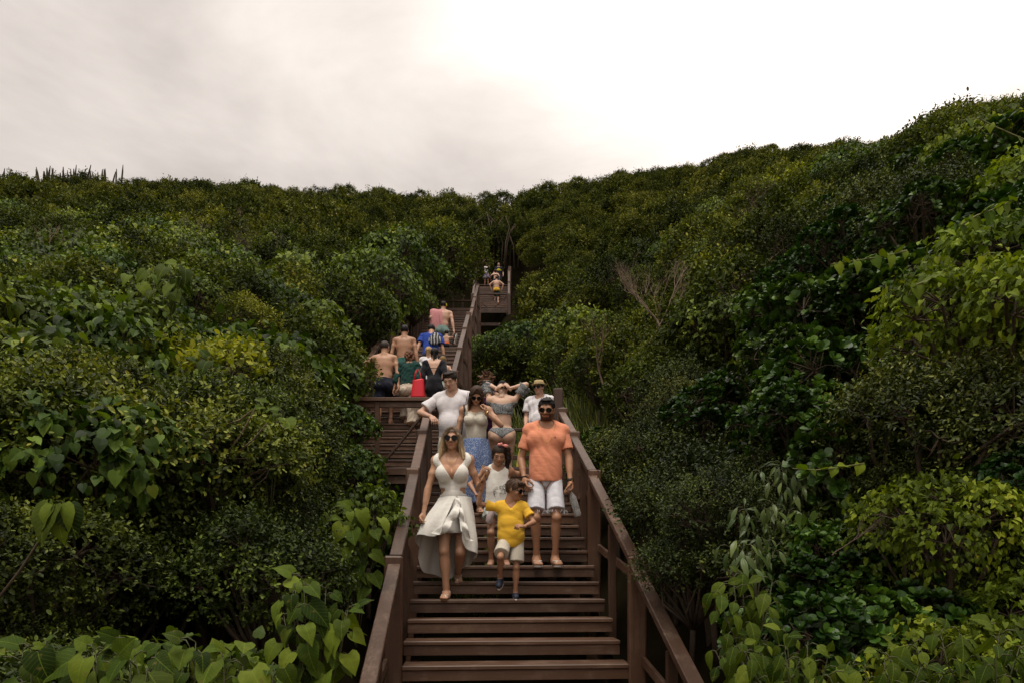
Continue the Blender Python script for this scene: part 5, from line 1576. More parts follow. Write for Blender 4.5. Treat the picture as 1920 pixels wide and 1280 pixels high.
lock += [rc((-.02, -.22, .44), (-.30, -.28, .16), .075, .06, k=.05), rc((-.30, -.28, .16), (-.40, -.16, -.3), .06, .07, k=.05), rc((.02, -.20, .45), (.30, -.24, .14), .07, .06, k=.05), rc((.30, -.24, .14), (.38, -.12, -.3), .06, .06, k=.05)]
hair(w, fg, H_BLONDE, lock, line=.26, g=.035, res=.020, rough=.011, tipz=(.30, -.55), freq=30, strands=26)
sunglasses(w, fg, K_BRONZE, K_LENS, .135, .128, -.005, .010)
chain(w, fg, K_GOLD, .052, .036, .0017, .005, -.012)
for i in (0, 1):
    s_ = flipflop(w, fg, i, K_BROWN, K_SILVER, "sandal", .010)
    band(s_, "ankle_strap", fg.ank[i] + (0, .004, -.008), (0, 0, 1), .036, .016, K_SILVER)
band(w, "ring", fg.wri[1] + unit((.55, -.35, .75)) * .095, (.55, -.35, .75), .008, .006, K_GOLD, .003)

# ------------------------------------------------------------------ 2. boy in yellow
b_ = person("small boy in a yellow T-shirt and dark sunglasses, one arm raised to the woman's hand", (xat(964, D1), D1, Z1))
fg = Fig(1.15, 'm', .198, 1.02, pelvis=(-.03, .02, .575), lean=2, side=0, hip_twist=8, child=True,
         feet=((-.135, -.03, .145), (.012, 0, 0)), toes=((-.15, -1, -.55), (.05, -1)), knees=((-.1, -1, .1), (0, -1, 0)),
         hands=((-.315, -.05, 1.075), (.085, -.17, .685)), elbows=((-.25, .3, -1), (1, .3, -.5)), head=(62, 14, 0), hipw=1.05, shoulder=1.05)
make_body(b_, fg, TAN2, res=.009, curl=(.6, .7), palms=((.6, -.5, 0), (-.6, 0, -.6)), hdirs=((.05, -.05, 1), (-.75, -.6, .1)))
tshirt(b_, fg, C_YELLOW, .015, hem=-.07, sleeve=.62, neck=.050, vneck=.035, h=.0075, seed=4, amp=.003, loose=.012, sleeve_g=.022)
shorts(b_, fg, C_BEIGE, .80, .013, h=.0075, seed=5, flare=.022, amp=.003)
hair(b_, fg, H_BOY, [rc((-.22, -.28, .37), (.2, -.30, .36), .11, .09, k=.06), el((0, .1, .33), (.3, .36, .2), k=.05)], line=.19, side_line=-.02, nape=-.24, g=.035, rough=.016, freq=20, seed=2, tufts=500, tlen=1.1)
sunglasses(b_, fg, K_BLACK, K_LENS, .15, .105, -.01, .02)
for i in (0, 1): shoe(b_, fg, i, K_NAVYR, K_RUBBER, "clog")

# ------------------------------------------------------------------ 3. girl
D3 = 7.22; Z3 = Z1 + 2 * R1
g_ = person("girl in a cream sleeveless top with a pink bow in her side ponytail, looking down", (xat(934, D3), D3, Z3))
fg = Fig(1.30, 'f', .200, 1.04, pelvis=(.0, .04, .64), lean=5, side=0, child=True,
         feet=((-.075, 0, 0), (.085, .02, 0)), toes=((-.1, -1), (.12, -1)),
         hands=((-.225, -.06, .735), (.225, .0, .84)), elbows=((-1, .5, -.2), (1, .6, -.2)), head=(4, 26, 3), shoulder=1.08, hipw=1.05)
make_body(g_, fg, BROWN, res=.009, curl=(.5, .5), palms=((.7, -.5, 0), (-.8, -.3, 0)))
top_ = tshirt(g_, fg, C_WHITE, .013, hem=-.02, sleeve=0, neck=.055, vneck=.03, h=.0075, seed=8, amp=.003, name="tank_top", loose=.008)
shorts(g_, fg, C_MINT, .42, .015, h=.0075, seed=9, flare=.035, amp=.007)
# printed motif on the front of the top: loose ink strokes
m = MB(); rp_ = random.Random(3)
def on_front(x, u): return fg.T(x, -(.088 - 3.2 * x * x + (.012 if u < .12 else 0) * 0), u)
for k in range(11):
    cx_, cu_ = rp_.uniform(-.055, .062), rp_.uniform(.085, .155)
    rr_ = rp_.uniform(.005, .013)
    m.tube([on_front(cx_ + rr_ * math.cos(a), cu_ + rr_ * 1.3 * math.sin(a)) for a in np.linspace(0, rp_.uniform(3.5, 6.0), 8)], .0016, 4)
m.tube([on_front(.055 + .014 * math.cos(a), .150 + .02 * math.sin(a)) for a in np.linspace(0, 6.28, 12)], .0026, 4)
m.tube([on_front(.045 + .02 * t, .13 - .045 * t + .012 * math.sin(t * 9)) for t in np.linspace(0, 1, 9)], .0024, 4)
m.build("printed_motif", K_DARKR, top_)
hair(g_, fg, H_DARK, [el((.12, .12, .34), (.30, .34, .22), k=.05), rc((.22, .05, .46), (.42, .06, .34), .12, .14, k=.05), rc((.42, .06, .34), (.50, -.05, -.15), .15, .17, k=.05), rc((.50, -.05, -.15), (.46, -.14, -.62), .16, .10, k=.05), rc((.46, -.14, -.62), (.40, -.18, -.85), .09, .03, k=.05), rc((-.33, -.1, .1), (-.34, -.16, -.12), .04, .03, k=.03)],
     line=.23, g=.03, rough=.013, freq=24, seed=3, nape=-.26, strands=16)
bw = []
for sg in (-1, 1): bw.append(el((.16 + sg * .15, -.10, .58 - sg * .03), (.15, .09, .09), rot(0, sg * 18, 0), k=.02))
bw.append(el((.16, -.12, .575), (.05, .07, .055), k=.02))
V, Q = field(bw, .018, None, folds(3, .012, .12)); link("bow", mesh_np("bow", place(V, fg.Mh, fg.hc, fg.hh), Q, [C_BOW]), g_)
for i in (0, 1): flipflop(g_, fg, i, K_PINKR, K_PINKR)
drape(g_, "waist_tie", [[fg.P + np.array(p) for p in r_] for r_ in ([(-.065, -.125, .02), (-.03, -.135, .02), (.0, -.13, .02)], [(-.085, -.15, -.05), (-.05, -.165, -.06), (-.02, -.15, -.05)], [(-.12, -.15, -.14), (-.08, -.17, -.15), (-.05, -.15, -.14)], [(-.125, -.14, -.19), (-.09, -.15, -.21), (-.055, -.14, -.19)])], fab("pale_pink_cloth", (0.58, 0.46, 0.45)), thick=.012)

# ------------------------------------------------------------------ 4. man in the orange shirt
m_ = person("bearded man in a salmon orange T-shirt and white cut-off shorts, walking down on the right", (xat(1023, D3), D3, Z3))
fg = Fig(1.80, 'm', .238, .85, pelvis=(.0, .05, .925), lean=-1, side=1,
         feet=((-.095, 0, 0), (.10, -.02, 0)), toes=((.10, -1), (.15, -1)), knees=((-.1, -1, 0), (.1, -1, 0)),
         hands=((-.225, -.03, .905), (.255, -.06, .875)), elbows=((-.6, .8, -.2), (.6, .8, -.2)), head=(-9, 16, 3), belly=0, shoulder=.86)
make_body(m_, fg, TAN2, curl=(.5, .65), palms=((.8, .2, 0), (-.8, -.3, 0)), beard=True)
ts = tshirt(m_, fg, C_ORANGE, .018, hem=-.022, sleeve=.66, neck=.046, h=.0085, seed=11, amp=.0030, loose=.016, sleeve_g=.010)
sh_ = shorts(m_, fg, C_DENIM, .80, .006, h=.0085, seed=12, flare=.018, amp=.003)
m = MB(); rp_ = random.Random(9)
for i in (0, 1):
    K = fg.hip[i] + (fg.kne[i] - fg.hip[i]) * .795; d = unit(fg.kne[i] - fg.hip[i])
    for k in range(34):
        a = rp_.uniform(0, 6.28); r = .0384 * fg.U * .93 + .012 + .020 * fg.U - .003
        p = K + np.array([math.cos(a) * r, math.sin(a) * r, 0]); q = p + d * rp_.uniform(.012, .05) + np.array([rp_.uniform(-.02, .02), rp_.uniform(-.02, .02), 0])
        m.tube([p, (p + q) / 2 + np.array([rp_.uniform(-.008, .008), 0, 0]), q], .0012, 4)
m.build("frayed_hem", C_DENIM, sh_)
hair(m_, fg, H_BLACK, [el((0, -.05, .40), (.27, .30, .10), k=.08)], line=.24, side_line=-.08, nape=-.2, g=.022, rough=.010, freq=40, seed=6, tufts=420, tlen=.6)
sunglasses(m_, fg, K_BROWN, K_LENS, .14, .115, -.005, .014)
chain(m_, fg, K_GOLD, .115, .052, .0022, .008, .004)
m = MB(); e_ = [fg.T(.040 + dx, -.0945, .222 + dz) for dx, dz in ((0, 0), (.006, .003), (.012, .008), (.006, -.001), (.014, .001))]
m.tube(e_[:3], .0028, 4); m.tube(e_[3:], .0024, 4); m.build("chest_emblem", K_DARKR, ts)
wt = band(m_, "wrist_watch", fg.wri[1] - fg.hdir[1] * .015, fg.hdir[1], .030, .026, K_BLACK, .008)
c_ = fg.wri[1] - fg.hdir[1] * .015 + np.array([.012, -.036, 0]); m = MB(); m.tube([c_, c_ + np.array([.004, -.012, 0])], .020, 12); m.build("watch_case", K_BLACK, wt)
m = MB(); m.tube([c_ + np.array([.004, -.0125, 0]), c_ + np.array([.0045, -.0145, 0])], .008, 10); m.build("watch_dial", K_GOLD, wt)
band(m_, "bracelet", fg.wri[0] - fg.hdir[0] * .02, fg.hdir[0], .030, .012, K_BLACK, .006)
for i in (0, 1): flipflop(m_, fg, i, K_RUBBER, K_RUBBER)
# water bottle hanging from his hand
PLASTIC, n_, l_, p_ = new_mat("clear_plastic")
p_.inputs['Base Color'].default_value = (.88, .90, .90, 1); p_.inputs['Roughness'].default_value = .15; p_.inputs['Transmission Weight'].default_value = .75; p_.inputs['IOR'].default_value = 1.2
hand = np.array(m_.location) + fg.wri[1] + fg.hdir[1] * .10
bt = thing("water_bottle", "clear plastic water bottle with a blue cap hanging from the man's hand", "bottle", tuple(hand + np.array([.0, -.015, .0])))
def lathe(prof, n=20):
    m = MB(); V = [(r * math.cos(2 * math.pi * k / n), r * math.sin(2 * math.pi * k / n), z) for r, z in prof for k in range(n)]
    Fc = [(i * n + k, i * n + (k + 1) % n, (i + 1) * n + (k + 1) % n, (i + 1) * n + k) for i in range(len(prof) - 1) for k in range(n)]
    Fc += [tuple(range(n)), tuple(range((len(prof) - 1) * n, len(prof) * n))]
    m.add(V, Fc); return m
bd = lathe([(.012, 0), (.013, -.02), (.018, -.04), (.034, -.075), (.037, -.10), (.035, -.105), (.037, -.11), (.037, -.20), (.034, -.206), (.037, -.212), (.036, -.268), (.028, -.278)]).build("bottle_body", PLASTIC, bt, True)
cp = lathe([(.012, .022), (.0155, .018), (.0155, -.004)]).build("cap", mat_plain("blue_plastic", (.02, .22, .55), .4, .5), bt, True)
bt.rotation_euler = (R(6), R(-17), 0)

# ------------------------------------------------------------------ 5. woman with the blue skirt
k6 = s1(6); D5 = k6[1] + .12
p5 = person("woman with long brown hair, cream strappy top and long blue skirt, behind the blonde woman", (xat(889, D5), D5, k6[2]))
fg = Fig(1.60, 'f', .216, 1.0, pelvis=(.02, .05, .83), lean=5, side=0, feet=((-.05, .04, 0), (.07, -.02, 0)), toes=((-.1, -1), (.25, -1)),
         hands=((-.20, -.05, .78), (.155, -.17, 1.22)), elbows=((-1, .5, -.3), (.9, .1, -.8)), head=(3, 36, 4))
make_body(p5, fg, TAN, curl=(.4, .55), palms=((.8, 0, 0), (-.7, .2, 0)), hdirs=(None, (-.1, -.05, 1)))
U = fg.U
P = fg.torso(.010); P.append(el(fg.T(0, -.01, .345), (.075 * U, .10 * U, .085 * U), fg.M, k=.01, op='-'))
def clip5(X, Y, Z):
    x, f, u = fg.tl(X, Y, Z); return np.maximum((.045 - u) * U, (u - .272) * U)
for sg in (-1, 1): P.append(rc(fg.T(sg * .118, .0, .34), fg.T(sg * .108, .004, .235), .032 * U, .028 * U, k=.01, op='-'))
tp = cloth(p5, "strappy_top", P, C_CREAM, .0085, clip5, folds(31, .004, .12))
m = MB()
for sg in (-1, 1): m.tube([fg.T(sg * .062, -.085, .255), fg.T(sg * .072, -.045, .318), fg.T(sg * .07, .03, .318), fg.T(sg * .06, .06, .26)], .007, 6)
m.build("strap", C_CREAM, tp, True)
m = MB(); m.tube([fg.T(-.085, -.06, .27), fg.T(-.09, -.03, .325), fg.T(-.088, .03, .32)], .010, 6); m.tube([fg.T(-.085, -.06, .27), fg.T(-.10, -.085, .15), fg.T(-.12, -.05, .02)], .009, 6); m.build("bag_strap", K_DARKR, p5, True)
rows = []
for v in np.linspace(0, 1, 9):
    z = .93 - .80 * v; ru = .155 + .055 * math.sin(min(v * 4, 1.57)); row = []
    for a in np.linspace(-math.pi, math.pi, 33)[:-1]:
        w_ = .010 * math.sin(a * 7 + v * 5) * min(1, v * 2 + .3) + .012 * v * math.sin(a * 4 - v * 7)
        row.append((.02 + math.sin(a) * (ru + w_) - .03 * v, .05 - math.cos(a) * (ru * .86 + w_) + .06 * v, z + .02 * math.sin(a) * v))
    rows.append(row)
drape(p5, "wrap_skirt", rows, P_BLUE, close=True, nseg=3, fold=.006, ffreq=12.566 * 4, fseed=1)
lock = []
for sg in (-1, 1):
    for (x, y, z0, z1, r) in ((.34, -.06, .1, -1.15, .10), (.30, .12, .1, -1.2, .12), (.36, -.20, -.1, -1.0, .07), (.18, .28, .1, -1.2, .15)):
        lock.append(rc((sg * x, y, z0), (sg * (x + .03), y - .12, z1), r, r * .6, k=.05))
lock += [rc((.0, -.2, .45), (-.3, -.28, .12), .07, .06, k=.05), rc((.0, -.2, .45), (.3, -.28, .12), .07, .06, k=.05)]
hair(p5, fg, H_BROWN, lock, line=.24, g=.04, rough=.014, freq=26, tipz=(-.1, -1.1), seed=8, strands=22)
sunglasses(p5, fg, K_BRONZE, K_LENS, .14, .12, -.005, .010)
chain(p5, fg, K_GOLD, .06, .04, .0018, .005, -.01)
band(p5, "bracelet", fg.wri[1] - fg.hdir[1] * .01, fg.hdir[1], .024, .022, K_GOLD, .005)
for i in (0, 1): flipflop(p5, fg, i, K_BROWN, K_DARKR, "sandal")

# ------------------------------------------------------------------ 6. man in the white T-shirt, hand on the rail
k7 = s1(7); D6 = k7[1] + .12
p6 = person("heavy-set dark-haired man in a white T-shirt, looking down with a hand on the left rail", (xat(850, D6), D6, k7[2]))
fg = Fig(1.72, 'm', .235, 1.06, pelvis=(.0, .06, .88), lean=6, side=0, twist=-10, feet=((-.1, -.03, 0), (.1, .3, R1)), hands=((-.265, -.17, 1.075), (.26, .05, .85)), elbows=((-1, .3, -.1), (1, .6, -.2)), head=(-16, 26, -2), belly=.5, shoulder=1.05)
make_body(p6, fg, LIGHT, res=.011, curl=(.45, .4), palms=((.2, 0, -1), (-.8, 0, 0)), hdirs=((.35, -.6, -.4), None))
tshirt(p6, fg, C_TEE, .018, hem=-.03, sleeve=.68, neck=.046, vneck=.02, h=.0095, seed=21, amp=.0035, loose=.012, sleeve_g=.026)
shorts(p6, fg, C_BEIGE, .85, .018, h=.011, seed=22)
hair(p6, fg, H_DARK, [el((0, -.06, .40), (.28, .30, .11), k=.08)], line=.22, side_line=-.06, nape=-.22, g=.026, rough=.012, freq=36, seed=9, tufts=400, tlen=.7)
for i in (0, 1): flipflop(p6, fg, i, K_DARKR, K_DARKR)

# ------------------------------------------------------------------ 7. woman in palm-print swimwear, seen from behind
k8 = s1(8); D7 = k8[1] + .12
p7 = person("woman in palm-print two-piece swimwear seen from behind, both hands gathering her hair", (xat(941, D7), D7, k8[2]), 180)
fg = Fig(1.54, 'f', .205, 1.14, pelvis=(0, .02, .80), lean=4, side=0, feet=((-.07, .0, 0), (.07, .02, 0)),
         hands=((-.10, .03, 1.395), (.06, .06, 1.385)), elbows=((-1, -.1, -.05), (1, -.9, .0)), head=(-8, 30, 0), hipw=1.1, shoulder=1.05)
make_body(p7, fg, PALE, curl=(.6, .6), palms=((.6, -.5, 0), (-.6, -.5, 0)), hdirs=((.55, .1, .6), (-.6, .1, .5)))
U = fg.U
def clip7(X, Y, Z):
    x, f, u = fg.tl(X, Y, Z); return np.maximum((.150 + .0 * x - u) * U, (u - .232 - .03 * np.abs(x) / .1) * U)
P = fg.torso(.012)
fl = folds(71, .006, .05)
cloth(p7, "bikini_top", P, P_LEAF, .009, clip7, fl)
for i in (0, 1):
    S, E = fg.sho[i], fg.elb[i]; a_ = S + (E - S) * .38; b__ = S + (E - S) * .92
    d_ = unit(E - S); dn = np.array([0, 0, -1.0]); rr_ = .034 * U * 1.02 + .012
    V, Q = field([rc(a_, b__, rr_, rr_ + .022, k=.02), rc(a_ + dn * .02, b__ + dn * .055, rr_ * .9, rr_ * .9, k=.03)], .009, lambda X, Y, Z: np.maximum((X - b__[0]) * d_[0] + (Y - b__[1]) * d_[1] + (Z - b__[2]) * d_[2], -((X - a_[0]) * d_[0] + (Y - a_[1]) * d_[1] + (Z - a_[2]) * d_[2])), folds(72 + i, .007, .05))
    link("ruffled_sleeve", mesh_np("ruffled_sleeve", V, Q, [P_LEAF]), p7)
def clip7b(X, Y, Z):
    x, f, u = fg.tl(X, Y, Z)
    cut = np.where(f < 0, np.clip(np.abs(x) * .95 - .075 - (-u - .0) * 0, -1, 1), -1)
    return np.maximum(np.maximum((u - .036) * U, (-.085 - u) * U), (np.abs(x) * .78 - .088 - u * .95 - .0) * -1 * 0 + ((-u) * .85 - .055 + np.abs(x) * .62) * U)
cloth(p7, "bikini_bottom", fg.torso(.006)[3:4] + fg.torso(.006)[5:], P_LEAF, .0085, clip7b)
hair(p7, fg, H_BLACK, [el((0, .42, .18), (.20, .18, .20), k=.05)], line=.24, g=.03, rough=.014, freq=22, seed=14, nape=-.15)
for i in (0, 1): flipflop(p7, fg, i, K_DARKR, K_DARKR)

# ------------------------------------------------------------------ 8. photographer with curls
k9 = s1(9.6)
D8 = k9[1] + .1; z8 = s1(9)[2]
p8 = person("dark-skinned photographer with bunched brown curls, holding a camera to the face", (xat(914, D8), D8, z8))
fg = Fig(1.56, 'f', .21, .98, pelvis=(0, .03, .80), lean=10, feet=((-.08, 0, 0), (.08, 0, 0)), hands=((-.05, -.30, 1.27), (.06, -.30, 1.26)), elbows=((-.8, 0, -1), (.8, 0, -1)), head=(-6, 14, 0))
make_body(p8, fg, BROWN, res=.011, curl=(.6, .6), palms=((1, 0, .2), (-1, 0, .2)), hdirs=((.1, -.3, .8), (-.1, -.3, .8)))
tshirt(p8, fg, C_PURPLE, .014, sleeve=.0, h=.011, seed=33, name="tank_top")
shorts(p8, fg, C_PURPLE, .8, .02, h=.012)
rg8 = np.random.default_rng(8); cu = []
for k in range(46):
    d_ = unit(rg8.normal(size=3) * np.array([1, 1, .8]) + np.array([0, .15, .55])); c_ = np.array([0, .06, .22]) + d_ * np.array([.40, .40, .36])
    if c_[1] < -.2 and c_[2] < .15: continue
    cu.append(rc(c_, c_ + d_ * rg8.uniform(.08, .24) + rg8.normal(0, .05, 3), .07, .045, k=.03))
for sg in (-1, 1): cu.append(rc((sg * .36, -.05, .1), (sg * .42, -.05, -.45), .07, .04, k=.03))
hair(p8, fg, H_BROWN, cu, line=.2, g=.04, rough=.02, freq=18, seed=17, tipz=(.95, .45), strands=2)
cm = thing("camera", "small black camera held up by the curly-haired photographer", "camera", tuple(np.array(p8.location) + np.array([.005, -.36, 1.335])))
m = MB(); m.box((0, 0, 0), (.065, .024, .042), None, .008); m.build("camera_body", K_BLACK, cm)
m = MB(); m.tube([(0, -.022, -.004), (0, -.06, -.004)], [.032, .030], 14); m.build("camera_lens", K_BLACK, cm, True)

# ------------------------------------------------------------------ 9. man with the straw hat
p9 = person("man in a straw trilby, dark glasses and white T-shirt on the wide landing at right", (xat(1012, 11.45), 11.45, L1Z))
fg = Fig(1.68, 'm', .228, 1.08, pelvis=(0, .03, .87), lean=0, twist=-14, feet=((-.1, 0, 0), (.1, 0, 0)), head=(-30, 4, 0), hands=((-.24, -.12, .90), (.26, .02, .80)), belly=.5)
make_body(p9, fg, LIGHT, res=.013, curl=(.6, .4))
tshirt(p9, fg, C_TEE, .018, sleeve=.66, h=.011, seed=41, loose=.012, sleeve_g=.022)
shorts(p9, fg, C_NAVY, .85, .02, h=.012)
hair(p9, fg, H_GREY, (), line=.2, side_line=-.1, g=.02, res=.03)
sunglasses(p9, fg, K_BLACK, K_LENS, .15, .10, 0, .02)
m = lathe([(.62, -.02), (.60, .01), (.42, -.02), (.405, .0), (.40, .10), (.385, .22), (.34, .30), (.18, .27), (.0001, .25)], 24)
ht = link("straw_hat", None, p9); me = m.mesh("straw_hat", K_STRAW, True)
bpy.data.objects.remove(ht)
V = np.array([v.co[:] for v in me.vertices]) * np.array([.92, 1.08, 1.0]) + np.array([0, .04, .20]); V = place(V, fg.Mh, fg.hc, fg.hh)
me.vertices.foreach_set("co", V.astype(np.float32).ravel()); ht = link("straw_hat", me, p9)
m = lathe([(.412, .0), (.418, .01), (.412, .075), (.405, .08)], 24); me = m.mesh("hat_band", K_BLACK, True)
V = np.array([v.co[:] for v in me.vertices]) * np.array([.92, 1.08, 1.0]) + np.array([0, .04, .20]); V = place(V, fg.Mh, fg.hc, fg.hh)
me.vertices.foreach_set("co", V.astype(np.float32).ravel()); link("hat_band", me, ht)
for i in (0, 1): flipflop(p9, fg, i, K_DARKR, K_DARKR)
# yellow cloth and dark red bag beside the landing's front edge
yc = thing("beach_cloth", "bright lemon yellow cloth hanging behind the man in the orange shirt", "cloth", (xat(973, 10.2), 10.2, L1Z))
drape(yc, "cloth_sheet", [[(.06, 0, .44), (.10, .02, .46), (.14, 0, .44)], [(.02, -.03, .32), (.07, -.06, .33), (.11, -.03, .31)], [(-.02, -.03, .16), (.03, -.07, .15), (.07, -.02, .17)], [(-.04, -.02, .01), (.01, -.05, .0), (.05, -.01, .02)]], C_LEMON, thick=.01)
# ------------------------------------------------------------------ people climbing the upper flights (seen from behind)
def f2p(k): return F2O[1] + T2 * k + .12, L1Z + R2 * k
def climber(label, px, k, H, sex='m', tone=TAN, res=.013, step=1, **kw):
    """on the second flight, back to the camera; one foot a step higher"""
    Y, Z = f2p(k)
    r = person(label, (xat(px, Y), Y, Z), 180)
    a = dict(pelvis=(0, -.09, .52 * H + .03), lean=8, feet=((-.09, -T2, R2), (.09, 0, 0)) if step > 0 else (((-.09, 0, 0), (.09, -T2, R2)) if step < 0 else ((-.08, 0, 0), (.08, 0, 0))), build=1.0)
    a.update(kw)
    f = Fig(H, sex, None if H > 1.45 else .2, **a)
    return r, f

r, fg = climber("bare-backed man in dark navy shorts climbing with a hand on the left rail", 718, 6, 1.74, 'm', step=1, head=(-14, 4, 0), shoulder=1.0, build=1.02,
                hands=((-.30, -.02, .78), (.46, -.22, 1.02)), elbows=((-1, .2, -.2), (1, .2, -.6)))
make_body(r, fg, TAN, res=.012, curl=(.4, .5))
shorts(r, fg, C_NAVY, .82, .020, h=.011, seed=51)
hair(r, fg, H_GREY, (), line=.30, side_line=-.05, nape=-.2, g=.015, res=.03)
for i in (0, 1): flipflop(r, fg, i, K_RUBBER, K_DARKR)

r, fg = climber("woman with bushy auburn hair, dark green top and loose ecru trousers", 765, 6, 1.56, 'f', step=-1, head=(0, 8, 0), build=1.06, hipw=1.05, hands=((-.22, -.02, .80), (.28, -.05, .80)))
make_body(r, fg, TAN, res=.012)
tshirt(r, fg, C_TEAL, .018, hem=.03, sleeve=.97, neck=.055, h=.011, seed=52, name="green_top")
shorts(r, fg, C_LINEN, 1.86, .018, h=.010, seed=53, flare=.030, amp=.008, name="trousers", top=.05)
rg = np.random.default_rng(81); cu = []
for k in range(40):
    d_ = unit(rg.normal(size=3) + np.array([0, .5, .1])); c_ = np.array([0, .10, -.02]) + d_ * np.array([.38, .36, .48])
    if c_[1] < -.22 and c_[2] < .2: continue
    cu.append(rc(c_, c_ + d_ * .07 + np.array([0, 0, -.08]), .12, .09, k=.05))
hair(r, fg, H_AUB, cu, g=.05, rough=.022, freq=22, res=.028, nape=-.4)
for i in (0, 1): flipflop(r, fg, i, K_BROWN, K_BROWN, "sandal")
base = np.array(r.location)
tb = thing("tote_bag", "bright red tote bag hanging beside the woman in ecru trousers", "bag", (base[0] + .20, base[1] - .12, base[2] + .60)); tb.scale = (.8, .8, .8)
drape(tb, "bag_body", [[(x * (1 - .25 * v) + .02 * v, y * (1 - .2 * v), .42 * v + .03 * math.sin(x * 20) * v) for x, y in ((-.17, 0), (-.13, -.07), (0, -.085), (.13, -.07), (.17, 0), (.13, .07), (0, .085), (-.13, .07))] for v in np.linspace(0, 1, 5)], C_RED, close=True, thick=.006, nseg=3)
m = MB(); m.box((0, 0, .012), (.14, .06, .008), None, .004); m.build("bag_base", C_RED, tb)
m = MB()
for sy in (-.06, .06): m.tube([(-.08, sy, .40), (-.05, sy * .7, .58), (0.0, sy * .4, .70), (.06, sy * .7, .58), (.09, sy, .40)], .010, 6)
m.build("handle", C_RED, tb, True)

r, fg = climber("woman in a short black dress with a deep V back, dark wet hair", 813, 6, 1.61, 'f', step=1, head=(0, 6, 0), build=1.02, hands=((-.22, -.10, .86), (.26, -.04, .80)))
make_body(r, fg, LIGHT, res=.012)
U = fg.U
P = fg.torso(.013)
for i in (0, 1):
    S, E, W_ = fg.sho[i], fg.elb[i], fg.wri[i]
    P += [rc(S, E, .040 * U, .036 * U, k=.02), rc(E, E + (W_ - E) * .35, .036 * U, .038 * U, k=.02)]
P.append(rc(fg.P + (0, 0, .06), fg.P + (0, -.03, -.26 * U), .150, .165, k=.06))
P.append(el(fg.T(0, 0, .335), (.06 * U, .07 * U, .05 * U), fg.M, k=.01, op='-'))
def clipd(X, Y, Z):
    x, f, u = fg.tl(X, Y, Z)
    v = np.where(f < .0, np.clip((u - .115) * .40, 0, .085) - np.abs(x), -1) * U
    return np.maximum(v, (-.215 - u) * U)
cloth(r, "black_dress", P, C_BLACK, .010, clipd, folds(61, .006, .12))
m = MB(); m.tube([fg.T(-.07, .058, .20), fg.T(0, .068, .205), fg.T(.07, .058, .20)], .005, 5); m.build("bikini_string", C_BLACK, r)
hair(r, fg, H_BLACK, [rc((0, .36, .1), (.02, .38, -.75), .16, .06, k=.05), rc((-.2, .25, .0), (-.14, .32, -.6), .10, .05, k=.05), rc((.22, .2, .0), (.24, .25, -.5), .08, .04, k=.05)], g=.03, rough=.014, res=.028, seed=62)
for i in (0, 1): flipflop(r, fg, i, K_DARKR, K_DARKR)

r, fg = climber("bare-backed man in teal swim shorts, second from the left among the climbers", 756, 10, 1.72, 'm', step=-1, head=(0, 6, 0), build=1.0, shoulder=.98, hands=((-.30, -.06, .86), (.30, -.06, .84)))
make_body(r, fg, OLIVE, res=.013)
shorts(r, fg, C_TEAL2, .85, .022, h=.011, seed=54)
hair(r, fg, H_BLACK, (), line=.2, side_line=-.06, nape=-.24, g=.022, res=.03)
for i in (0, 1): flipflop(r, fg, i, K_DARKR, K_DARKR)

r, fg = climber("man in a royal blue T-shirt bending up the stairs with a drawstring bag", 806, 12, 1.68, 'm', step=1, lean=22, head=(8, 22, 0), build=1.0, hands=((-.30, -.16, .80), (.32, .02, .82)))
make_body(r, fg, TAN, res=.013)
tshirt(r, fg, C_BLUE, .018, hem=-.03, sleeve=.66, h=.011, seed=55, sleeve_g=.02)
shorts(r, fg, C_NAVY, .85, .02, h=.012)
hair(r, fg, H_BLACK, (), line=.2, side_line=-.06, nape=-.24, g=.022, res=.03)
bg = thing("drawstring_bag", "black and white drawstring bag with a red cord on the blue-shirted man's back", "bag", r.location, r.rotation_euler[2])
V, Q = field([el(fg.T(-.06, .085, .17), (.085 * fg.U, .035 * fg.U, .085 * fg.U), fg.M, k=.02), el(fg.T(-.06, .085, .235), (.05 * fg.U, .03 * fg.U, .05 * fg.U), fg.M, k=.03)], .012, None, folds(5, .008, .08))
link("bag_body", mesh_np("bag_body", V, Q, [mat_print("black_white_cloth", (.015, .015, .02), (.40, .40, .40), 5, 3, 3, (0.6, 0.75))]), bg)
m = MB(); m.tube([fg.T(-.07, .075, .10), fg.T(-.085, .09, .24), fg.T(-.085, .03, .325), fg.T(-.085, -.04, .30)], .011, 6); m.build("red_cord", C_BOW, bg, True)
for i in (0, 1): flipflop(r, fg, i, K_DARKR, K_DARKR)

r, fg = climber("blonde girl in a white top, hair in a ponytail, ahead of the woman in black", 802, 8, 1.44, 'f', step=1, head=(-10, 4, 0), child=True)
make_body(r, fg, LIGHT, res=.014)
tshirt(r, fg, C_TEE, .014, sleeve=.5, h=.012, seed=56)
shorts(r, fg, C_PURPLE, .5, .016, h=.012)
hair(r, fg, H_BLOND2, [rc((0, .44, .22), (-.04, .60, .02), .10, .12, k=.04), rc((-.04, .60, .02), (-.03, .55, -.55), .12, .05, k=.04)], g=.025, rough=.012, res=.028)
r, fg = climber("small child in a black cap with bare shoulders beside the right rail", 829, 8, 1.26, 'm', step=-1, head=(10, 4, 0), child=True, hands=((-.26, -.10, .72), (.20, -.02, .62)))
make_body(r, fg, LIGHT, res=.014)
shorts(r, fg, C_MINT, .7, .016, h=.012)
hair(r, fg, H_BLOND2, (), line=.2, g=.02, res=.03)
V, Q = field([el((0, .04, .2), (.40, .45, .36), k=.02), el((0, -.42, .2), (.28, .26, .05), k=.04)], .03, lambda X, Y, Z: (.15 - Z) + 0 * X + 0 * Y)
link("cap", mesh_np("cap", place(V, fg.Mh, fg.hc, fg.hh), Q, [C_BLACK]), r)

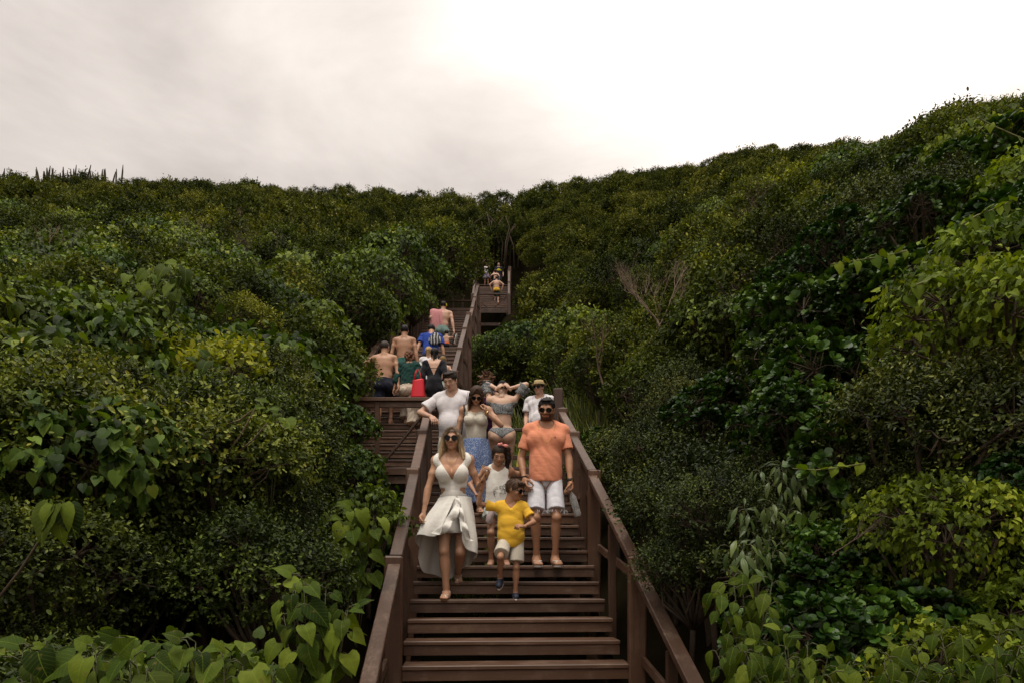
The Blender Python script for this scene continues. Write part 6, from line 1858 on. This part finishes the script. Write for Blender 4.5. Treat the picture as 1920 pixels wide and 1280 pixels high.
# man with the towel on the narrow flight
Yt, Zt = F3O[1] + T2 + .12, LMZ + R2
r = person("heavy bare-backed man in sage shorts with a pink towel over his shoulder", (xat(828, Yt), Yt, Zt), 180)
fg = Fig(1.80, 'm', .235, 1.14, pelvis=(.0, -.08, .93), lean=8, side=-3, feet=((-.12, 0, 0), (.12, -T2, R2)), head=(-8, 4, 0), hands=((-.36, .02, .83), (.30, -.2, 1.1)), belly=.5, shoulder=1.05)
make_body(r, fg, LIGHT, res=.015)
shorts(r, fg, C_SAGE, .62, .024, h=.013, seed=57, flare=.03)
hair(r, fg, H_BLACK, (), line=.2, side_line=-.06, nape=-.24, g=.03, res=.035)
m = MB()
for k in range(5):
    a = k * 1.2566; c0 = hp(fg, (-.36, .18, .02)); m.tube([c0, c0 + np.array([-.02, .035 * math.cos(a), .035 * math.sin(a)])], [.008, .016], 5)
m.build("hair_flower", C_LEMON, r)
tw = thing("beach_towel", "pink towel slung over the left shoulder of the heavy bare-backed man", "towel", r.location, r.rotation_euler[2])
S_ = fg.sho[1]
G_ = []
for u_, (dy, dz) in zip(range(7), ((-.17, -.30), (-.15, -.12), (-.07, .055), (.03, .075), (.13, -.03), (.17, -.30), (.17, -.56))):
    G_.append([S_ + np.array([dx - .02 * u_ * (dx < 0), dy + .012 * math.sin(dx * 40 + u_), dz - .25 * max(0, dx) * (u_ > 3) + .02 * math.sin(dx * 31)]) for dx in (-.13, -.07, -.02, .04, .09, .14)])
drape(tw, "towel_sheet", G_, C_PINK, thick=.022, nseg=4)
ff = thing("flip_flops", "pair of black and white flip-flops dangling from the towel man's right hand", "sandals", tuple(np.array(r.location) + np.array([.37, -.03, .70])))
for k, dx in enumerate((-.02, .03)):
    m = MB(); out = [(-.045, -.02), (-.05, .06), (-.03, .14), (.03, .15), (.05, .08), (.04, -.05), (.035, -.13), (0, -.15), (-.035, -.13)]
    V = [(a * .35 + dx + b * .25, a, b - .08) for a, b in out] + [(a * .35 + dx + .022 + b * .25, a, b - .08) for a, b in out]; n = len(out)
    m.add(V, [tuple(range(n)), tuple(range(2 * n - 1, n - 1, -1))] + [(i, (i + 1) % n, n + (i + 1) % n, n + i) for i in range(n)])
    m.build("sole", K_RUBBER if k else K_DARKR, ff)

# toddler on the halfway landing
r = person("bare-backed toddler in orange and black swim shorts reaching for the rail", (xat(837, 18.9), 18.9, LMZ), 180)
fg = Fig(.80, 'm', .165, 1.1, pelvis=(0, 0, .38), lean=10, feet=((-.05, 0, 0), (.05, -.02, 0)), head=(0, 5, 0), hands=((-.22, -.04, .55), (.12, -.02, .36)), child=True)
make_body(r, fg, LIGHT, res=.012)
so = shorts(r, fg, C_BLACK, .75, .014, h=.011, top=.02)
cloth(r, "waistband", fg.torso(.016)[2:4], C_ORG2, .011, lambda X, Y, Z: np.maximum((fg.tl(X, Y, Z)[2] - .085) * fg.U, (.0 - fg.tl(X, Y, Z)[2]) * fg.U))
hair(r, fg, H_BLACK, (), line=.2, g=.025, res=.04)

# ------------------------------------------------------------------ bathers at the top
r = person("distant woman in a white vest and patterned skirt holding a camera overhead", (xat(912, 44.3), 44.3, L4Z))
fg = Fig(1.62, 'f', None, 1.0, feet=((-.1, 0, 0), (.12, 0, 0)), hands=((-.10, -.12, 1.72), (.10, -.12, 1.72)), elbows=((-1, -.2, .1), (1, -.2, .1)), head=(0, -10, 0))
make_body(r, fg, BROWN, res=.024)
tshirt(r, fg, C_TEE, .014, hem=.03, sleeve=0, h=.02, name="vest")
shorts(r, fg, P_SKIRT, .75, .03, h=.02, flare=.05, name="skirt")
hair(r, fg, H_BLACK, (), g=.05, res=.06)
cm = thing("camera", "tiny dark camera held above the distant woman's head", "camera", tuple(np.array(r.location) + np.array([0, -.16, 1.80])))
m = MB(); m.box((0, 0, 0), (.08, .03, .05), None, .01); m.build("camera_body", K_BLACK, cm)
m = MB(); m.tube([(0, -.03, 0), (0, -.08, 0)], .035, 12); m.build("camera_lens", K_BLACK, cm)

r = person("distant man in a navy football shirt with a yellow chest band", (xat(935, 44.6), 44.6, L4Z))
fg = Fig(1.74, 'm', None, 1.05, hands=((-.32, -.1, .95), (.30, -.05, .9)))
make_body(r, fg, LIGHT, res=.024)
ts = tshirt(r, fg, C_NAVY, .018, sleeve=.66, h=.02, hem=-.04)
cloth(ts, "yellow_band", fg.torso(.030)[:3], C_LEMON, .02, lambda X, Y, Z: np.maximum((fg.tl(X, Y, Z)[2] - .225) * fg.U, (.150 - fg.tl(X, Y, Z)[2]) * fg.U))
shorts(r, fg, C_NAVY, .85, .02, h=.02)
hair(r, fg, H_DARK, (), g=.03, res=.06)

r = person("distant dark-haired woman climbing just behind the man in yellow shorts", (xat(929, 42.9), 42.9, F4Z + R4 * 8), 180)
fg = Fig(1.60, 'f', None, 1.0, lean=14, pelvis=(0, -.1, .83), feet=((-.09, -T4, R4), (.09, 0, 0)), hands=((-.25, -.1, .85), (.3, -.2, .95)))
make_body(r, fg, LIGHT, res=.024)
shorts(r, fg, C_NAVY, .4, .014, h=.02, name="bikini_bottom")
cloth(r, "bikini_top", fg.torso(.012), C_NAVY, .02, lambda X, Y, Z: np.maximum((fg.tl(X, Y, Z)[2] - .235) * fg.U, (.19 - fg.tl(X, Y, Z)[2]) * fg.U))
hair(r, fg, H_DARK, [rc((0, .35, .1), (0, .35, -.7), .2, .12, k=.05)], g=.05, res=.06)

r = person("distant bare-backed man in yellow and green swim shorts on the topmost flight", (xat(931, 41.6), 41.6, F4Z + R4 * 3), 180)
fg = Fig(1.76, 'm', None, 1.15, lean=8, pelvis=(0, -.1, .90), feet=((-.1, 0, 0), (.1, -T4, R4)), hands=((-.34, -.1, .95), (.34, -.12, .95)), elbows=((-1, .4, -.2), (1, .4, -.2)))
make_body(r, fg, LIGHT, res=.024)
so = shorts(r, fg, C_TEAL2, .85, .022, h=.02)
shorts(so, fg, fab("golden_yellow_cloth", (.66, .38, .04)), .25, .030, h=.02, name="yellow_upper_panel")
hair(r, fg, H_DARK, (), g=.03, res=.06)
# ------------------------------------------------------------------ foreground plants: every broad leaf a part of its own
def leaf_detail(name, outline, mat, droop=0.25, fold=0.10, wavy=0.02, nseg=7, seed=0):
    """one leaf, unit length along x, pointed tip, raised halves, wavy edge and veins as relief"""
    rg = np.random.default_rng(seed)
    xs_ = np.array([o[0] for o in outline]); ws_ = np.array([o[1] for o in outline])
    t = np.linspace(xs_[0], 1.0, nseg + 1); V = []; Tq = []
    cross = np.array([-1, -.62, -.28, 0, .28, .62, 1.0]); nc = len(cross)
    for i, x in enumerate(t):
        wd = np.interp(x, xs_, ws_)
        for c in cross:
            y = c * wd
            z = -droop * max(x, 0) ** 2 + fold * abs(y) - .35 * fold * abs(c) ** 3 * wd + wavy * abs(c) ** 2 * math.sin(x * 17 + 2 * c + seed) + .010 * math.cos((x * 5 - abs(c) * .9) * 6.28) * (abs(c) < .9) * abs(c)
            V.append((x - (.10 if x < .02 else 0) * abs(c) ** 1.0 * 0, y, z))
    for i in range(nseg):
        for j in range(nc - 1):
            a = i * nc + j; Tq.append((a, a + nc, a + nc + 1, a + 1))
    V = np.array(V)
    # heart lobes: pull the base corners backwards
    base = np.abs(V[:, 1]) * np.clip(1 - (V[:, 0] - xs_[0]) / .25, 0, 1)
    V[:, 0] -= base * .55 * (outline[0][1] > .15)
    return mesh_np(name, V, Tq, [mat], None, True, {'rnd': np.full(len(V), rg.uniform(.25, .95))})
HEART_O = [(0, .30), (.08, .42), (.25, .47), (.45, .42), (.65, .29), (.85, .12), (1.0, .006)]
OVATE_O = [(0, .02), (.12, .20), (.3, .33), (.5, .34), (.7, .25), (.88, .11), (1.0, .006)]
LANCE_O = [(0, .02), (.15, .10), (.4, .17), (.65, .13), (.85, .06), (1.0, .004)]
G_BIGL = mat_leaf("broad_leaf_light_green", (0.022, 0.040, 0.004), (0.042, 0.070, 0.007), (0.085, 0.120, 0.016), 0.6, 0.1, 0.2, obj_var=0.4, veins=True)
LEAFS = {'heart': [leaf_detail("leaf", HEART_O, G_BIG, .22 + .1 * i, .16, .018, 8, i) for i in range(6)],
         'ovate': [leaf_detail("leaf", OVATE_O, G_BIGL, .2 + .12 * i, .22, .012, 8, 20 + i) for i in range(5)],
         'lance': [leaf_detail("leaf", LANCE_O, G_LANCE, .35 + .1 * i, .25, .006, 7, 40 + i) for i in range(4)]}
rl = random.Random(77)
def put_leaf(root, kind, p, axis, normal, L):
    A = unit(axis); N = np.array(normal, float); N = N - (N @ A) * A; N = unit(N); S = np.cross(N, A)
    o = link("leaf", rl.choice(LEAFS[kind]), root)
    w_ = rl.uniform(.85, 1.1)
    o.matrix_local = Matrix(((A[0] * L, S[0] * L * w_, N[0] * L, p[0]), (A[1] * L, S[1] * L * w_, N[1] * L, p[1]), (A[2] * L, S[2] * L * w_, N[2] * L, p[2]), (0, 0, 0, 1)))
    return o

def broad_plant(name, label, px, py, d, width, height, stems, per, L, kind='heart', group=None, base_drop=.5, face=.7):
    """leafy plant whose top is at photo (px, py) at distance d; stems fan up from a common foot"""
    top = at(px, py, d); foot = top - np.array([0, 0, height + base_drop])
    root = thing(name, label, "plant", foot, 0, group)
    for s in range(stems):
        f = (s + .5) / stems - .5
        tip = np.array([f * width + rl.uniform(-.03, .03), rl.uniform(-.12, .12), height + base_drop - abs(f) * height * .5 - rl.uniform(0, .12) * height])
        mid = tip * .55 + np.array([-f * width * .1, rl.uniform(-.05, .05), .04])
        pts = [np.zeros(3), mid * .6, mid, tip * .8 + np.array([0, 0, .01]), tip]
        m = MB(); m.tube(pts, [.006, .005, .004, .003, .0015], 5); m.build("stem", STEM, root, True)
        for k in range(per):
            t = 1 - (k / per) ** 1.1 * .72
            i = t * 4; j = min(int(i), 3); q = pts[j] * (1 - (i - j)) + pts[j + 1] * (i - j)
            az = k * 2.4 + s * 1.1 + rl.uniform(-.4, .4)
            out = np.array([math.cos(az), math.sin(az) * .75 - .25, 0])
            pet = q + out * L * rl.uniform(.3, .6) + np.array([0, 0, L * rl.uniform(.05, .3)])
            m = MB(); m.tube([q, (q + pet) / 2 + np.array([0, 0, .01]), pet], .0022, 4); m.build("petiole", STEM, root, True)
            ax = out * rl.uniform(.35, .8) + np.array([0, 0, -rl.uniform(.35, 1.0)]) + np.array([0, -.15, 0])
            if k == 0: ax = out * .6 + np.array([0, -.2, rl.uniform(-.2, .5)])
            nr = np.array([0, -face, .75]) + out * .45 + np.array([rl.uniform(-.6, .6), rl.uniform(-.5, .4), rl.uniform(-.2, .2)])
            put_leaf(root, kind, pet, ax, nr, L * rl.uniform(.5, 1.2) * (.75 if k == 0 else 1))
    return root
GP = "broad-leaved plants in the foreground"
broad_plant("broad_leaved_plant", "big heart-shaped leaves crowding the bottom left corner", 70, 1200, 2.05, .36, .22, 6, 9, .092, group=GP)
broad_plant("broad_leaved_plant", "heart-leaved plant at the bottom edge, second from the left corner", 215, 1205, 2.0, .34, .22, 6, 9, .088, group=GP)
broad_plant("broad_leaved_plant", "broad toothed leaves at the bottom edge with a pale bud at the top", 355, 1190, 2.05, .36, .24, 6, 9, .095, group=GP)
broad_plant("broad_leaved_plant", "heart-leaved plant at the bottom edge nearest the tall leafy clump", 440, 1210, 2.15, .32, .25, 5, 9, .090, group=GP)
broad_plant("broad_leaved_plant", "tall clump of overlapping heart leaves left of the lowest handrail", 585, 1082, 2.75, .36, .52, 7, 12, .098, group=GP)
broad_plant("broad_leaved_plant", "leafy clump of heart leaves just outside the left rail post", 668, 945, 5.0, .50, .55, 6, 11, .115, group=GP)
broad_plant("broad_leaved_plant", "pale heart-leaved sprig on the left bank beside two bare twigs", 505, 755, 4.6, .42, .34, 4, 6, .115, group=GP)
broad_plant("broad_leaved_plant", "upright heart-leaved sprig in the middle of the left bank", 385, 660, 4.9, .45, .42, 4, 6, .125, group=GP)
broad_plant("broad_leaved_plant", "heart-leaved sprig high on the left bank under the scrub", 300, 485, 6.6, .7, .5, 4, 7, .14, group=GP)
broad_plant("broad_leaved_plant", "light green ovate-leaved sprig beyond the right handrail", 1405, 1065, 3.1, .34, .40, 5, 12, .092, 'ovate', GP, .35)
broad_plant("broad_leaved_plant", "ovate-leaved plant at the bottom edge beyond the right handrail", 1432, 1190, 2.9, .40, .30, 6, 12, .088, 'ovate', GP, .3)
broad_plant("broad_leaved_plant", "ovate-leaved plant in the middle of the bottom right edge", 1500, 1185, 2.6, .42, .30, 6, 12, .080, 'ovate', GP, .3)
broad_plant("broad_leaved_plant", "yellowish ovate leaves low at the bottom right edge", 1640, 1220, 2.4, .40, .24, 6, 11, .078, 'ovate', GP, .3)
broad_plant("broad_leaved_plant", "large ovate leaves in the bottom right corner", 1830, 1165, 2.3, .42, .30, 6, 11, .092, 'ovate', GP, .3)
# drooping dark leaves on the right bank
for lab, px, py, d, w_, h_, st in (("dark plant of long hanging leaves midway up the right bank", 1490, 850, 4.3, .50, .36, 6), ("dark long-leaved plant below the other on the right bank", 1450, 930, 4.1, .55, .36, 6), ("dark long-leaved sprig beside the pale sprig right of the rail", 1415, 1000, 3.7, .40, .30, 5)):
    broad_plant("long_leaved_plant", lab, px, py, d, w_, h_, st, 13, .10, 'lance', "long-leaved plants on the right bank", base_drop=.12, face=.4)
# single drooping cluster on a long bare stem, far left
root = thing("drooping_leaf_stem", "long bare stem carrying one drooping cluster of big leaves, far left", "plant", at(-25, 1150, 2.35))
o0 = np.array(root.location)
pts = [at(-25, 1150, 2.35) - o0, at(40, 1065, 2.35) - o0, at(92, 985, 2.33) - o0, at(112, 950, 2.3) - o0]
m = MB(); m.tube(pts, [.005, .0045, .004, .003], 6); m.build("stem", BARK, root, True)
for k in range(7):
    a = k * .95 + .3
    out = np.array([math.cos(a), -.35 + .5 * math.sin(a), 0])
    put_leaf(root, 'heart', pts[-1] + out * .03, out * .45 + np.array([0, 0, -.8]), np.array([0, -.7, .5]) + out * .5, rl.uniform(.09, .135))

# ------------------------------------------------------------------ bare twigs, dead branches
def branch_mesh(name, seed, L, mat, depth=4, r=.016, spread=.55, n=3, up=.25):
    rg = random.Random(seed); m = MB()
    def grow(p, d, L, r, k):
        pts = [p]; dd = np.array(d)
        for i in range(4):
            dd = unit(dd + np.array([rg.uniform(-.25, .25), rg.uniform(-.25, .25), rg.uniform(-.15, .25)])); pts.append(pts[-1] + dd * L / 4)
        m.tube(pts, np.linspace(r, r * .55, 5), 5, False)
        if k:
            for j in range(n):
                q = pts[rg.choice((2, 3, 4, 4))]
                e = unit(dd + np.array([rg.uniform(-1, 1), rg.uniform(-1, 1), rg.uniform(-.6, 1) + up]) * spread)
                grow(q, e, L * rg.uniform(.55, .85), r * .55, k - 1)
    grow(np.zeros(3), (0, 0, 1), L, r, depth)
    return m.mesh(name, mat, True)
def dead(label, px, py, d, L, tilt, az, seed, r=.016, depth=4, group="bare grey branches", mat=DEADWOOD, n=3):
    t = thing("dead_branch", label, "branch", at(px, py, d), 0, group)
    o = link("limb", branch_mesh("limb", seed, L, mat, depth, r, n=n), t); o.rotation_euler = (R(tilt), 0, R(az))
dead("large bare grey shrub, leafless and spreading, in the middle of the right slope", 1245, 655, 10.6, .62, 0, 20, 3, .022, 5)
dead("bare grey shrub leaning left beside the larger leafless one", 1215, 650, 10.9, .55, 18, 70, 4, .02, 5)
dead("crooked grey branch under the rounded shrub on the right slope", 1385, 520, 10.5, .5, 75, 80, 5, .02, 3)
dead("bare twigs among the vine leaves near the right handrail", 1560, 1040, 3.2, .14, 60, 100, 6, .004, 4, mat=BARK)
dead("pale leafless twigs low behind the hatted man", 1130, 720, 9.2, .38, 30, -40, 8, .014, 3)
dm = [branch_mesh("limb", 100 + i, .55, DEADWOOD if i else BARK, 4, .022, n=3) for i in range(3)]
for k in range(22):
    px = rl.uniform(60, 1500); d = rl.uniform(11, 24)
    if 640 < px < 1080: continue
    X = xat(px, d); t = thing("dead_branch", "small leafless grey bush among the hillside scrub", "bush", (X, d, float(canopy(X, d)) - .75), rl.uniform(0, 6.28), "leafless bushes in the scrub")
    o = link("limb", dm[k % 3], t); o.scale = (1.0, 1.0, .8)
for k, (a, b, d) in enumerate((((425, 845), (478, 765), 4.1), ((452, 838), (500, 792), 4.1), ((432, 790), (470, 770), 4.15))):
    t = thing("bare_twig", ("longest pale bare twig on the left bank", "middle pale bare twig on the left bank", "shortest pale bare twig on the left bank")[k], "twig", at(*a, d), 0, "bare twigs on the left bank")
    p0 = at(*a, d); p1 = at(*b, d - .25) - p0
    m = MB(); m.tube([np.zeros(3) - p1 * .5, p1 * .4 + np.array([.012, 0, -.012]), p1], [.006, .005, .0025], 5); m.build("twig", DEADWOOD, t, True)

# slender trunks and hanging roots in the shaded hollow above the topmost landing
for k in range(16):
    px = 872 + k * 6.5 + rl.uniform(-3, 3); d = rl.uniform(47.5, 50)
    t = thing("slender_trunk", "thin pale trunk in the dark hollow above the topmost landing", "tree", at(px, 488, d), 0, "thin trunks above the topmost landing")
    h_ = rl.uniform(2.2, 3.6)
    m = MB(); m.tube([(0, 0, -.6), (rl.uniform(-.2, .2), 0, h_ * .4), (rl.uniform(-.5, .5), 0, h_ * .75), (rl.uniform(-.9, .9), .1, h_)], [.06, .05, .04, .02], 5); m.build("trunk", BARK, t, True)

# ------------------------------------------------------------------ vine runners reaching out from the right bank
def runner(label, pts, d0, d1, leafn, L=.05):
    P = [at(x, y, d0 + (d1 - d0) * i / (len(pts) - 1)) for i, (x, y) in enumerate(pts)]
    t = thing("vine_runner", label, "vine", P[0], 0, "vine runners on the right bank")
    Q = [p - P[0] for p in P]
    m = MB(); m.tube(Q, np.linspace(.0055, .0025, len(Q)), 5); m.build("runner_stem", STEM2, t, True)
    for k in range(leafn):
        f = (k + .3) / leafn * (len(Q) - 1); j = min(int(f), len(Q) - 2); q = Q[j] * (1 - (f - j)) + Q[j + 1] * (f - j)
        sg = 1 if k % 2 else -1
        ax = np.array([rl.uniform(-.4, .4), -.3, sg * .5 - .35]); put_leaf(t, 'vine', q, ax, (rl.uniform(-.3, .3), -.6, .8), L * rl.uniform(.6, 1.25))
STEM2 = mat_plain("pale_vine_stem", (0.15, 0.155, 0.045), 0.6, 0.4, 0.2, 20)
LEAFS['vine'] = [leaf_detail("leaf", HEART_O, G_VINE, .15 + .1 * i, .2, .02, 6, 60 + i) for i in range(4)]
runner("vine runner stretching left with yellowish leaves, middle of the right bank", [(1700, 470), (1660, 480), (1610, 488), (1558, 496)], 4.0, 3.8, 9, .075)
runner("arching pale runner at the upper right edge", [(1920, 262), (1870, 240), (1835, 222), (1800, 226)], 4.8, 4.6, 5, .06)
runner("runner arching over the vine leaves in the right bank's centre", [(1700, 560), (1715, 535), (1745, 524), (1770, 532)], 3.7, 3.6, 6, .07)
runner("pale green runner low on the right bank above the long leaves", [(1620, 868), (1570, 876), (1530, 880), (1486, 877)], 3.6, 3.5, 6, .06)
runner("runner slanting up beside the yellowing leaf, right bank", [(1800, 425), (1830, 405), (1870, 390), (1910, 370)], 3.6, 3.5, 8, .07)

# ------------------------------------------------------------------ grass behind the wide landing
GRASS = mat_leaf("grass_blade", (0.055, 0.075, 0.012), (0.10, 0.13, 0.02), (0.17, 0.20, 0.04), 0.5, 0.3, 0.3)
rg = np.random.default_rng(12)
n = 5200
gx = rg.uniform(-1.05, 1.9, n); gy = rg.uniform(11.9, 16.5, n)
gz = ground(gx, gy)
Pg = np.stack([gx, gy, gz], 1); Ag = np.stack([rg.normal(0, .35, n), rg.normal(-.15, .3, n), np.ones(n)], 1); Ng = np.stack([rg.normal(0, .4, n), -np.ones(n), rg.normal(.3, .3, n)], 1)
Lg = rg.uniform(.5, 1.25, n) * np.interp(gy, [11.9, 16.5], [.9, 1.5])
L_BLADE = (np.array([(0, .5, 0), (0, -.5, 0), (.45, .42, 0), (.45, -.42, 0), (.8, .25, -.10), (.8, -.25, -.10), (1, 0, -.24)], float), np.array([(0, 1, 3), (0, 3, 2), (2, 3, 5), (2, 5, 4), (4, 5, 6)]))
V, T, Q = leaves(Pg, Ag, Ng, Lg, np.full(n, .022), L_BLADE, rg.random(n), rg)
tag(link("grass", mesh_np("grass", V, T, [GRASS], None, False, {'rnd': Q})), "tall rough grass growing behind the wide landing", "grass", kind='stuff')

# ------------------------------------------------------------------ columnar cacti on the left skyline
CACT = mat_plain("cactus_skin", (0.050, 0.040, 0.030), 0.8, 0.2, 0.3, 8, 0.3, 30)
def cactus(px, ytop, lean=0.0, r=.065, arm=False, d=59.0):
    p = at(px, 350, d); h_ = (350 - ytop) / F * d * .92
    t = thing("columnar_cactus", "thin columnar cactus standing on the left skyline", "cactus", p, 0, "cacti on the left skyline")
    def col(pts, rad):
        m = MB(); n = 14; pts = np.array(pts, float); V = []
        for i, q in enumerate(pts):
            for k in range(n):
                a = 2 * math.pi * k / n; rr = rad[i] * (1 if k % 2 else .78); V.append(q + np.array([math.cos(a) * rr, math.sin(a) * rr, 0]))
        m.add(V, [(i * n + k, i * n + (k + 1) % n, (i + 1) * n + (k + 1) % n, (i + 1) * n + k) for i in range(len(pts) - 1) for k in range(n)] + [tuple((len(pts) - 1) * n + k for k in range(n))])
        return m
    zz = np.linspace(-.8, h_, 6); pts = [(lean * max(z, 0) + .03 * math.sin(z * 2 + px), 0, z) for z in zz]
    col(pts, [r, r, r * 1.05, r, r * .9, r * .35]).build("cactus_stem", CACT, t)
    if arm:
        b0 = np.array([lean * h_ * .3, 0, h_ * .3]); s = 1 if px % 2 > 1 else -1
        col([b0, b0 + (s * .12, 0, .08), b0 + (s * .2, 0, .3), b0 + (s * .22, 0, h_ * .4)], [r * .7, r * .8, r * .8, r * .3]).build("cactus_arm", CACT, t)
for a in ((1, 313, .25), (9, 318), (13, 316, .2), (21, 324), (40, 323), (71, 315, -.1), (75, 310, -.2), (83, 319, 0, .13), (88, 312, 0, .10), (90.5, 308, .1, .08), (98, 313, .05), (103, 312, -.15, .085, True), (112, 322), (118, 310, 0, .08, True), (124, 316, -.2), (127, 317), (133, 314), (138, 314, 0, .09), (141, 306, .05), (161, 306, .22, .075, True), (169, 318, 0, .08), (177, 318, -.15), (184, 320), (192, 315, 0, .08), (195, 314), (198.5, 314, -.05, .085), (209, 320, .3), (218, 314), (226, 306, .12, .07)):
    cactus(*a)

for nm, tx in (("columnar_cactus", "thin columnar cactus on the left skyline"), ("slender_trunk", "thin trunk in the dark hollow above the topmost landing")):
    number_row([o for o in COL.objects if o.name.split('.')[0] == nm], tx)
number_row([o for o in COL.objects if o.get('group') == "leafless bushes in the scrub"], "small leafless grey bush among the hillside scrub")
